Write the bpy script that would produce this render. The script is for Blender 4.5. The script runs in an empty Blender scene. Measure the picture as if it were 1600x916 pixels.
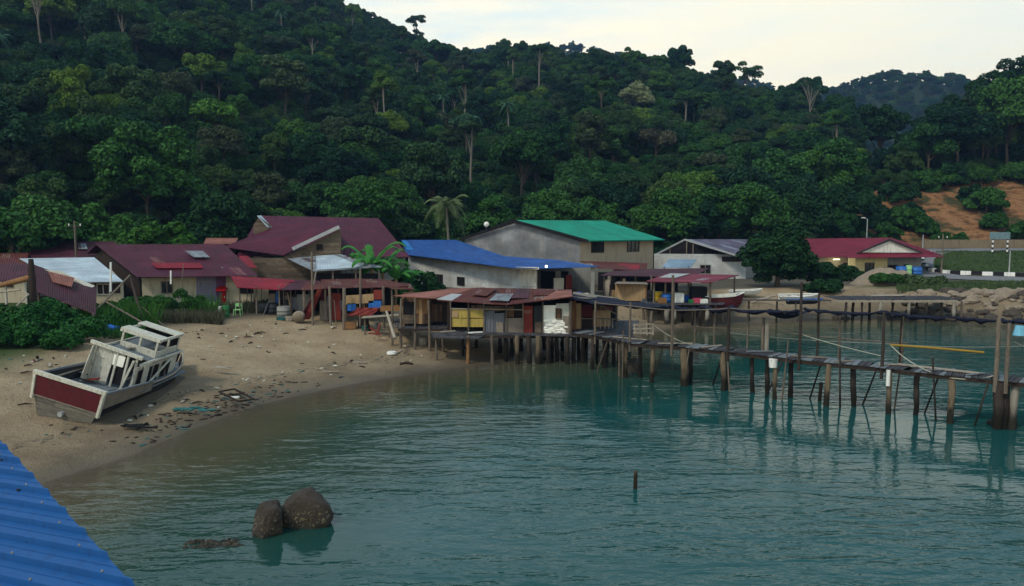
import bpy, math, random
import numpy as np
from mathutils import Vector, Matrix, noise
random.seed(7); np.random.seed(7)
R = math.radians
scene = bpy.context.scene
COL = scene.collection
FPX = 1244.0; HORIZON = 345.0; CAMZ = 9.0
PITCH = math.atan((458 - HORIZON) / FPX)
# ------------------------------------------------------------------ camera
cd = bpy.data.cameras.new('camera'); cam = bpy.data.objects.new('camera', cd); COL.objects.link(cam)
cam.location = (0, 0, CAMZ); cam.rotation_euler = (R(90) - PITCH, 0, 0)
cd.sensor_width = 36; cd.lens = FPX * 36 / 1600; cd.clip_end = 6000; cd.clip_start = 0.1
scene.camera = cam
scene.view_settings.view_transform = 'Standard'; scene.view_settings.look = 'None'
scene.view_settings.gamma = 1; scene.view_settings.use_curve_mapping = False
scene.view_settings.exposure = 0.6
scene.cycles.max_bounces = 5; scene.cycles.diffuse_bounces = 1; scene.cycles.glossy_bounces = 3
scene.cycles.transmission_bounces = 2; scene.cycles.volume_bounces = 0; scene.cycles.transparent_max_bounces = 8
scene.cycles.use_denoising = True; scene.cycles.caustics_reflective = False; scene.cycles.caustics_refractive = False

def N(nt, typ, ins=None, **props):
    n = nt.nodes.new(typ)
    for k, v in props.items(): setattr(n, k, v)
    for k, v in (ins or {}).items():
        s = n.inputs[k]
        if isinstance(v, bpy.types.NodeSocket): nt.links.new(v, s)
        else: s.default_value = v
    return n
def ramp(nt, fac, stops, interp='LINEAR'):
    n = N(nt, 'ShaderNodeValToRGB', {0: fac}); cr = n.color_ramp; cr.interpolation = interp
    while len(cr.elements) < len(stops): cr.elements.new(0.5)
    for e, (p, c) in zip(cr.elements, stops):
        e.position = p; e.color = (c[0], c[1], c[2], 1) if not isinstance(c, (int, float)) else (c, c, c, 1)
    return n.outputs[0]
def mixc(nt, fac, a, b, mode='MIX'):
    n = N(nt, 'ShaderNodeMix', data_type='RGBA', blend_type=mode)
    for i, v in ((0, fac), (6, a), (7, b)):
        if isinstance(v, bpy.types.NodeSocket): nt.links.new(v, n.inputs[i])
        else: n.inputs[i].default_value = v if i == 0 else (v[0], v[1], v[2], 1)
    return n.outputs[2]
def mth(nt, op, a, b=0.0, c=None):
    n = N(nt, 'ShaderNodeMath', operation=op)
    for i, v in enumerate((a, b) if c is None else (a, b, c)):
        if isinstance(v, bpy.types.NodeSocket): nt.links.new(v, n.inputs[i])
        else: n.inputs[i].default_value = v
    return n.outputs[0]
# ------------------------------------------------------------------ world: thin overcast over a clear sky
SUN_EL, SUN_AZ = 50, 225      # degrees; azimuth clockwise from +Y (view direction)
w = bpy.data.worlds.new('World'); scene.world = w; w.use_nodes = True; nt = w.node_tree; nt.nodes.clear()
sky = N(nt, 'ShaderNodeTexSky', sky_type='NISHITA', sun_disc=False, sun_elevation=R(SUN_EL), sun_rotation=R(SUN_AZ), dust_density=3.0, altitude=0)
tc = N(nt, 'ShaderNodeTexCoord').outputs['Generated']
sp = N(nt, 'ShaderNodeSeparateXYZ', {0: tc})
over = ramp(nt, sp.outputs[2], [(0.0, (9.3, 8.0, 5.4)), (0.14, (9.4, 8.2, 5.8)), (0.25, (8.9, 8.2, 6.2)), (0.35, (4.9, 6.4, 7.0)), (0.65, (2.5, 4.0, 5.3)), (1.0, (1.1, 1.7, 2.3))])
side = ramp(nt, mth(nt, 'MULTIPLY_ADD', sp.outputs[0], 0.5, 0.5), [(0.3, (0.9, 0.97, 1.08)), (0.56, (1, 1, 1)), (0.63, (0.94, 0.97, 0.99)), (0.8, (0.83, 0.90, 0.98))])
over = mixc(nt, 1.0, over, side, 'MULTIPLY')
mp = N(nt, 'ShaderNodeMapping', {0: tc, 'Scale': (3.0, 3.0, 16.0)})
cn = N(nt, 'ShaderNodeTexNoise', {'Vector': mp.outputs[0], 'Scale': 1.7, 'Detail': 5.0, 'Roughness': 0.55})
cl = ramp(nt, cn.outputs[0], [(0.44, 0.0), (0.66, 1.0)])
cloudmask = mth(nt, 'MULTIPLY', cl, ramp(nt, mth(nt, 'ADD', sp.outputs[0], 0.3), [(0.25, 0.95), (0.55, 0.35)]))
over = mixc(nt, cloudmask, over, (6.2, 7.2, 7.0))
col = mixc(nt, 0.94, sky.outputs[0], over)
bg = N(nt, 'ShaderNodeBackground', {0: col, 1: 0.1})
out = N(nt, 'ShaderNodeOutputWorld', {0: bg.outputs[0]})
# ------------------------------------------------------------------ sun, veiled by cloud
sd = bpy.data.lights.new('sun', 'SUN'); sd.energy = 1.5; sd.angle = R(11); sd.color = (1, 0.92, 0.76)
sun = bpy.data.objects.new('sun', sd); COL.objects.link(sun)
sv = Vector((math.sin(R(SUN_AZ)) * math.cos(R(SUN_EL)), math.cos(R(SUN_AZ)) * math.cos(R(SUN_EL)), math.sin(R(SUN_EL))))
sun.rotation_euler = sv.to_track_quat('Z', 'Y').to_euler(); sun.location = sv * 50 + Vector((0, 40, 0))

# ------------------------------------------------------------------ measuring from the photograph
cp, sp_ = math.cos(PITCH), math.sin(PITCH)
def ray(px, py):
    u = (px - 800) / FPX; v = (458 - py) / FPX
    return Vector((u, cp + v * sp_, -sp_ + v * cp))
def P(px, py, Y):
    d = ray(px, py); s = Y / d.y
    return Vector((d.x * s, Y, CAMZ + d.z * s))
def G(px, py, z=0.0):
    d = ray(px, py); s = (z - CAMZ) / d.z
    return Vector((d.x * s, d.y * s, z))
def onwall(p0, p1, px, py):
    d = ray(px, py); ex, ey = p1[0] - p0[0], p1[1] - p0[1]
    det = d.x * (-ey) + d.y * ex
    s = (p0[0] * (-ey) + p0[1] * ex) / det
    return Vector((d.x * s, d.y * s, CAMZ + d.z * s))
# ------------------------------------------------------------------ mesh building
ORIG = {}
class MB:
    def __init__(s): s.v = []; s.f = []; s.uv = []; s.m = []; s.sm = []
    def poly(s, pts, uvs=None, mi=0):
        b = len(s.v); s.v += [tuple(p) for p in pts]; s.f.append(list(range(b, b + len(pts))))
        s.uv.append(uvs or [(0, 0)] * len(pts)); s.m.append(mi); s.sm.append(False)
    def prism(s, pts, off, mi=0, uvs=None):      # polygon pts extruded by vector off
        off = Vector(off); pts = [Vector(p) for p in pts]; n = len(pts)
        if uvs is None:
            a = (pts[1] - pts[0]).normalized(); nn = (pts[1] - pts[0]).cross(pts[-1] - pts[0]).normalized(); b = nn.cross(a)
            uvs = [((p - pts[0]).dot(a), (p - pts[0]).dot(b)) for p in pts]
        s.poly(pts, uvs, mi); q = [p + off for p in pts]
        s.poly(q[::-1], uvs[::-1], mi)
        for i in range(n):
            j = (i + 1) % n; L = (pts[j] - pts[i]).length
            s.poly([pts[j], pts[i], q[i], q[j]], [(L, 0), (0, 0), (0, off.length), (L, off.length)], mi)
    def slab(s, A, B, C, D, t=0.04, mi=0):         # A top-left, B top-right, C bottom-right, D bottom-left; uv in metres
        A, B, C, D = map(Vector, (A, B, C, D)); n = (B - A).cross(D - A).normalized()
        if n.z > 0 and abs(n.z) > 0.02: n = -n
        du = (B - A).normalized(); lu, lv = max((B - A).length, (C - D).length), max((D - A).length, (C - B).length)
        o = random.random() * 50
        s.prism([A, B, C, D], n * t, mi, [(o, 0), (o + lu, 0), (o + lu, lv), (o, lv)])
    def box(s, c, size, rz=0, mi=0, M=None):
        hx, hy, hz = size[0] / 2, size[1] / 2, size[2] / 2; c = Vector(c)
        M = M or Matrix.Rotation(rz, 3, 'Z')
        for ax, sg in ((0, 1), (0, -1), (1, 1), (1, -1), (2, 1), (2, -1)):
            h = [hx, hy, hz]; a, b = [(1, 2), (0, 2), (0, 1)][ax]
            pts = []; uvs = []
            for sa, sb in ((-1, -1), (1, -1), (1, 1), (-1, 1)):
                p = [0, 0, 0]; p[ax] = sg * h[ax]; p[a] = sa * h[a]; p[b] = sb * h[b]
                pts.append(c + M @ Vector(p)); uvs.append((p[a], p[b]))
            if (sg < 0) != (ax == 1): pts.reverse(); uvs.reverse()
            s.poly(pts, uvs, mi)
    def beam(s, a, b, w=0.08, h=None, mi=0):
        a, b = Vector(a), Vector(b); d = b - a; L = d.length
        if L < 1e-4: return
        z = d.normalized(); x = z.cross(Vector((0, 0, 1)))
        x = x.normalized() if x.length > 0.05 else Vector((1, 0, 0)); y = z.cross(x)
        M = Matrix((x, y, z)).transposed()
        s.box((a + b) / 2, (w, h or w, L), M=M, mi=mi)
    def grid(s, rows, mi=0, smooth=True, closed=False):
        b = len(s.v); n = len(rows[0])
        for r in rows: s.v += [tuple(p) for p in r]
        for i in range(len(rows) - 1):
            for j in range(n if closed else n - 1):
                k = (j + 1) % n
                s.f.append([b + i * n + j, b + i * n + k, b + (i + 1) * n + k, b + (i + 1) * n + j])
                s.uv.append([(j * .3, i * .3), (j * .3 + .3, i * .3), (j * .3 + .3, i * .3 + .3), (j * .3, i * .3 + .3)]); s.m.append(mi); s.sm.append(smooth)
    def tube(s, pts, rads, n=8, mi=0, cap=True, smooth=True, jit=0.0):
        pts = [Vector(p) for p in pts]
        if not isinstance(rads, (list, tuple)): rads = [rads] * len(pts)
        rows = []; x = None
        for i, p in enumerate(pts):
            d = (pts[min(i + 1, len(pts) - 1)] - pts[max(i - 1, 0)]).normalized()
            if x is None: x = d.orthogonal().normalized()
            x = (x - d * x.dot(d)).normalized(); y = d.cross(x)
            rows.append([p + (x * math.cos(a) + y * math.sin(a)) * rads[i] * (1 + jit * random.uniform(-1, 1)) for a in [2 * math.pi * k / n for k in range(n)]])
        s.grid(rows, mi, smooth, True)
        if cap: s.poly(rows[0][::-1], None, mi); s.poly(rows[-1], None, mi)
    def build(s, name, mats, parent=None, origin=None):
        if not isinstance(mats, (list, tuple)): mats = [mats]
        if parent is not None: o0 = ORIG[parent.name]
        elif origin is not None: o0 = Vector(origin)
        else:
            a = np.array(s.v); o0 = Vector(((a[:, 0].min() + a[:, 0].max()) / 2, (a[:, 1].min() + a[:, 1].max()) / 2, a[:, 2].min()))
        me = bpy.data.meshes.new(name); me.from_pydata([tuple(Vector(v) - o0) for v in s.v], [], s.f)
        uvl = me.uv_layers.new(name='uv'); flat = [c for f in s.uv for u in f for c in u]
        uvl.data.foreach_set('uv', flat)
        me.polygons.foreach_set('material_index', s.m); me.polygons.foreach_set('use_smooth', s.sm)
        for m in mats: me.materials.append(m)
        o = bpy.data.objects.new(name, me); COL.objects.link(o)
        if parent is not None: o.parent = parent
        else: o.location = o0
        ORIG[o.name] = o0
        return o
def tag(o, label=None, cat=None, group=None, kind=None):
    if label: o['label'] = label
    if cat: o['category'] = cat
    if group: o['group'] = group
    if kind: o['kind'] = kind
    return o
def thing(name, label, cat, loc, group=None):
    o = bpy.data.objects.new(name, None); COL.objects.link(o); o.location = loc; o.empty_display_size = 0.3
    ORIG[o.name] = Vector(loc)
    return tag(o, label, cat, group)
def dup(root, loc=None, rot=None, scale=None, label=None, group=None):
    r = root.copy(); COL.objects.link(r)
    if loc is not None: r.location = loc
    if rot is not None: r.rotation_euler = rot
    if scale is not None: r.scale = scale
    if label: r['label'] = label
    if group: r['group'] = group
    for ch in root.children:
        c = ch.copy(); COL.objects.link(c); c.parent = r
        for g in ch.children:
            q = g.copy(); COL.objects.link(q); q.parent = c
    return r
def sheet(name, mat, parent, q, t=0.04):
    m = MB(); m.slab(*[P(*a) if not isinstance(a, Vector) else a for a in q], t=t); return m.build(name, mat, parent)
def wall(name, mat, parent, p0, p1, z0, zt0, zt1=None, apex=None, t=0.12):
    p0, p1 = Vector((p0[0], p0[1], 0)), Vector((p1[0], p1[1], 0)); zt1 = zt0 if zt1 is None else zt1
    L = (p1 - p0).length; e = (p1 - p0) / L; n = Vector((-e.y, e.x, 0))
    if n.y < 0: n = -n
    pts = [(0, z0), (L, z0), (L, zt1)] + ([(apex[0] * L, apex[1])] if apex else []) + [(0, zt0)]
    m = MB(); o = random.random() * 30
    m.prism([p0 + e * a + Vector((0, 0, b)) for a, b in pts], n * t, 0, [(a + o, b) for a, b in pts])
    return m.build(name, mat, parent)
def patch(name, mat, parent, line, pl, pr, pt, pb, proud=0.05, t=0.045, skew=0):
    p0, p1 = line; e = Vector((p1[0] - p0[0], p1[1] - p0[1], 0)).normalized(); n = Vector((e.y, -e.x, 0))
    if n.y > 0: n = -n
    q = [onwall(p0, p1, pl, pt + skew), onwall(p0, p1, pr, pt), onwall(p0, p1, pr, pb), onwall(p0, p1, pl, pb + skew)]
    m = MB(); o = random.random() * 30; lu = (q[1] - q[0]).length; lv = (q[3] - q[0]).length
    m.prism([a + n * proud for a in q], -n * t, 0, [(o, lv), (o + lu, lv), (o + lu, 0), (o, 0)])
    return m.build(name, mat, parent)
def window(parent, line, pl, pr, pt, pb, fm, pm, bars=1):
    p0, p1 = line; e = Vector((p1[0] - p0[0], p1[1] - p0[1], 0)).normalized(); n = Vector((e.y, -e.x, 0))
    if n.y > 0: n = -n
    a, b = onwall(p0, p1, pl, pt), onwall(p0, p1, pr, pb); z1, z0 = a.z, b.z; a.z = b.z = 0
    m = MB(); up = Vector((0, 0, 1)); w = 0.07; o = n * 0.05
    for z in (z0, z1): m.beam(a + up * z + o - e * w / 2, b + up * z + o + e * w / 2, w, 0.08)
    L = (b - a).length
    for k in range(bars + 2):
        q = a + e * L * k / (bars + 1); m.beam(q + up * (z0 + .04) + o, q + up * (z1 - .04) + o, w, 0.08)
    f = m.build('window', fm, parent)
    m = MB(); m.prism([a + up * z0 + n * .02, b + up * z0 + n * .02, b + up * z1 + n * .02, a + up * z1 + n * .02], -n * 0.015)
    m.build('pane', pm, f)
    return f
# ------------------------------------------------------------------ materials
def newmat(name):
    m = bpy.data.materials.new(name); m.use_nodes = True; nt = m.node_tree; nt.nodes.clear()
    out = N(nt, 'ShaderNodeOutputMaterial'); b = N(nt, 'ShaderNodeBsdfPrincipled'); nt.links.new(b.outputs[0], out.inputs[0])
    return m, nt, b, out
def setb(nt, b, **kw):
    for k, v in kw.items():
        k = {'col': 'Base Color', 'rough': 'Roughness', 'nrm': 'Normal', 'spec': 'Specular IOR Level', 'metal': 'Metallic', 'alpha': 'Alpha'}[k]
        s = b.inputs[k]
        if isinstance(v, bpy.types.NodeSocket): nt.links.new(v, s)
        elif isinstance(v, tuple): s.default_value = (v[0], v[1], v[2], 1)
        else: s.default_value = v
def tone(c, k): return (min(c[0] * k, 1), min(c[1] * k, 1), min(c[2] * k, 1))
def mplain(name, c, rough=0.7, var=0.35, scale=1.5, dirt=None, bump=0.15, spec=0.12):
    m, nt, b, _ = newmat(name); geo = N(nt, 'ShaderNodeNewGeometry').outputs['Position']
    n1 = N(nt, 'ShaderNodeTexNoise', {'Vector': geo, 'Scale': scale, 'Detail': 6.0, 'Roughness': 0.65})
    mp = N(nt, 'ShaderNodeMapping', {0: geo, 'Scale': (4, 4, 0.6)})
    n2 = N(nt, 'ShaderNodeTexNoise', {'Vector': mp.outputs[0], 'Scale': scale * 1.5, 'Detail': 4.0})
    col = mixc(nt, n1.outputs[0], tone(c, 1 - var), tone(c, 1 + var))
    d = dirt or tone(c, 0.4)
    col = mixc(nt, ramp(nt, n2.outputs[0], [(0.52, 0.0), (0.72, 0.65)]), col, d)
    bp = N(nt, 'ShaderNodeBump', {'Height': n1.outputs[0], 'Strength': bump, 'Distance': 0.05})
    setb(nt, b, col=col, rough=rough, nrm=bp.outputs[0], spec=spec); return m
def mcorr(name, cols, rust=(0.16, 0.06, 0.03), rustamt=0.5, pitch=0.2, patch=None, patchamt=0.12, rough=0.6, sheetvar=0.35, spec=0.12, strength=0.7):
    m, nt, b, _ = newmat(name); uv = N(nt, 'ShaderNodeUVMap').outputs[0]
    s = N(nt, 'ShaderNodeSeparateXYZ', {0: uv}); u, v = s.outputs[0], s.outputs[1]
    wv = mth(nt, 'SINE', mth(nt, 'MULTIPLY', u, 2 * math.pi / pitch))
    cu = mth(nt, 'FLOOR', mth(nt, 'DIVIDE', u, 0.82)); off = mth(nt, 'MULTIPLY', mth(nt, 'MODULO', cu, 3.0), 0.37)
    cv = mth(nt, 'FLOOR', mth(nt, 'ADD', mth(nt, 'DIVIDE', v, 2.3), off))
    cx = N(nt, 'ShaderNodeCombineXYZ', {0: cu, 1: cv})
    wn = N(nt, 'ShaderNodeTexWhiteNoise', {'Vector': cx.outputs[0]}, noise_dimensions='3D')
    r1 = wn.outputs['Value']; r2 = N(nt, 'ShaderNodeSeparateXYZ', {0: wn.outputs['Color']}).outputs[1]
    col = mixc(nt, r1, cols[0], cols[1])
    col = mixc(nt, mth(nt, 'MULTIPLY', r2, sheetvar), col, tone(cols[0], 0.45))
    if patch: col = mixc(nt, ramp(nt, r2, [(1 - patchamt, 0.0), (1 - patchamt + .01, 0.85)], 'CONSTANT'), col, patch)
    mp = N(nt, 'ShaderNodeMapping', {0: uv, 'Scale': (1.6, 0.45, 1)})
    n1 = N(nt, 'ShaderNodeTexNoise', {'Vector': mp.outputs[0], 'Scale': 1.3, 'Detail': 8.0, 'Roughness': 0.68})
    rf = ramp(nt, n1.outputs[0], [(0.62 - 0.3 * rustamt, 0.0), (0.78 - 0.25 * rustamt, 0.9)])
    col = mixc(nt, rf, col, rust)
    n2 = N(nt, 'ShaderNodeTexNoise', {'Vector': uv, 'Scale': 7.0, 'Detail': 5.0})
    col = mixc(nt, mth(nt, 'MULTIPLY', n2.outputs[0], 0.45), col, tone(rust, 0.4))
    lap = ramp(nt, mth(nt, 'FRACT', mth(nt, 'ADD', mth(nt, 'DIVIDE', v, 2.3), off)), [(0.0, 1.0), (0.03, 0.0)])
    col = mixc(nt, mth(nt, 'MULTIPLY', lap, 0.5), col, tone(rust, 0.35))
    nf = N(nt, 'ShaderNodeTexNoise', {'Vector': uv, 'Scale': 0.45, 'Detail': 5.0, 'Roughness': 0.6}).outputs[0]; col = mixc(nt, ramp(nt, nf, [(0.35, 0.55), (0.5, 0.0)]), col, tone(cols[0], 0.5)); col = mixc(nt, ramp(nt, nf, [(0.52, 0.0), (0.72, 0.5)]), col, tone(cols[1], 1.7))
    bp = N(nt, 'ShaderNodeBump', {'Height': wv, 'Strength': strength, 'Distance': 0.035})
    bp2 = N(nt, 'ShaderNodeBump', {'Height': n1.outputs[0], 'Strength': 0.4, 'Distance': 0.2, 'Normal': bp.outputs[0]})
    setb(nt, b, col=col, rough=rough, nrm=bp2.outputs[0], spec=spec); return m
def mplank(name, c1, c2, width=0.2, vertical=False, gap=0.05, length=2.6):
    m, nt, b, _ = newmat(name); uv = N(nt, 'ShaderNodeUVMap').outputs[0]
    s = N(nt, 'ShaderNodeSeparateXYZ', {0: uv}); a, l = (s.outputs[0], s.outputs[1]) if vertical else (s.outputs[1], s.outputs[0])
    q = mth(nt, 'DIVIDE', a, width); row = mth(nt, 'FLOOR', q); fr = mth(nt, 'FRACT', q)
    seg = mth(nt, 'FLOOR', mth(nt, 'ADD', mth(nt, 'DIVIDE', l, length), mth(nt, 'MULTIPLY', row, 0.37)))
    wn = N(nt, 'ShaderNodeTexWhiteNoise', {'Vector': N(nt, 'ShaderNodeCombineXYZ', {0: row, 1: seg}).outputs[0]}, noise_dimensions='3D')
    mp = N(nt, 'ShaderNodeMapping', {0: uv, 'Scale': (9, 1.2, 1) if vertical else (1.2, 9, 1)})
    n1 = N(nt, 'ShaderNodeTexNoise', {'Vector': mp.outputs[0], 'Scale': 2.0, 'Detail': 7.0, 'Roughness': 0.7})
    col = mixc(nt, wn.outputs[0], c1, c2); col = mixc(nt, ramp(nt, n1.outputs[0], [(0.35, 0.7), (0.65, 0.0)]), col, tone(c1, 0.35))
    g = ramp(nt, fr, [(0.0, 1.0), (gap, 0.0)], 'LINEAR')
    col = mixc(nt, mth(nt, 'MULTIPLY', g, 0.9), col, (0.012, 0.010, 0.009))
    bp = N(nt, 'ShaderNodeBump', {'Height': mth(nt, 'SUBTRACT', n1.outputs[0], mth(nt, 'MULTIPLY', g, 1.5)), 'Strength': 0.5, 'Distance': 0.03})
    setb(nt, b, col=col, rough=0.8, nrm=bp.outputs[0], spec=0.08); return m
def mwood(name, c1, c2, wet=True):
    m, nt, b, _ = newmat(name); geo = N(nt, 'ShaderNodeNewGeometry').outputs['Position']
    rnd = N(nt, 'ShaderNodeObjectInfo').outputs['Random']
    mp = N(nt, 'ShaderNodeMapping', {0: geo, 'Scale': (7, 7, 1.1)})
    n1 = N(nt, 'ShaderNodeTexNoise', {'Vector': mp.outputs[0], 'Scale': 2.2, 'Detail': 7.0, 'Roughness': 0.7})
    col = mixc(nt, ramp(nt, n1.outputs[0], [(0.3, 0.0), (0.7, 1.0)]), c1, c2)
    col = mixc(nt, mth(nt, 'MULTIPLY', rnd, 0.6), col, tone(c1, 0.7))
    if wet:      # tide line: barnacles and algae keep the foot of a post dark
        z = N(nt, 'ShaderNodeSeparateXYZ', {0: geo}).outputs[2]
        n2 = N(nt, 'ShaderNodeTexNoise', {'Vector': geo, 'Scale': 3.0, 'Detail': 4.0})
        zz = mth(nt, 'ADD', z, mth(nt, 'MULTIPLY', n2.outputs[0], 0.9))
        col = mixc(nt, ramp(nt, zz, [(0.55, 1.0), (1.0, 0.0)]) if False else ramp(nt, mth(nt, 'DIVIDE', zz, 3.0), [(0.30, 0.93), (0.52, 0.0)]), col, (0.012, 0.012, 0.009))
    bp = N(nt, 'ShaderNodeBump', {'Height': n1.outputs[0], 'Strength': 0.6, 'Distance': 0.04})
    setb(nt, b, col=col, rough=0.85, nrm=bp.outputs[0], spec=0.08); return m
def mleaf(name, stops, var=0.35, trans=0.15, rough=0.5, scale=0.5):
    m, nt, b, out = newmat(name)
    oi = N(nt, 'ShaderNodeObjectInfo'); geo = N(nt, 'ShaderNodeNewGeometry')
    base = ramp(nt, oi.outputs['Random'], stops)
    n1 = N(nt, 'ShaderNodeTexNoise', {'Vector': geo.outputs['Position'], 'Scale': scale, 'Detail': 3.0})
    rp = geo.outputs['Random Per Island']
    k = mth(nt, 'ADD', mth(nt, 'MULTIPLY', n1.outputs[0], 1.0), mth(nt, 'MULTIPLY', rp, 0.5))
    k = mth(nt, 'ADD', k, 0.25); k = mth(nt, 'MULTIPLY', k, 0.78)
    kk = N(nt, 'ShaderNodeCombineColor', {0: k, 1: k, 2: k}).outputs[0]
    col = mixc(nt, 1.0, base, kk, 'MULTIPLY')
    setb(nt, b, col=col, rough=rough, spec=0.06)
    tr = N(nt, 'ShaderNodeBsdfTranslucent', {0: col})
    mx = N(nt, 'ShaderNodeMixShader', {0: trans, 1: b.outputs[0], 2: tr.outputs[0]})
    nt.links.new(mx.outputs[0], out.inputs[0]); return m
def mglow(name, c, s):
    m, nt, b, out = newmat(name); e = N(nt, 'ShaderNodeEmission', {0: (*c, 1), 1: s}); nt.links.new(e.outputs[0], out.inputs[0]); return m

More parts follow.
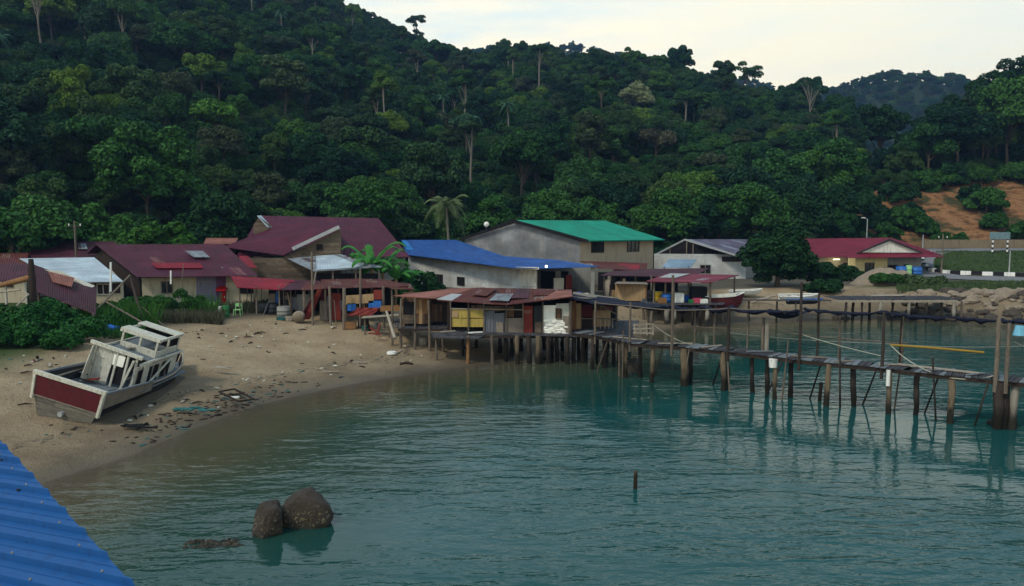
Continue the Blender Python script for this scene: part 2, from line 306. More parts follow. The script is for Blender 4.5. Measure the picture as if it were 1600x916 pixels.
MAROON = (0.075, 0.016, 0.024); PURPLE = (0.055, 0.020, 0.038)
M = {
 'maroon': mcorr('maroon_roof', [(0.085, 0.02, 0.032), (0.062, 0.017, 0.032)], rust=(0.05, 0.02, 0.02), rustamt=0.35),
 'maroon_clean': mcorr('maroon_roof_newer', [(0.082, 0.010, 0.028), (0.075, 0.010, 0.028)], rust=(0.05, 0.010, 0.018), rustamt=0.3, sheetvar=0.1, pitch=0.3),
 'maroon_patched': mcorr('maroon_patched_roof', [(0.10, 0.012, 0.028), (0.07, 0.014, 0.036)], rust=(0.045, 0.015, 0.02), rustamt=0.5, patch=(0.24, 0.10, 0.09), patchamt=0.08),
 'rust': mcorr('rusted_roof', [(0.13, 0.022, 0.028), (0.055, 0.028, 0.045)], rust=(0.13, 0.045, 0.025), rustamt=0.8, sheetvar=0.7, patch=(0.26, 0.20, 0.18), patchamt=0.12, rough=0.75),
 'pinkrust': mcorr('pinkish_rust_roof', [(0.34, 0.14, 0.11), (0.28, 0.12, 0.10)], rust=(0.24, 0.08, 0.045), rustamt=0.5, rough=0.7),
 'red': mcorr('red_roof', [(0.30, 0.013, 0.024), (0.22, 0.011, 0.026)], rust=(0.13, 0.01, 0.02), rustamt=0.3, sheetvar=0.15),
 'crimson': mcorr('crimson_roof', [(0.19, 0.012, 0.032), (0.165, 0.012, 0.03)], rust=(0.14, 0.01, 0.02), rustamt=0.1, sheetvar=0.06, pitch=0.3),
 'canopy': mcorr('faded_red_canopy', [(0.22, 0.03, 0.055), (0.19, 0.028, 0.05)], rust=(0.13, 0.02, 0.03), rustamt=0.25, patch=(0.35, 0.33, 0.36), patchamt=0.08),
 'pale': mcorr('pale_blue_roof', [(0.42, 0.52, 0.60), (0.40, 0.49, 0.57)], rust=(0.33, 0.30, 0.22), rustamt=0.12, sheetvar=0.05, strength=0.3),
 'zinc': mcorr('zinc_roof', [(0.30, 0.36, 0.40), (0.24, 0.28, 0.32)], rust=(0.10, 0.05, 0.05), rustamt=0.5, patch=(0.07, 0.03, 0.04), patchamt=0.15),
 'silver': mcorr('silver_blue_sheet', [(0.24, 0.36, 0.48), (0.20, 0.30, 0.42)], rust=(0.3, 0.33, 0.35), rustamt=0.2),
 'blue': mcorr('blue_roof', [(0.018, 0.075, 0.28), (0.022, 0.09, 0.32)], rust=(0.02, 0.07, 0.24), rustamt=0.3, sheetvar=0.1, strength=0.4),
 'lightblue': mcorr('light_blue_roof', [(0.03, 0.20, 0.55), (0.03, 0.19, 0.5)], rust=(0.02, 0.15, 0.4), rustamt=0.1, sheetvar=0.05),
 'green': mcorr('green_roof', [(0.004, 0.26, 0.165), (0.004, 0.23, 0.15)], rust=(0.0, 0.20, 0.14), rustamt=0.3, sheetvar=0.06, strength=0.3),
 'greyroof': mcorr('violet_grey_roof', [(0.11, 0.10, 0.16), (0.16, 0.16, 0.22)], rust=(0.07, 0.03, 0.04), rustamt=0.4, patch=(0.3, 0.34, 0.4), patchamt=0.15),
 'greywall': mcorr('grey_metal_cladding', [(0.19, 0.20, 0.22), (0.25, 0.26, 0.27)], rust=(0.30, 0.28, 0.24), rustamt=0.25, sheetvar=0.25, pitch=0.3, strength=0.3, rough=0.7),
 'panelwall': mcorr('pale_panel_wall', [(0.58, 0.59, 0.58), (0.48, 0.51, 0.53)], rust=(0.40, 0.36, 0.27), rustamt=0.3, sheetvar=0.12, pitch=0.9, strength=0.15, rough=0.8),
 'greycorr': mcorr('grey_corrugated_wall', [(0.20, 0.22, 0.26), (0.15, 0.17, 0.21)], rust=(0.12, 0.08, 0.07), rustamt=0.3),
 'cream': mplain('cream_plaster', (0.42, 0.37, 0.27), 0.85, 0.2, 0.8, (0.22, 0.18, 0.13)),
 'tan': mplain('tan_plaster', (0.36, 0.30, 0.22), 0.85, 0.15, 0.6, (0.24, 0.18, 0.13)),
 'yellowcream': mplain('yellow_cream_plaster', (0.62, 0.52, 0.27), 0.85, 0.12, 0.6, (0.4, 0.32, 0.2)),
 'white': mplain('white_paint', (0.62, 0.62, 0.56), 0.6, 0.2, 1.2, (0.25, 0.21, 0.16)),
 'brightwhite': mplain('bright_white_sheet', (0.85, 0.84, 0.76), 0.6, 0.06, 1.2, (0.7, 0.65, 0.55)),
 'offwhite': mplain('chipped_white_paint', (0.46, 0.45, 0.39), 0.7, 0.35, 3.0, (0.12, 0.09, 0.07)),
 'peeling': mplain('peeling_white_paint', (0.50, 0.49, 0.42), 0.75, 0.45, 4.0, (0.07, 0.05, 0.035), bump=0.5), 'grey': mplain('grey_concrete', (0.22, 0.22, 0.21), 0.85, 0.25, 1.0),
 'lilac': mplain('lilac_wall', (0.18, 0.17, 0.25), 0.8, 0.15, 1.0),
 'purplewall': mplain('purple_wall', (0.12, 0.05, 0.11), 0.8, 0.15, 1.0),
 'dark': mplain('interior_shade', (0.014, 0.013, 0.014), 0.9, 0.4, 1.0),  # near-black: the shade inside openings put into the colour
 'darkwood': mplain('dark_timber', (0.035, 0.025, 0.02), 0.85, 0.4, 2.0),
 'glass': mplain('dark_window_glass', (0.015, 0.017, 0.02), 0.15, 0.3, 1.0, spec=0.5),
 'planks': mplank('weathered_planks', (0.10, 0.075, 0.055), (0.20, 0.155, 0.115), 0.22),
 'vplanks': mplank('upright_planks', (0.08, 0.05, 0.035), (0.19, 0.11, 0.065), 0.18, True),
 'deck': mplank('deck_planks', (0.055, 0.055, 0.065), (0.12, 0.12, 0.135), 0.2, True, 0.12),
 'ply': mplain('brown_plywood', (0.22, 0.115, 0.05), 0.8, 0.4, 1.2, (0.09, 0.045, 0.025)),
 'ply2': mplain('pale_plywood', (0.32, 0.22, 0.12), 0.8, 0.3, 1.2, (0.14, 0.08, 0.05)),
 'weathered': mplain('weathered_board', (0.20, 0.17, 0.14), 0.85, 0.4, 2.0, (0.08, 0.06, 0.05)),
 'mustard': mplain('yellow_painted_board', (0.36, 0.27, 0.07), 0.8, 0.3, 1.5, (0.17, 0.12, 0.05)),
 'redpaint': mplain('faded_red_paint', (0.17, 0.028, 0.022), 0.75, 0.35, 2.0, (0.13, 0.05, 0.04)),
 'redbright': mplain('bright_red_paint', (0.42, 0.012, 0.012), 0.6, 0.2, 2.0),
 'hullred': mplain('maroon_hull_paint', (0.085, 0.014, 0.018), 0.75, 0.4, 3.5, (0.05, 0.035, 0.03)),
 'hullgrey': mplank('grey_hull_planks', (0.13, 0.12, 0.10), (0.22, 0.20, 0.165), 0.3, False, 0.1),
 'hulldark': mplain('dark_hull_paint', (0.03, 0.032, 0.036), 0.7, 0.4, 2.5),
 'deckgrey': mplain('blue_grey_deck_paint', (0.14, 0.16, 0.18), 0.7, 0.4, 2.5),
 'pole': mwood('weathered_pole_wood', (0.09, 0.07, 0.055), (0.24, 0.20, 0.16), False),
 'piling': mwood('piling_wood', (0.10, 0.075, 0.05), (0.25, 0.19, 0.13)),
 'darkpiling': mwood('dark_piling_wood', (0.03, 0.025, 0.022), (0.08, 0.06, 0.05)),
 'concrete': mwood('concrete_piling', (0.22, 0.20, 0.17), (0.36, 0.33, 0.28)),
 'tablet': mplain('bleached_plank', (0.30, 0.26, 0.21), 0.8, 0.3, 2.0),
 'net': mplain('navy_net', (0.010, 0.012, 0.026), 0.85, 0.5, 3.0, (0.02, 0.02, 0.03), bump=0.8),
 'blueplastic': mplain('blue_plastic', (0.03, 0.13, 0.42), 0.4, 0.15, 2.0), 'bucketblue': mplain('pale_blue_plastic', (0.16, 0.42, 0.58), 0.4, 0.1, 2.0),
 'yellowplastic': mplain('yellow_plastic', (0.55, 0.36, 0.03), 0.4, 0.15, 2.0), 'teal': mplain('teal_plastic', (0.03, 0.12, 0.12), 0.5, 0.2, 2.0),
 'greenplastic': mplain('green_plastic', (0.03, 0.16, 0.05), 0.5, 0.15, 2.0), 'limegreen': mplain('pale_green_paint', (0.26, 0.50, 0.22), 0.5, 0.15, 2.0),
 'pink': mplain('pink_plastic', (0.42, 0.06, 0.12), 0.5, 0.15, 2.0), 'black': mplain('black_rubber', (0.012, 0.012, 0.013), 0.7, 0.2, 2.0),
 'whiteplastic': mplain('white_plastic', (0.72, 0.72, 0.68), 0.5, 0.08, 2.0), 'rope': mplain('pale_rope', (0.36, 0.36, 0.30), 0.9, 0.2, 4.0),
 'yellowpole': mplain('yellow_pole_paint', (0.27, 0.17, 0.025), 0.6, 0.3, 2.0, (0.25, 0.15, 0.03)),
 'steel': mplain('galvanised_steel', (0.32, 0.33, 0.34), 0.5, 0.15, 2.0),
 'asphalt': mplain('asphalt', (0.16, 0.16, 0.17), 0.85, 0.15, 1.0, (0.1, 0.1, 0.1)), 'roadline': mplain('white_road_paint', (0.75, 0.75, 0.72), 0.6, 0.08, 1.0),
 'kerbblack': mplain('black_kerb_paint', (0.02, 0.02, 0.022), 0.6, 0.15, 1.0), 'kerbwhite': mplain('white_kerb_paint', (0.8, 0.8, 0.78), 0.6, 0.06, 1.0),
 'retwall': mplain('pale_retaining_wall', (0.17, 0.135, 0.09), 0.9, 0.2, 0.4), 'signback': mplain('sign_panel_grey', (0.14, 0.22, 0.25), 0.5, 0.2, 1.0),
 'bark': mwood('tree_bark', (0.05, 0.04, 0.03), (0.13, 0.105, 0.08), False), 'palebark': mwood('pale_tree_bark', (0.12, 0.105, 0.085), (0.26, 0.235, 0.19), False),
 'cardboard': mplain('flattened_cardboard', (0.30, 0.21, 0.12), 0.9, 0.2, 2.0), 'tarpblue': mplain('blue_tarpaulin', (0.02, 0.11, 0.5), 0.5, 0.2, 2.0),
}
FOREST = [(0.0, (0.010, 0.040, 0.020)), (0.16, (0.020, 0.075, 0.020)), (0.34, (0.048, 0.130, 0.024)), (0.46, (0.013, 0.050, 0.024)), (0.60, (0.060, 0.115, 0.030)), (0.72, (0.020, 0.085, 0.026)), (0.84, (0.066, 0.085, 0.042)), (0.92, (0.040, 0.13, 0.030)), (1.0, (0.12, 0.21, 0.028))]
L = {
 'forest': mleaf('forest_leaves', FOREST), 'lime': mleaf('lime_leaves', [(0, (0.075, 0.20, 0.022)), (1, (0.085, 0.21, 0.028))]),
 'pale': mleaf('cream_flowering_leaves', [(0, (0.22, 0.27, 0.14)), (1, (0.26, 0.30, 0.15))]), 'olive': mleaf('olive_leaves', [(0, (0.075, 0.12, 0.045)), (1, (0.08, 0.125, 0.05))]),
 'fresh': mleaf('fresh_green_leaves', [(0, (0.045, 0.14, 0.022)), (1, (0.055, 0.155, 0.026))]), 'mid': mleaf('mid_green_leaves', [(0, (0.03, 0.10, 0.02)), (1, (0.045, 0.13, 0.025))]), 'deep': mleaf('deep_green_leaves', [(0, (0.014, 0.05, 0.015)), (1, (0.02, 0.065, 0.02))]),
 'shore': mleaf('shore_bush_leaves', [(0, (0.022, 0.105, 0.022)), (1, (0.032, 0.125, 0.026))], scale=1.2), 'banana': mleaf('banana_leaves', [(0, (0.055, 0.22, 0.05)), (1, (0.07, 0.26, 0.045))], trans=0.3, scale=1.5),
 'palm': mleaf('palm_fronds', [(0, (0.11, 0.15, 0.06)), (1, (0.10, 0.15, 0.06))]), 'grass': mleaf('grass_blades', [(0, (0.09, 0.12, 0.035)), (1, (0.1, 0.14, 0.04))], scale=2),
 'brownish': mleaf('brownish_leaves', [(0, (0.10, 0.10, 0.06)), (1, (0.085, 0.09, 0.06))]), 'fanpalm': mleaf('fan_palm_fronds', [(0, (0.05, 0.13, 0.07)), (1, (0.06, 0.14, 0.08))]),
}
# ================================================================== TERRAIN
shore_px = [(-700, 905), (-200, 830), (0, 785), (80, 752), (200, 715), (300, 672), (400, 634), (500, 611), (600, 592), (700, 577), (770, 567), (850, 551), (950, 531), (1050, 514), (1180, 504), (1300, 498), (1360, 495), (1440, 497), (1600, 505), (1800, 506), (2600, 500)]
SH = [(-60.0, 4.0)] + [tuple(G(*p).xy) for p in shore_px] + [(400.0, 72.0), (1500.0, 80.0)]
LAND = np.array(SH + [(1500.0, 3000.0), (-1500.0, 3000.0), (-1500.0, 4.0)]); SHN = np.array(SH)
def sdist(x, y):
    x = np.asarray(x, float); y = np.asarray(y, float); d = np.full(x.shape, 1e9)
    for (ax, ay), (bx, by) in zip(SHN[:-1], SHN[1:]):
        ex, ey = bx - ax, by - ay; t = np.clip(((x - ax) * ex + (y - ay) * ey) / (ex * ex + ey * ey), 0, 1)
        d = np.minimum(d, np.hypot(x - ax - t * ex, y - ay - t * ey))
    ins = np.zeros(x.shape, bool); n = len(LAND)
    for i in range(n):
        (ax, ay), (bx, by) = LAND[i], LAND[(i + 1) % n]
        if ay == by: continue
        c = ((ay > y) != (by > y)) & (x < (bx - ax) * (y - ay) / (by - ay) + ax); ins ^= c
    return np.where(ins, d, -d)
def sst(t): t = np.clip(t, 0, 1); return t * t * (3 - 2 * t)
def wob(x, y, s, ph=0):
    return (np.sin(x / s + 1.3 * np.sin(y / s * 0.7 + ph) + ph) + np.sin(y / s * 1.1 + 1.7 * np.sin(x / s * 0.6 + ph * 2) + 2 * ph)) * 0.5
T_PX = [-1500, -400, 0, 300, 480, 540, 600, 650, 700, 760, 800, 850, 900, 950, 1000, 1050, 1110, 1160, 1200, 1250, 1300, 1400, 1600, 2600]
T_SKY = [-300, -220, -120, -90, -35, 6, 24, 46, 69, 79, 68, 72, 79, 79, 87, 95, 107, 113, 121, 130, 140, 166, 190, 200]
T_YR = [300, 320, 330, 350, 370, 380, 385, 390, 390, 385, 370, 350, 335, 325, 320, 312, 300, 295, 290, 280, 270, 250, 250, 250]
def hill(x, y):
    px = 800 + FPX * x / np.maximum(y, 5)
    y0 = np.interp(px, [-900, 0, 200, 400, 600, 800, 1000, 1150, 1300, 2500], [66, 80, 86, 94, 106, 112, 112, 118, 120, 125])
    yr = np.interp(px, T_PX, T_YR); top = CAMZ + (HORIZON - np.interp(px, T_PX, T_SKY)) * yr / FPX - 10.5
    t = (y - y0) / (yr - y0)
    z = 2 + (top - 2) * np.where(t < 1, np.clip(t, 0, 1) ** 1.05, 1.0)
    z = np.where(t > 1, top - (y - yr) * 0.35, z)
    zr = np.interp(y, [0, 76, 86, 101, 103, 113, 121, 122.5, 127, 150, 188, 230, 300, 400], [2.1, 2.1, 2.2, 2.4, 2.6, 4.6, 4.75, 4.9, 6.2, 17.0, 23.5, 25, 10, 2]); zr = np.where((px < 1500) & (y > 140), 14 + (zr - 14) * (.25 + .75 * sst((px - 1440) / 60)), zr)
    k = sst((px - 1300) / 70); z = z * (1 - k) + zr * k
    amp = sst((y - y0 - 5) / 40) * (1 - k) ; z = z + amp * (wob(x, y, 17, 0.4) * 2.2 + wob(x, y, 7, 2.0) * 0.8)
    z = np.maximum(z, 2.0)
    bx, by = (1400 - 800) / FPX * 650, 650
    z = np.maximum(z, 119 * np.exp(-((x - bx) / 125) ** 2 / 2 - ((y - by) / 90) ** 2 / 2) + wob(x, y, 19, 3) * 3 * (y > 450))
    bx, by = 10, 800
    z = np.maximum(z, 171 * np.exp(-((x - bx) / 330) ** 2 / 2 - ((y - by) / 110) ** 2 / 2) + wob(x, y, 23, 5) * 4 * (y > 450))
    return z
def height(x, y):
    x = np.asarray(x, float); y = np.asarray(y, float); d = sdist(x, y)
    S = np.interp(x, [-5, 12, 28, 36], [18, 9, 8, 4.2])
    t = d / S; beach = 2.0 * (0.5 * np.clip(t, 0, 1) + 0.5 * sst(t))
    beach = beach + np.where(d > 3, 0.05 * wob(x, y, 1.1) + 0.04 * wob(x, y, 0.45, 1), 0) * np.clip((d - 3) / 4, 0, 1)
    z = np.where(d > S, np.maximum(hill(x, y), 2.0) + beach - 2.0, beach)
    return np.where(d < 0, np.maximum(d * 0.10, -3.0) - 0.01, z)
def hz(x, y): return float(height(np.array([x]), np.array([y]))[0])
def ground_at(px, py, y0=8, y1=900):
    Y = np.geomspace(y0, y1, 900); d = ray(px, py); X = Y * d.x / d.y; Z = CAMZ + Y * d.z / d.y
    k = np.where(height(X, Y) >= Z)[0]
    i = k[0] if len(k) else len(Y) - 1
    return Vector((X[i], Y[i], height(X[i:i + 1], Y[i:i + 1])[0]))
def polar_mesh(name, us, ys, zf, attrs, mat):
    U, Yy = np.meshgrid(us, ys); X = (U * Yy).ravel(); Y = Yy.ravel(); Z = zf(X, Y); n, m_ = U.shape
    idx = np.arange(n * m_).reshape(n, m_); F = np.stack([idx[:-1, :-1], idx[:-1, 1:], idx[1:, 1:], idx[1:, :-1]], -1).reshape(-1, 4)
    me = bpy.data.meshes.new(name); me.vertices.add(n * m_); me.vertices.foreach_set('co', np.stack([X, Y, Z], 1).ravel())
    me.loops.add(F.size); me.loops.foreach_set('vertex_index', F.ravel()); me.polygons.add(len(F))
    me.polygons.foreach_set('loop_start', np.arange(0, F.size, 4)); me.polygons.foreach_set('use_smooth', np.ones(len(F), bool)); me.update(calc_edges=True)
    for k, v in attrs(X, Y, Z).items():
        a = me.attributes.new(k, 'FLOAT', 'POINT'); a.data.foreach_set('value', v.astype(np.float32))
    me.materials.append(mat); o = bpy.data.objects.new(name, me); COL.objects.link(o); return o
# ground material: sand, dirt, forest floor, orange cut
m, nt, b, _ = newmat('ground_earth'); A = lambda k: N(nt, 'ShaderNodeAttribute', attribute_name=k).outputs['Fac']
geo = N(nt, 'ShaderNodeNewGeometry').outputs['Position']
n1 = N(nt, 'ShaderNodeTexNoise', {'Vector': geo, 'Scale': 0.35, 'Detail': 7.0, 'Roughness': 0.62}); n2 = N(nt, 'ShaderNodeTexNoise', {'Vector': geo, 'Scale': 3.5, 'Detail': 6.0, 'Roughness': 0.7})
n3 = N(nt, 'ShaderNodeTexNoise', {'Vector': geo, 'Scale': 14.0, 'Detail': 4.0, 'Roughness': 0.6})
sand = mixc(nt, ramp(nt, n1.outputs[0], [(0.35, 0.0), (0.68, 1.0)]), (0.30, 0.215, 0.13), (0.47, 0.365, 0.235))
sand = mixc(nt, ramp(nt, n2.outputs[0], [(0.5, 0.0), (0.75, 0.6)]), sand, (0.16, 0.12, 0.085))
sand = mixc(nt, ramp(nt, n3.outputs[0], [(0.62, 0.0), (0.72, 0.7)]), sand, (0.09, 0.075, 0.06))
dist = A('shore')
wetedge = mth(nt, 'ADD', dist, mth(nt, 'MULTIPLY', n1.outputs[0], 2.5))
wet = ramp(nt, mth(nt, 'DIVIDE', wetedge, 14.0), [(0.10, 1.0), (0.30, 0.45), (0.62, 0.0)])
sandw = mixc(nt, wet, sand, mixc(nt, n1.outputs[0], (0.095, 0.078, 0.055), (0.155, 0.125, 0.088)))
strand = mth(nt, 'MULTIPLY', ramp(nt, mth(nt, 'DIVIDE', mth(nt, 'ADD', dist, mth(nt, 'MULTIPLY', n2.outputs[0], 1.6)), 14.0), [(0.30, 0.0), (0.345, 1.0), (0.39, 0.0)]), ramp(nt, n2.outputs[0], [(0.48, 0.0), (0.62, 0.75)]))
sandw = mixc(nt, strand, sandw, (0.035, 0.034, 0.032))
dirt = mixc(nt, n2.outputs[0], (0.05, 0.045, 0.032), (0.16, 0.135, 0.10)); forest = mixc(nt, n2.outputs[0], (0.008, 0.018, 0.007), (0.03, 0.045, 0.016))
mpc = N(nt, 'ShaderNodeMapping', {0: geo, 'Scale': (1, 1, 2.5)}); n4 = N(nt, 'ShaderNodeTexNoise', {'Vector': mpc.outputs[0], 'Scale': 0.5, 'Detail': 8.0, 'Roughness': 0.7})
cut = ramp(nt, n4.outputs[0], [(0.36, (0.05, 0.03, 0.016)), (0.47, (0.19, 0.09, 0.036)), (0.56, (0.31, 0.155, 0.07)), (0.68, (0.09, 0.055, 0.03))])
vn = N(nt, 'ShaderNodeTexNoise', {'Vector': geo, 'Scale': 0.22, 'Detail': 4.0}); cut = mixc(nt, ramp(nt, vn.outputs[0], [(0.5, 0.0), (0.6, 0.85)]), cut, (0.022, 0.04, 0.014))
grass = mixc(nt, n2.outputs[0], (0.025, 0.055, 0.014), (0.07, 0.11, 0.03))
col = mixc(nt, A('dirt'), sandw, dirt); col = mixc(nt, A('forest'), col, forest); col = mixc(nt, A('grass'), col, grass); col = mixc(nt, A('cut'), col, cut)
bp = N(nt, 'ShaderNodeBump', {'Height': mth(nt, 'ADD', n2.outputs[0], mth(nt, 'MULTIPLY', n3.outputs[0], 0.4)), 'Strength': 1.0, 'Distance': 0.2})
rg = ramp(nt, mth(nt, 'DIVIDE', dist, 6.0), [(0.0, 0.35), (0.3, 0.85)]); setb(nt, b, col=col, nrm=bp.outputs[0], rough=rg, spec=0.15)
M['ground'] = m
def gattr(X, Y, Z):
    d = sdist(X, Y); px = 800 + FPX * X / Y
    right = sst((px - 1320) / 50)
    yh0 = np.interp(px, [-900, 0, 200, 400, 600, 800, 1000, 1150, 1300, 2500], [66, 80, 86, 94, 106, 112, 112, 118, 120, 120])
    forest = sst((Y - yh0 + 6) / 8) * (1 - right) + right * sst((Y - 150) / 6)
    vill = sst((d - np.interp(X, [-5, 8], [15.5, 9])) / 3)
    grass = right * sst((Y - 101.5) / 1) * (1 - sst((Y - 113.5) / 1)) + right * 0.7 * sst((Y - 79) / 3) * (1 - sst((Y - 85) / 3)) * (wob(X, Y, 3) > -.2)
    leftg = sst((-X - 24) / 4) * sst((d - 10) / 3); grass = np.maximum(grass, leftg * (forest < .5))
    cut = sst((px - 1325) / 30) * sst((Y - 121) / 1.5) * (1 - sst((Y - 158) / 5))
    return {'shore': d, 'dirt': vill, 'forest': forest, 'grass': np.clip(grass, 0, 1), 'cut': np.clip(cut, 0, 1)}
ys = np.concatenate([np.arange(4, 80, 0.4), np.arange(80, 200, 1.0), np.arange(200, 500, 4), np.geomspace(500, 1240, 60)])
tag(polar_mesh('ground', np.linspace(-1.35, 1.35, 420), ys, height, gattr, M['ground']), kind='structure')
# ---- water
m, nt, b, out = newmat('sea_water'); geo = N(nt, 'ShaderNodeNewGeometry').outputs['Position']
dd = N(nt, 'ShaderNodeAttribute', attribute_name='depth').outputs['Fac']
nz = N(nt, 'ShaderNodeTexNoise', {'Vector': geo, 'Scale': 0.16, 'Detail': 4.0}); nb = N(nt, 'ShaderNodeTexNoise', {'Vector': geo, 'Scale': 0.05, 'Detail': 3.0})
de = mth(nt, 'ADD', mth(nt, 'DIVIDE', dd, 14.0), mth(nt, 'MULTIPLY_ADD', nz.outputs[0], 0.5, -0.25))
col = ramp(nt, de, [(0.0, (0.095, 0.08, 0.05)), (0.22, (0.062, 0.062, 0.036)), (0.5, (0.022, 0.05, 0.036)), (0.85, (0.005, 0.042, 0.038)), (1.0, (0.007, 0.055, 0.055))])
def nwave(sx, sy, sc, det, rz, rough=0.5):
    mp = N(nt, 'ShaderNodeMapping', {0: geo, 'Scale': (sx, sy, 1), 'Rotation': (0, 0, rz)})
    return N(nt, 'ShaderNodeTexNoise', {'Vector': mp.outputs[0], 'Scale': sc, 'Detail': det, 'Roughness': rough, 'Distortion': 0.4}).outputs[0]
w1 = nwave(0.35, 1.0, 0.9, 3.0, 0.12); w2 = nwave(0.45, 1.0, 2.6, 3.0, -0.2); w3 = nwave(0.6, 1.0, 7.0, 2.0, 0.3)
gust = ramp(nt, nb.outputs[0], [(0.40, 0.12), (0.60, 1.0)])
hh = mth(nt, 'ADD', mth(nt, 'MULTIPLY', w1, 1.0), mth(nt, 'ADD', mth(nt, 'MULTIPLY', w2, 0.42), mth(nt, 'MULTIPLY', w3, 0.10)))
hh = mth(nt, 'MULTIPLY', hh, gust); yy_ = N(nt, 'ShaderNodeSeparateXYZ', {0: geo}).outputs[1]; hh = mth(nt, 'MULTIPLY', hh, ramp(nt, mth(nt, 'DIVIDE', yy_, 80.0), [(0.28, 1.0), (0.55, 0.42)]))
bp = N(nt, 'ShaderNodeBump', {'Height': hh, 'Strength': 1.0, 'Distance': 0.17})
al = ramp(nt, mth(nt, 'ADD', mth(nt, 'DIVIDE', dd, 3.0), mth(nt, 'MULTIPLY_ADD', nz.outputs[0], 0.3, -0.15)), [(0.0, 0.25), (0.5, 0.85), (1.0, 1.0)])
setb(nt, b, col=col, rough=0.05, nrm=bp.outputs[0], alpha=al); b.inputs['IOR'].default_value = 1.333; b.inputs['Specular IOR Level'].default_value = 0.36
M['water'] = m
us = np.linspace(-1.6, 1.6, 200); ys = np.concatenate([np.arange(0.4, 90, 0.5), np.geomspace(90, 1240, 20)])
tag(polar_mesh('water', us, ys, lambda X, Y: np.zeros_like(X), lambda X, Y, Z: {'depth': np.maximum(-sdist(X, Y), 0)}, m), kind='structure')

# ================================================================== FOLIAGE
def mesh_quads(name, V, mat, mats=None):
    n = len(V); me = bpy.data.meshes.new(name); me.vertices.add(n * 4); me.vertices.foreach_set('co', V.reshape(-1))
    me.loops.add(n * 4); me.loops.foreach_set('vertex_index', np.arange(n * 4)); me.polygons.add(n)
    me.polygons.foreach_set('loop_start', np.arange(0, n * 4, 4)); me.update(calc_edges=True); me.materials.append(mat); return me
def leaf_quads(C, Nn, S, rng, aspect=0.55):
    n = len(C); r = rng.normal(size=(n, 3)); t = np.cross(Nn, r); t /= np.linalg.norm(t, axis=1)[:, None] + 1e-9
    bt = np.cross(Nn, t); bt /= np.linalg.norm(bt, axis=1)[:, None] + 1e-9
    a = t * S[:, None]; c = bt * (S * aspect)[:, None]; dn = Nn * (S * 0.25)[:, None]
    return np.stack([C - a, C - c * 1.0 + dn, C + a, C + c + dn], 1)
def crown_pts(rng, clumps, nleaf, up=-0.35, mixr=0.55):
    cs = np.array([c[:3] for c in clumps]); rs = np.array([c[3] for c in clumps]); fl = np.array([c[4] if len(c) > 4 else 0.8 for c in clumps])
    w = rs ** 2; k = rng.choice(len(clumps), nleaf, p=w / w.sum())
    d = rng.normal(size=(nleaf * 2, 3)); d /= np.linalg.norm(d, axis=1)[:, None]; d = d[d[:, 2] > up][:nleaf]; k = k[:len(d)]
    rr = rs[k] * (0.72 + 0.35 * rng.random(len(d)))
    C = cs[k] + d * rr[:, None] * np.stack([np.ones(len(d)), np.ones(len(d)), fl[k]], 1)
    nn = d * (1 - mixr) + rng.normal(size=d.shape) * mixr * 0.6 + np.array([0, 0, 0.35]); nn /= np.linalg.norm(nn, axis=1)[:, None]
    return C, nn
def make_crown(seed, clumps, nleaf, size, mat, name='crown', up=-0.35, extra=None, aspect=0.55):
    rng = np.random.default_rng(seed); C, nn = crown_pts(rng, clumps, nleaf, up)
    V = leaf_quads(C, nn, size * (0.6 + 0.8 * rng.random(len(C))), rng, aspect)
    return mesh_quads(name, V, mat)
def clumps_dome(rng, R_, H0, Hc, n, rmin, rmax, bottom=-0.2, flat=0.8):
    out = []
    for i in range(n):
        while True:
            d = rng.normal(size=3); d /= np.linalg.norm(d)
            if d[2] > bottom: break
        q = rng.uniform(0.45, 0.82) if i > n * 0.2 else rng.uniform(0, 0.4)
        out.append((d[0] * R_ * q, d[1] * R_ * q, H0 + d[2] * Hc * q, rng.uniform(rmin, rmax) * R_, flat))
    return out
def trunk_mesh(seed, H, r, ends, mat, lean=0.05, forks=True, bare=False):
    random.seed(seed); m = MB(); top = Vector((random.uniform(-1, 1) * H * lean, random.uniform(-1, 1) * H * lean, H))
    pts = [Vector((0, 0, -2.5))] + [Vector((top.x * t, top.y * t, H * t)) + Vector((random.uniform(-1, 1), random.uniform(-1, 1), 0)) * H * 0.012 for t in (0, .25, .5, .75, 1)]
    m.tube(pts, [r * 1.6, r * 1.35, r, r * .85, r * .7, r * .45], 8)
    for e in ends:
        e = Vector(e[:3]); t = random.uniform(0.5, 0.95); s = Vector((top.x * t, top.y * t, H * t)); mid = s.lerp(e, 0.5) + Vector((0, 0, (e - s).length * 0.12))
        m.tube([s, mid, e], [r * .45, r * .28, r * .1], 5)
        if bare:
            for _ in range(5):
                q = mid.lerp(e, random.random()); g = q + Vector((random.uniform(-1, 1), random.uniform(-1, 1), random.uniform(0.2, 1.2))) * H * 0.1
                m.tube([q, q.lerp(g, .5) + Vector((0, 0, .1)), g], [r * .14, r * .09, r * .04], 4)
    o = m.build('trunk', mat, None, (0, 0, 0)); me = o.data; bpy.data.objects.remove(o); return me
rngp = np.random.default_rng(11)
PROTO = []      # (crown mesh, trunk mesh, crown radius, crown centre height, crown half height)
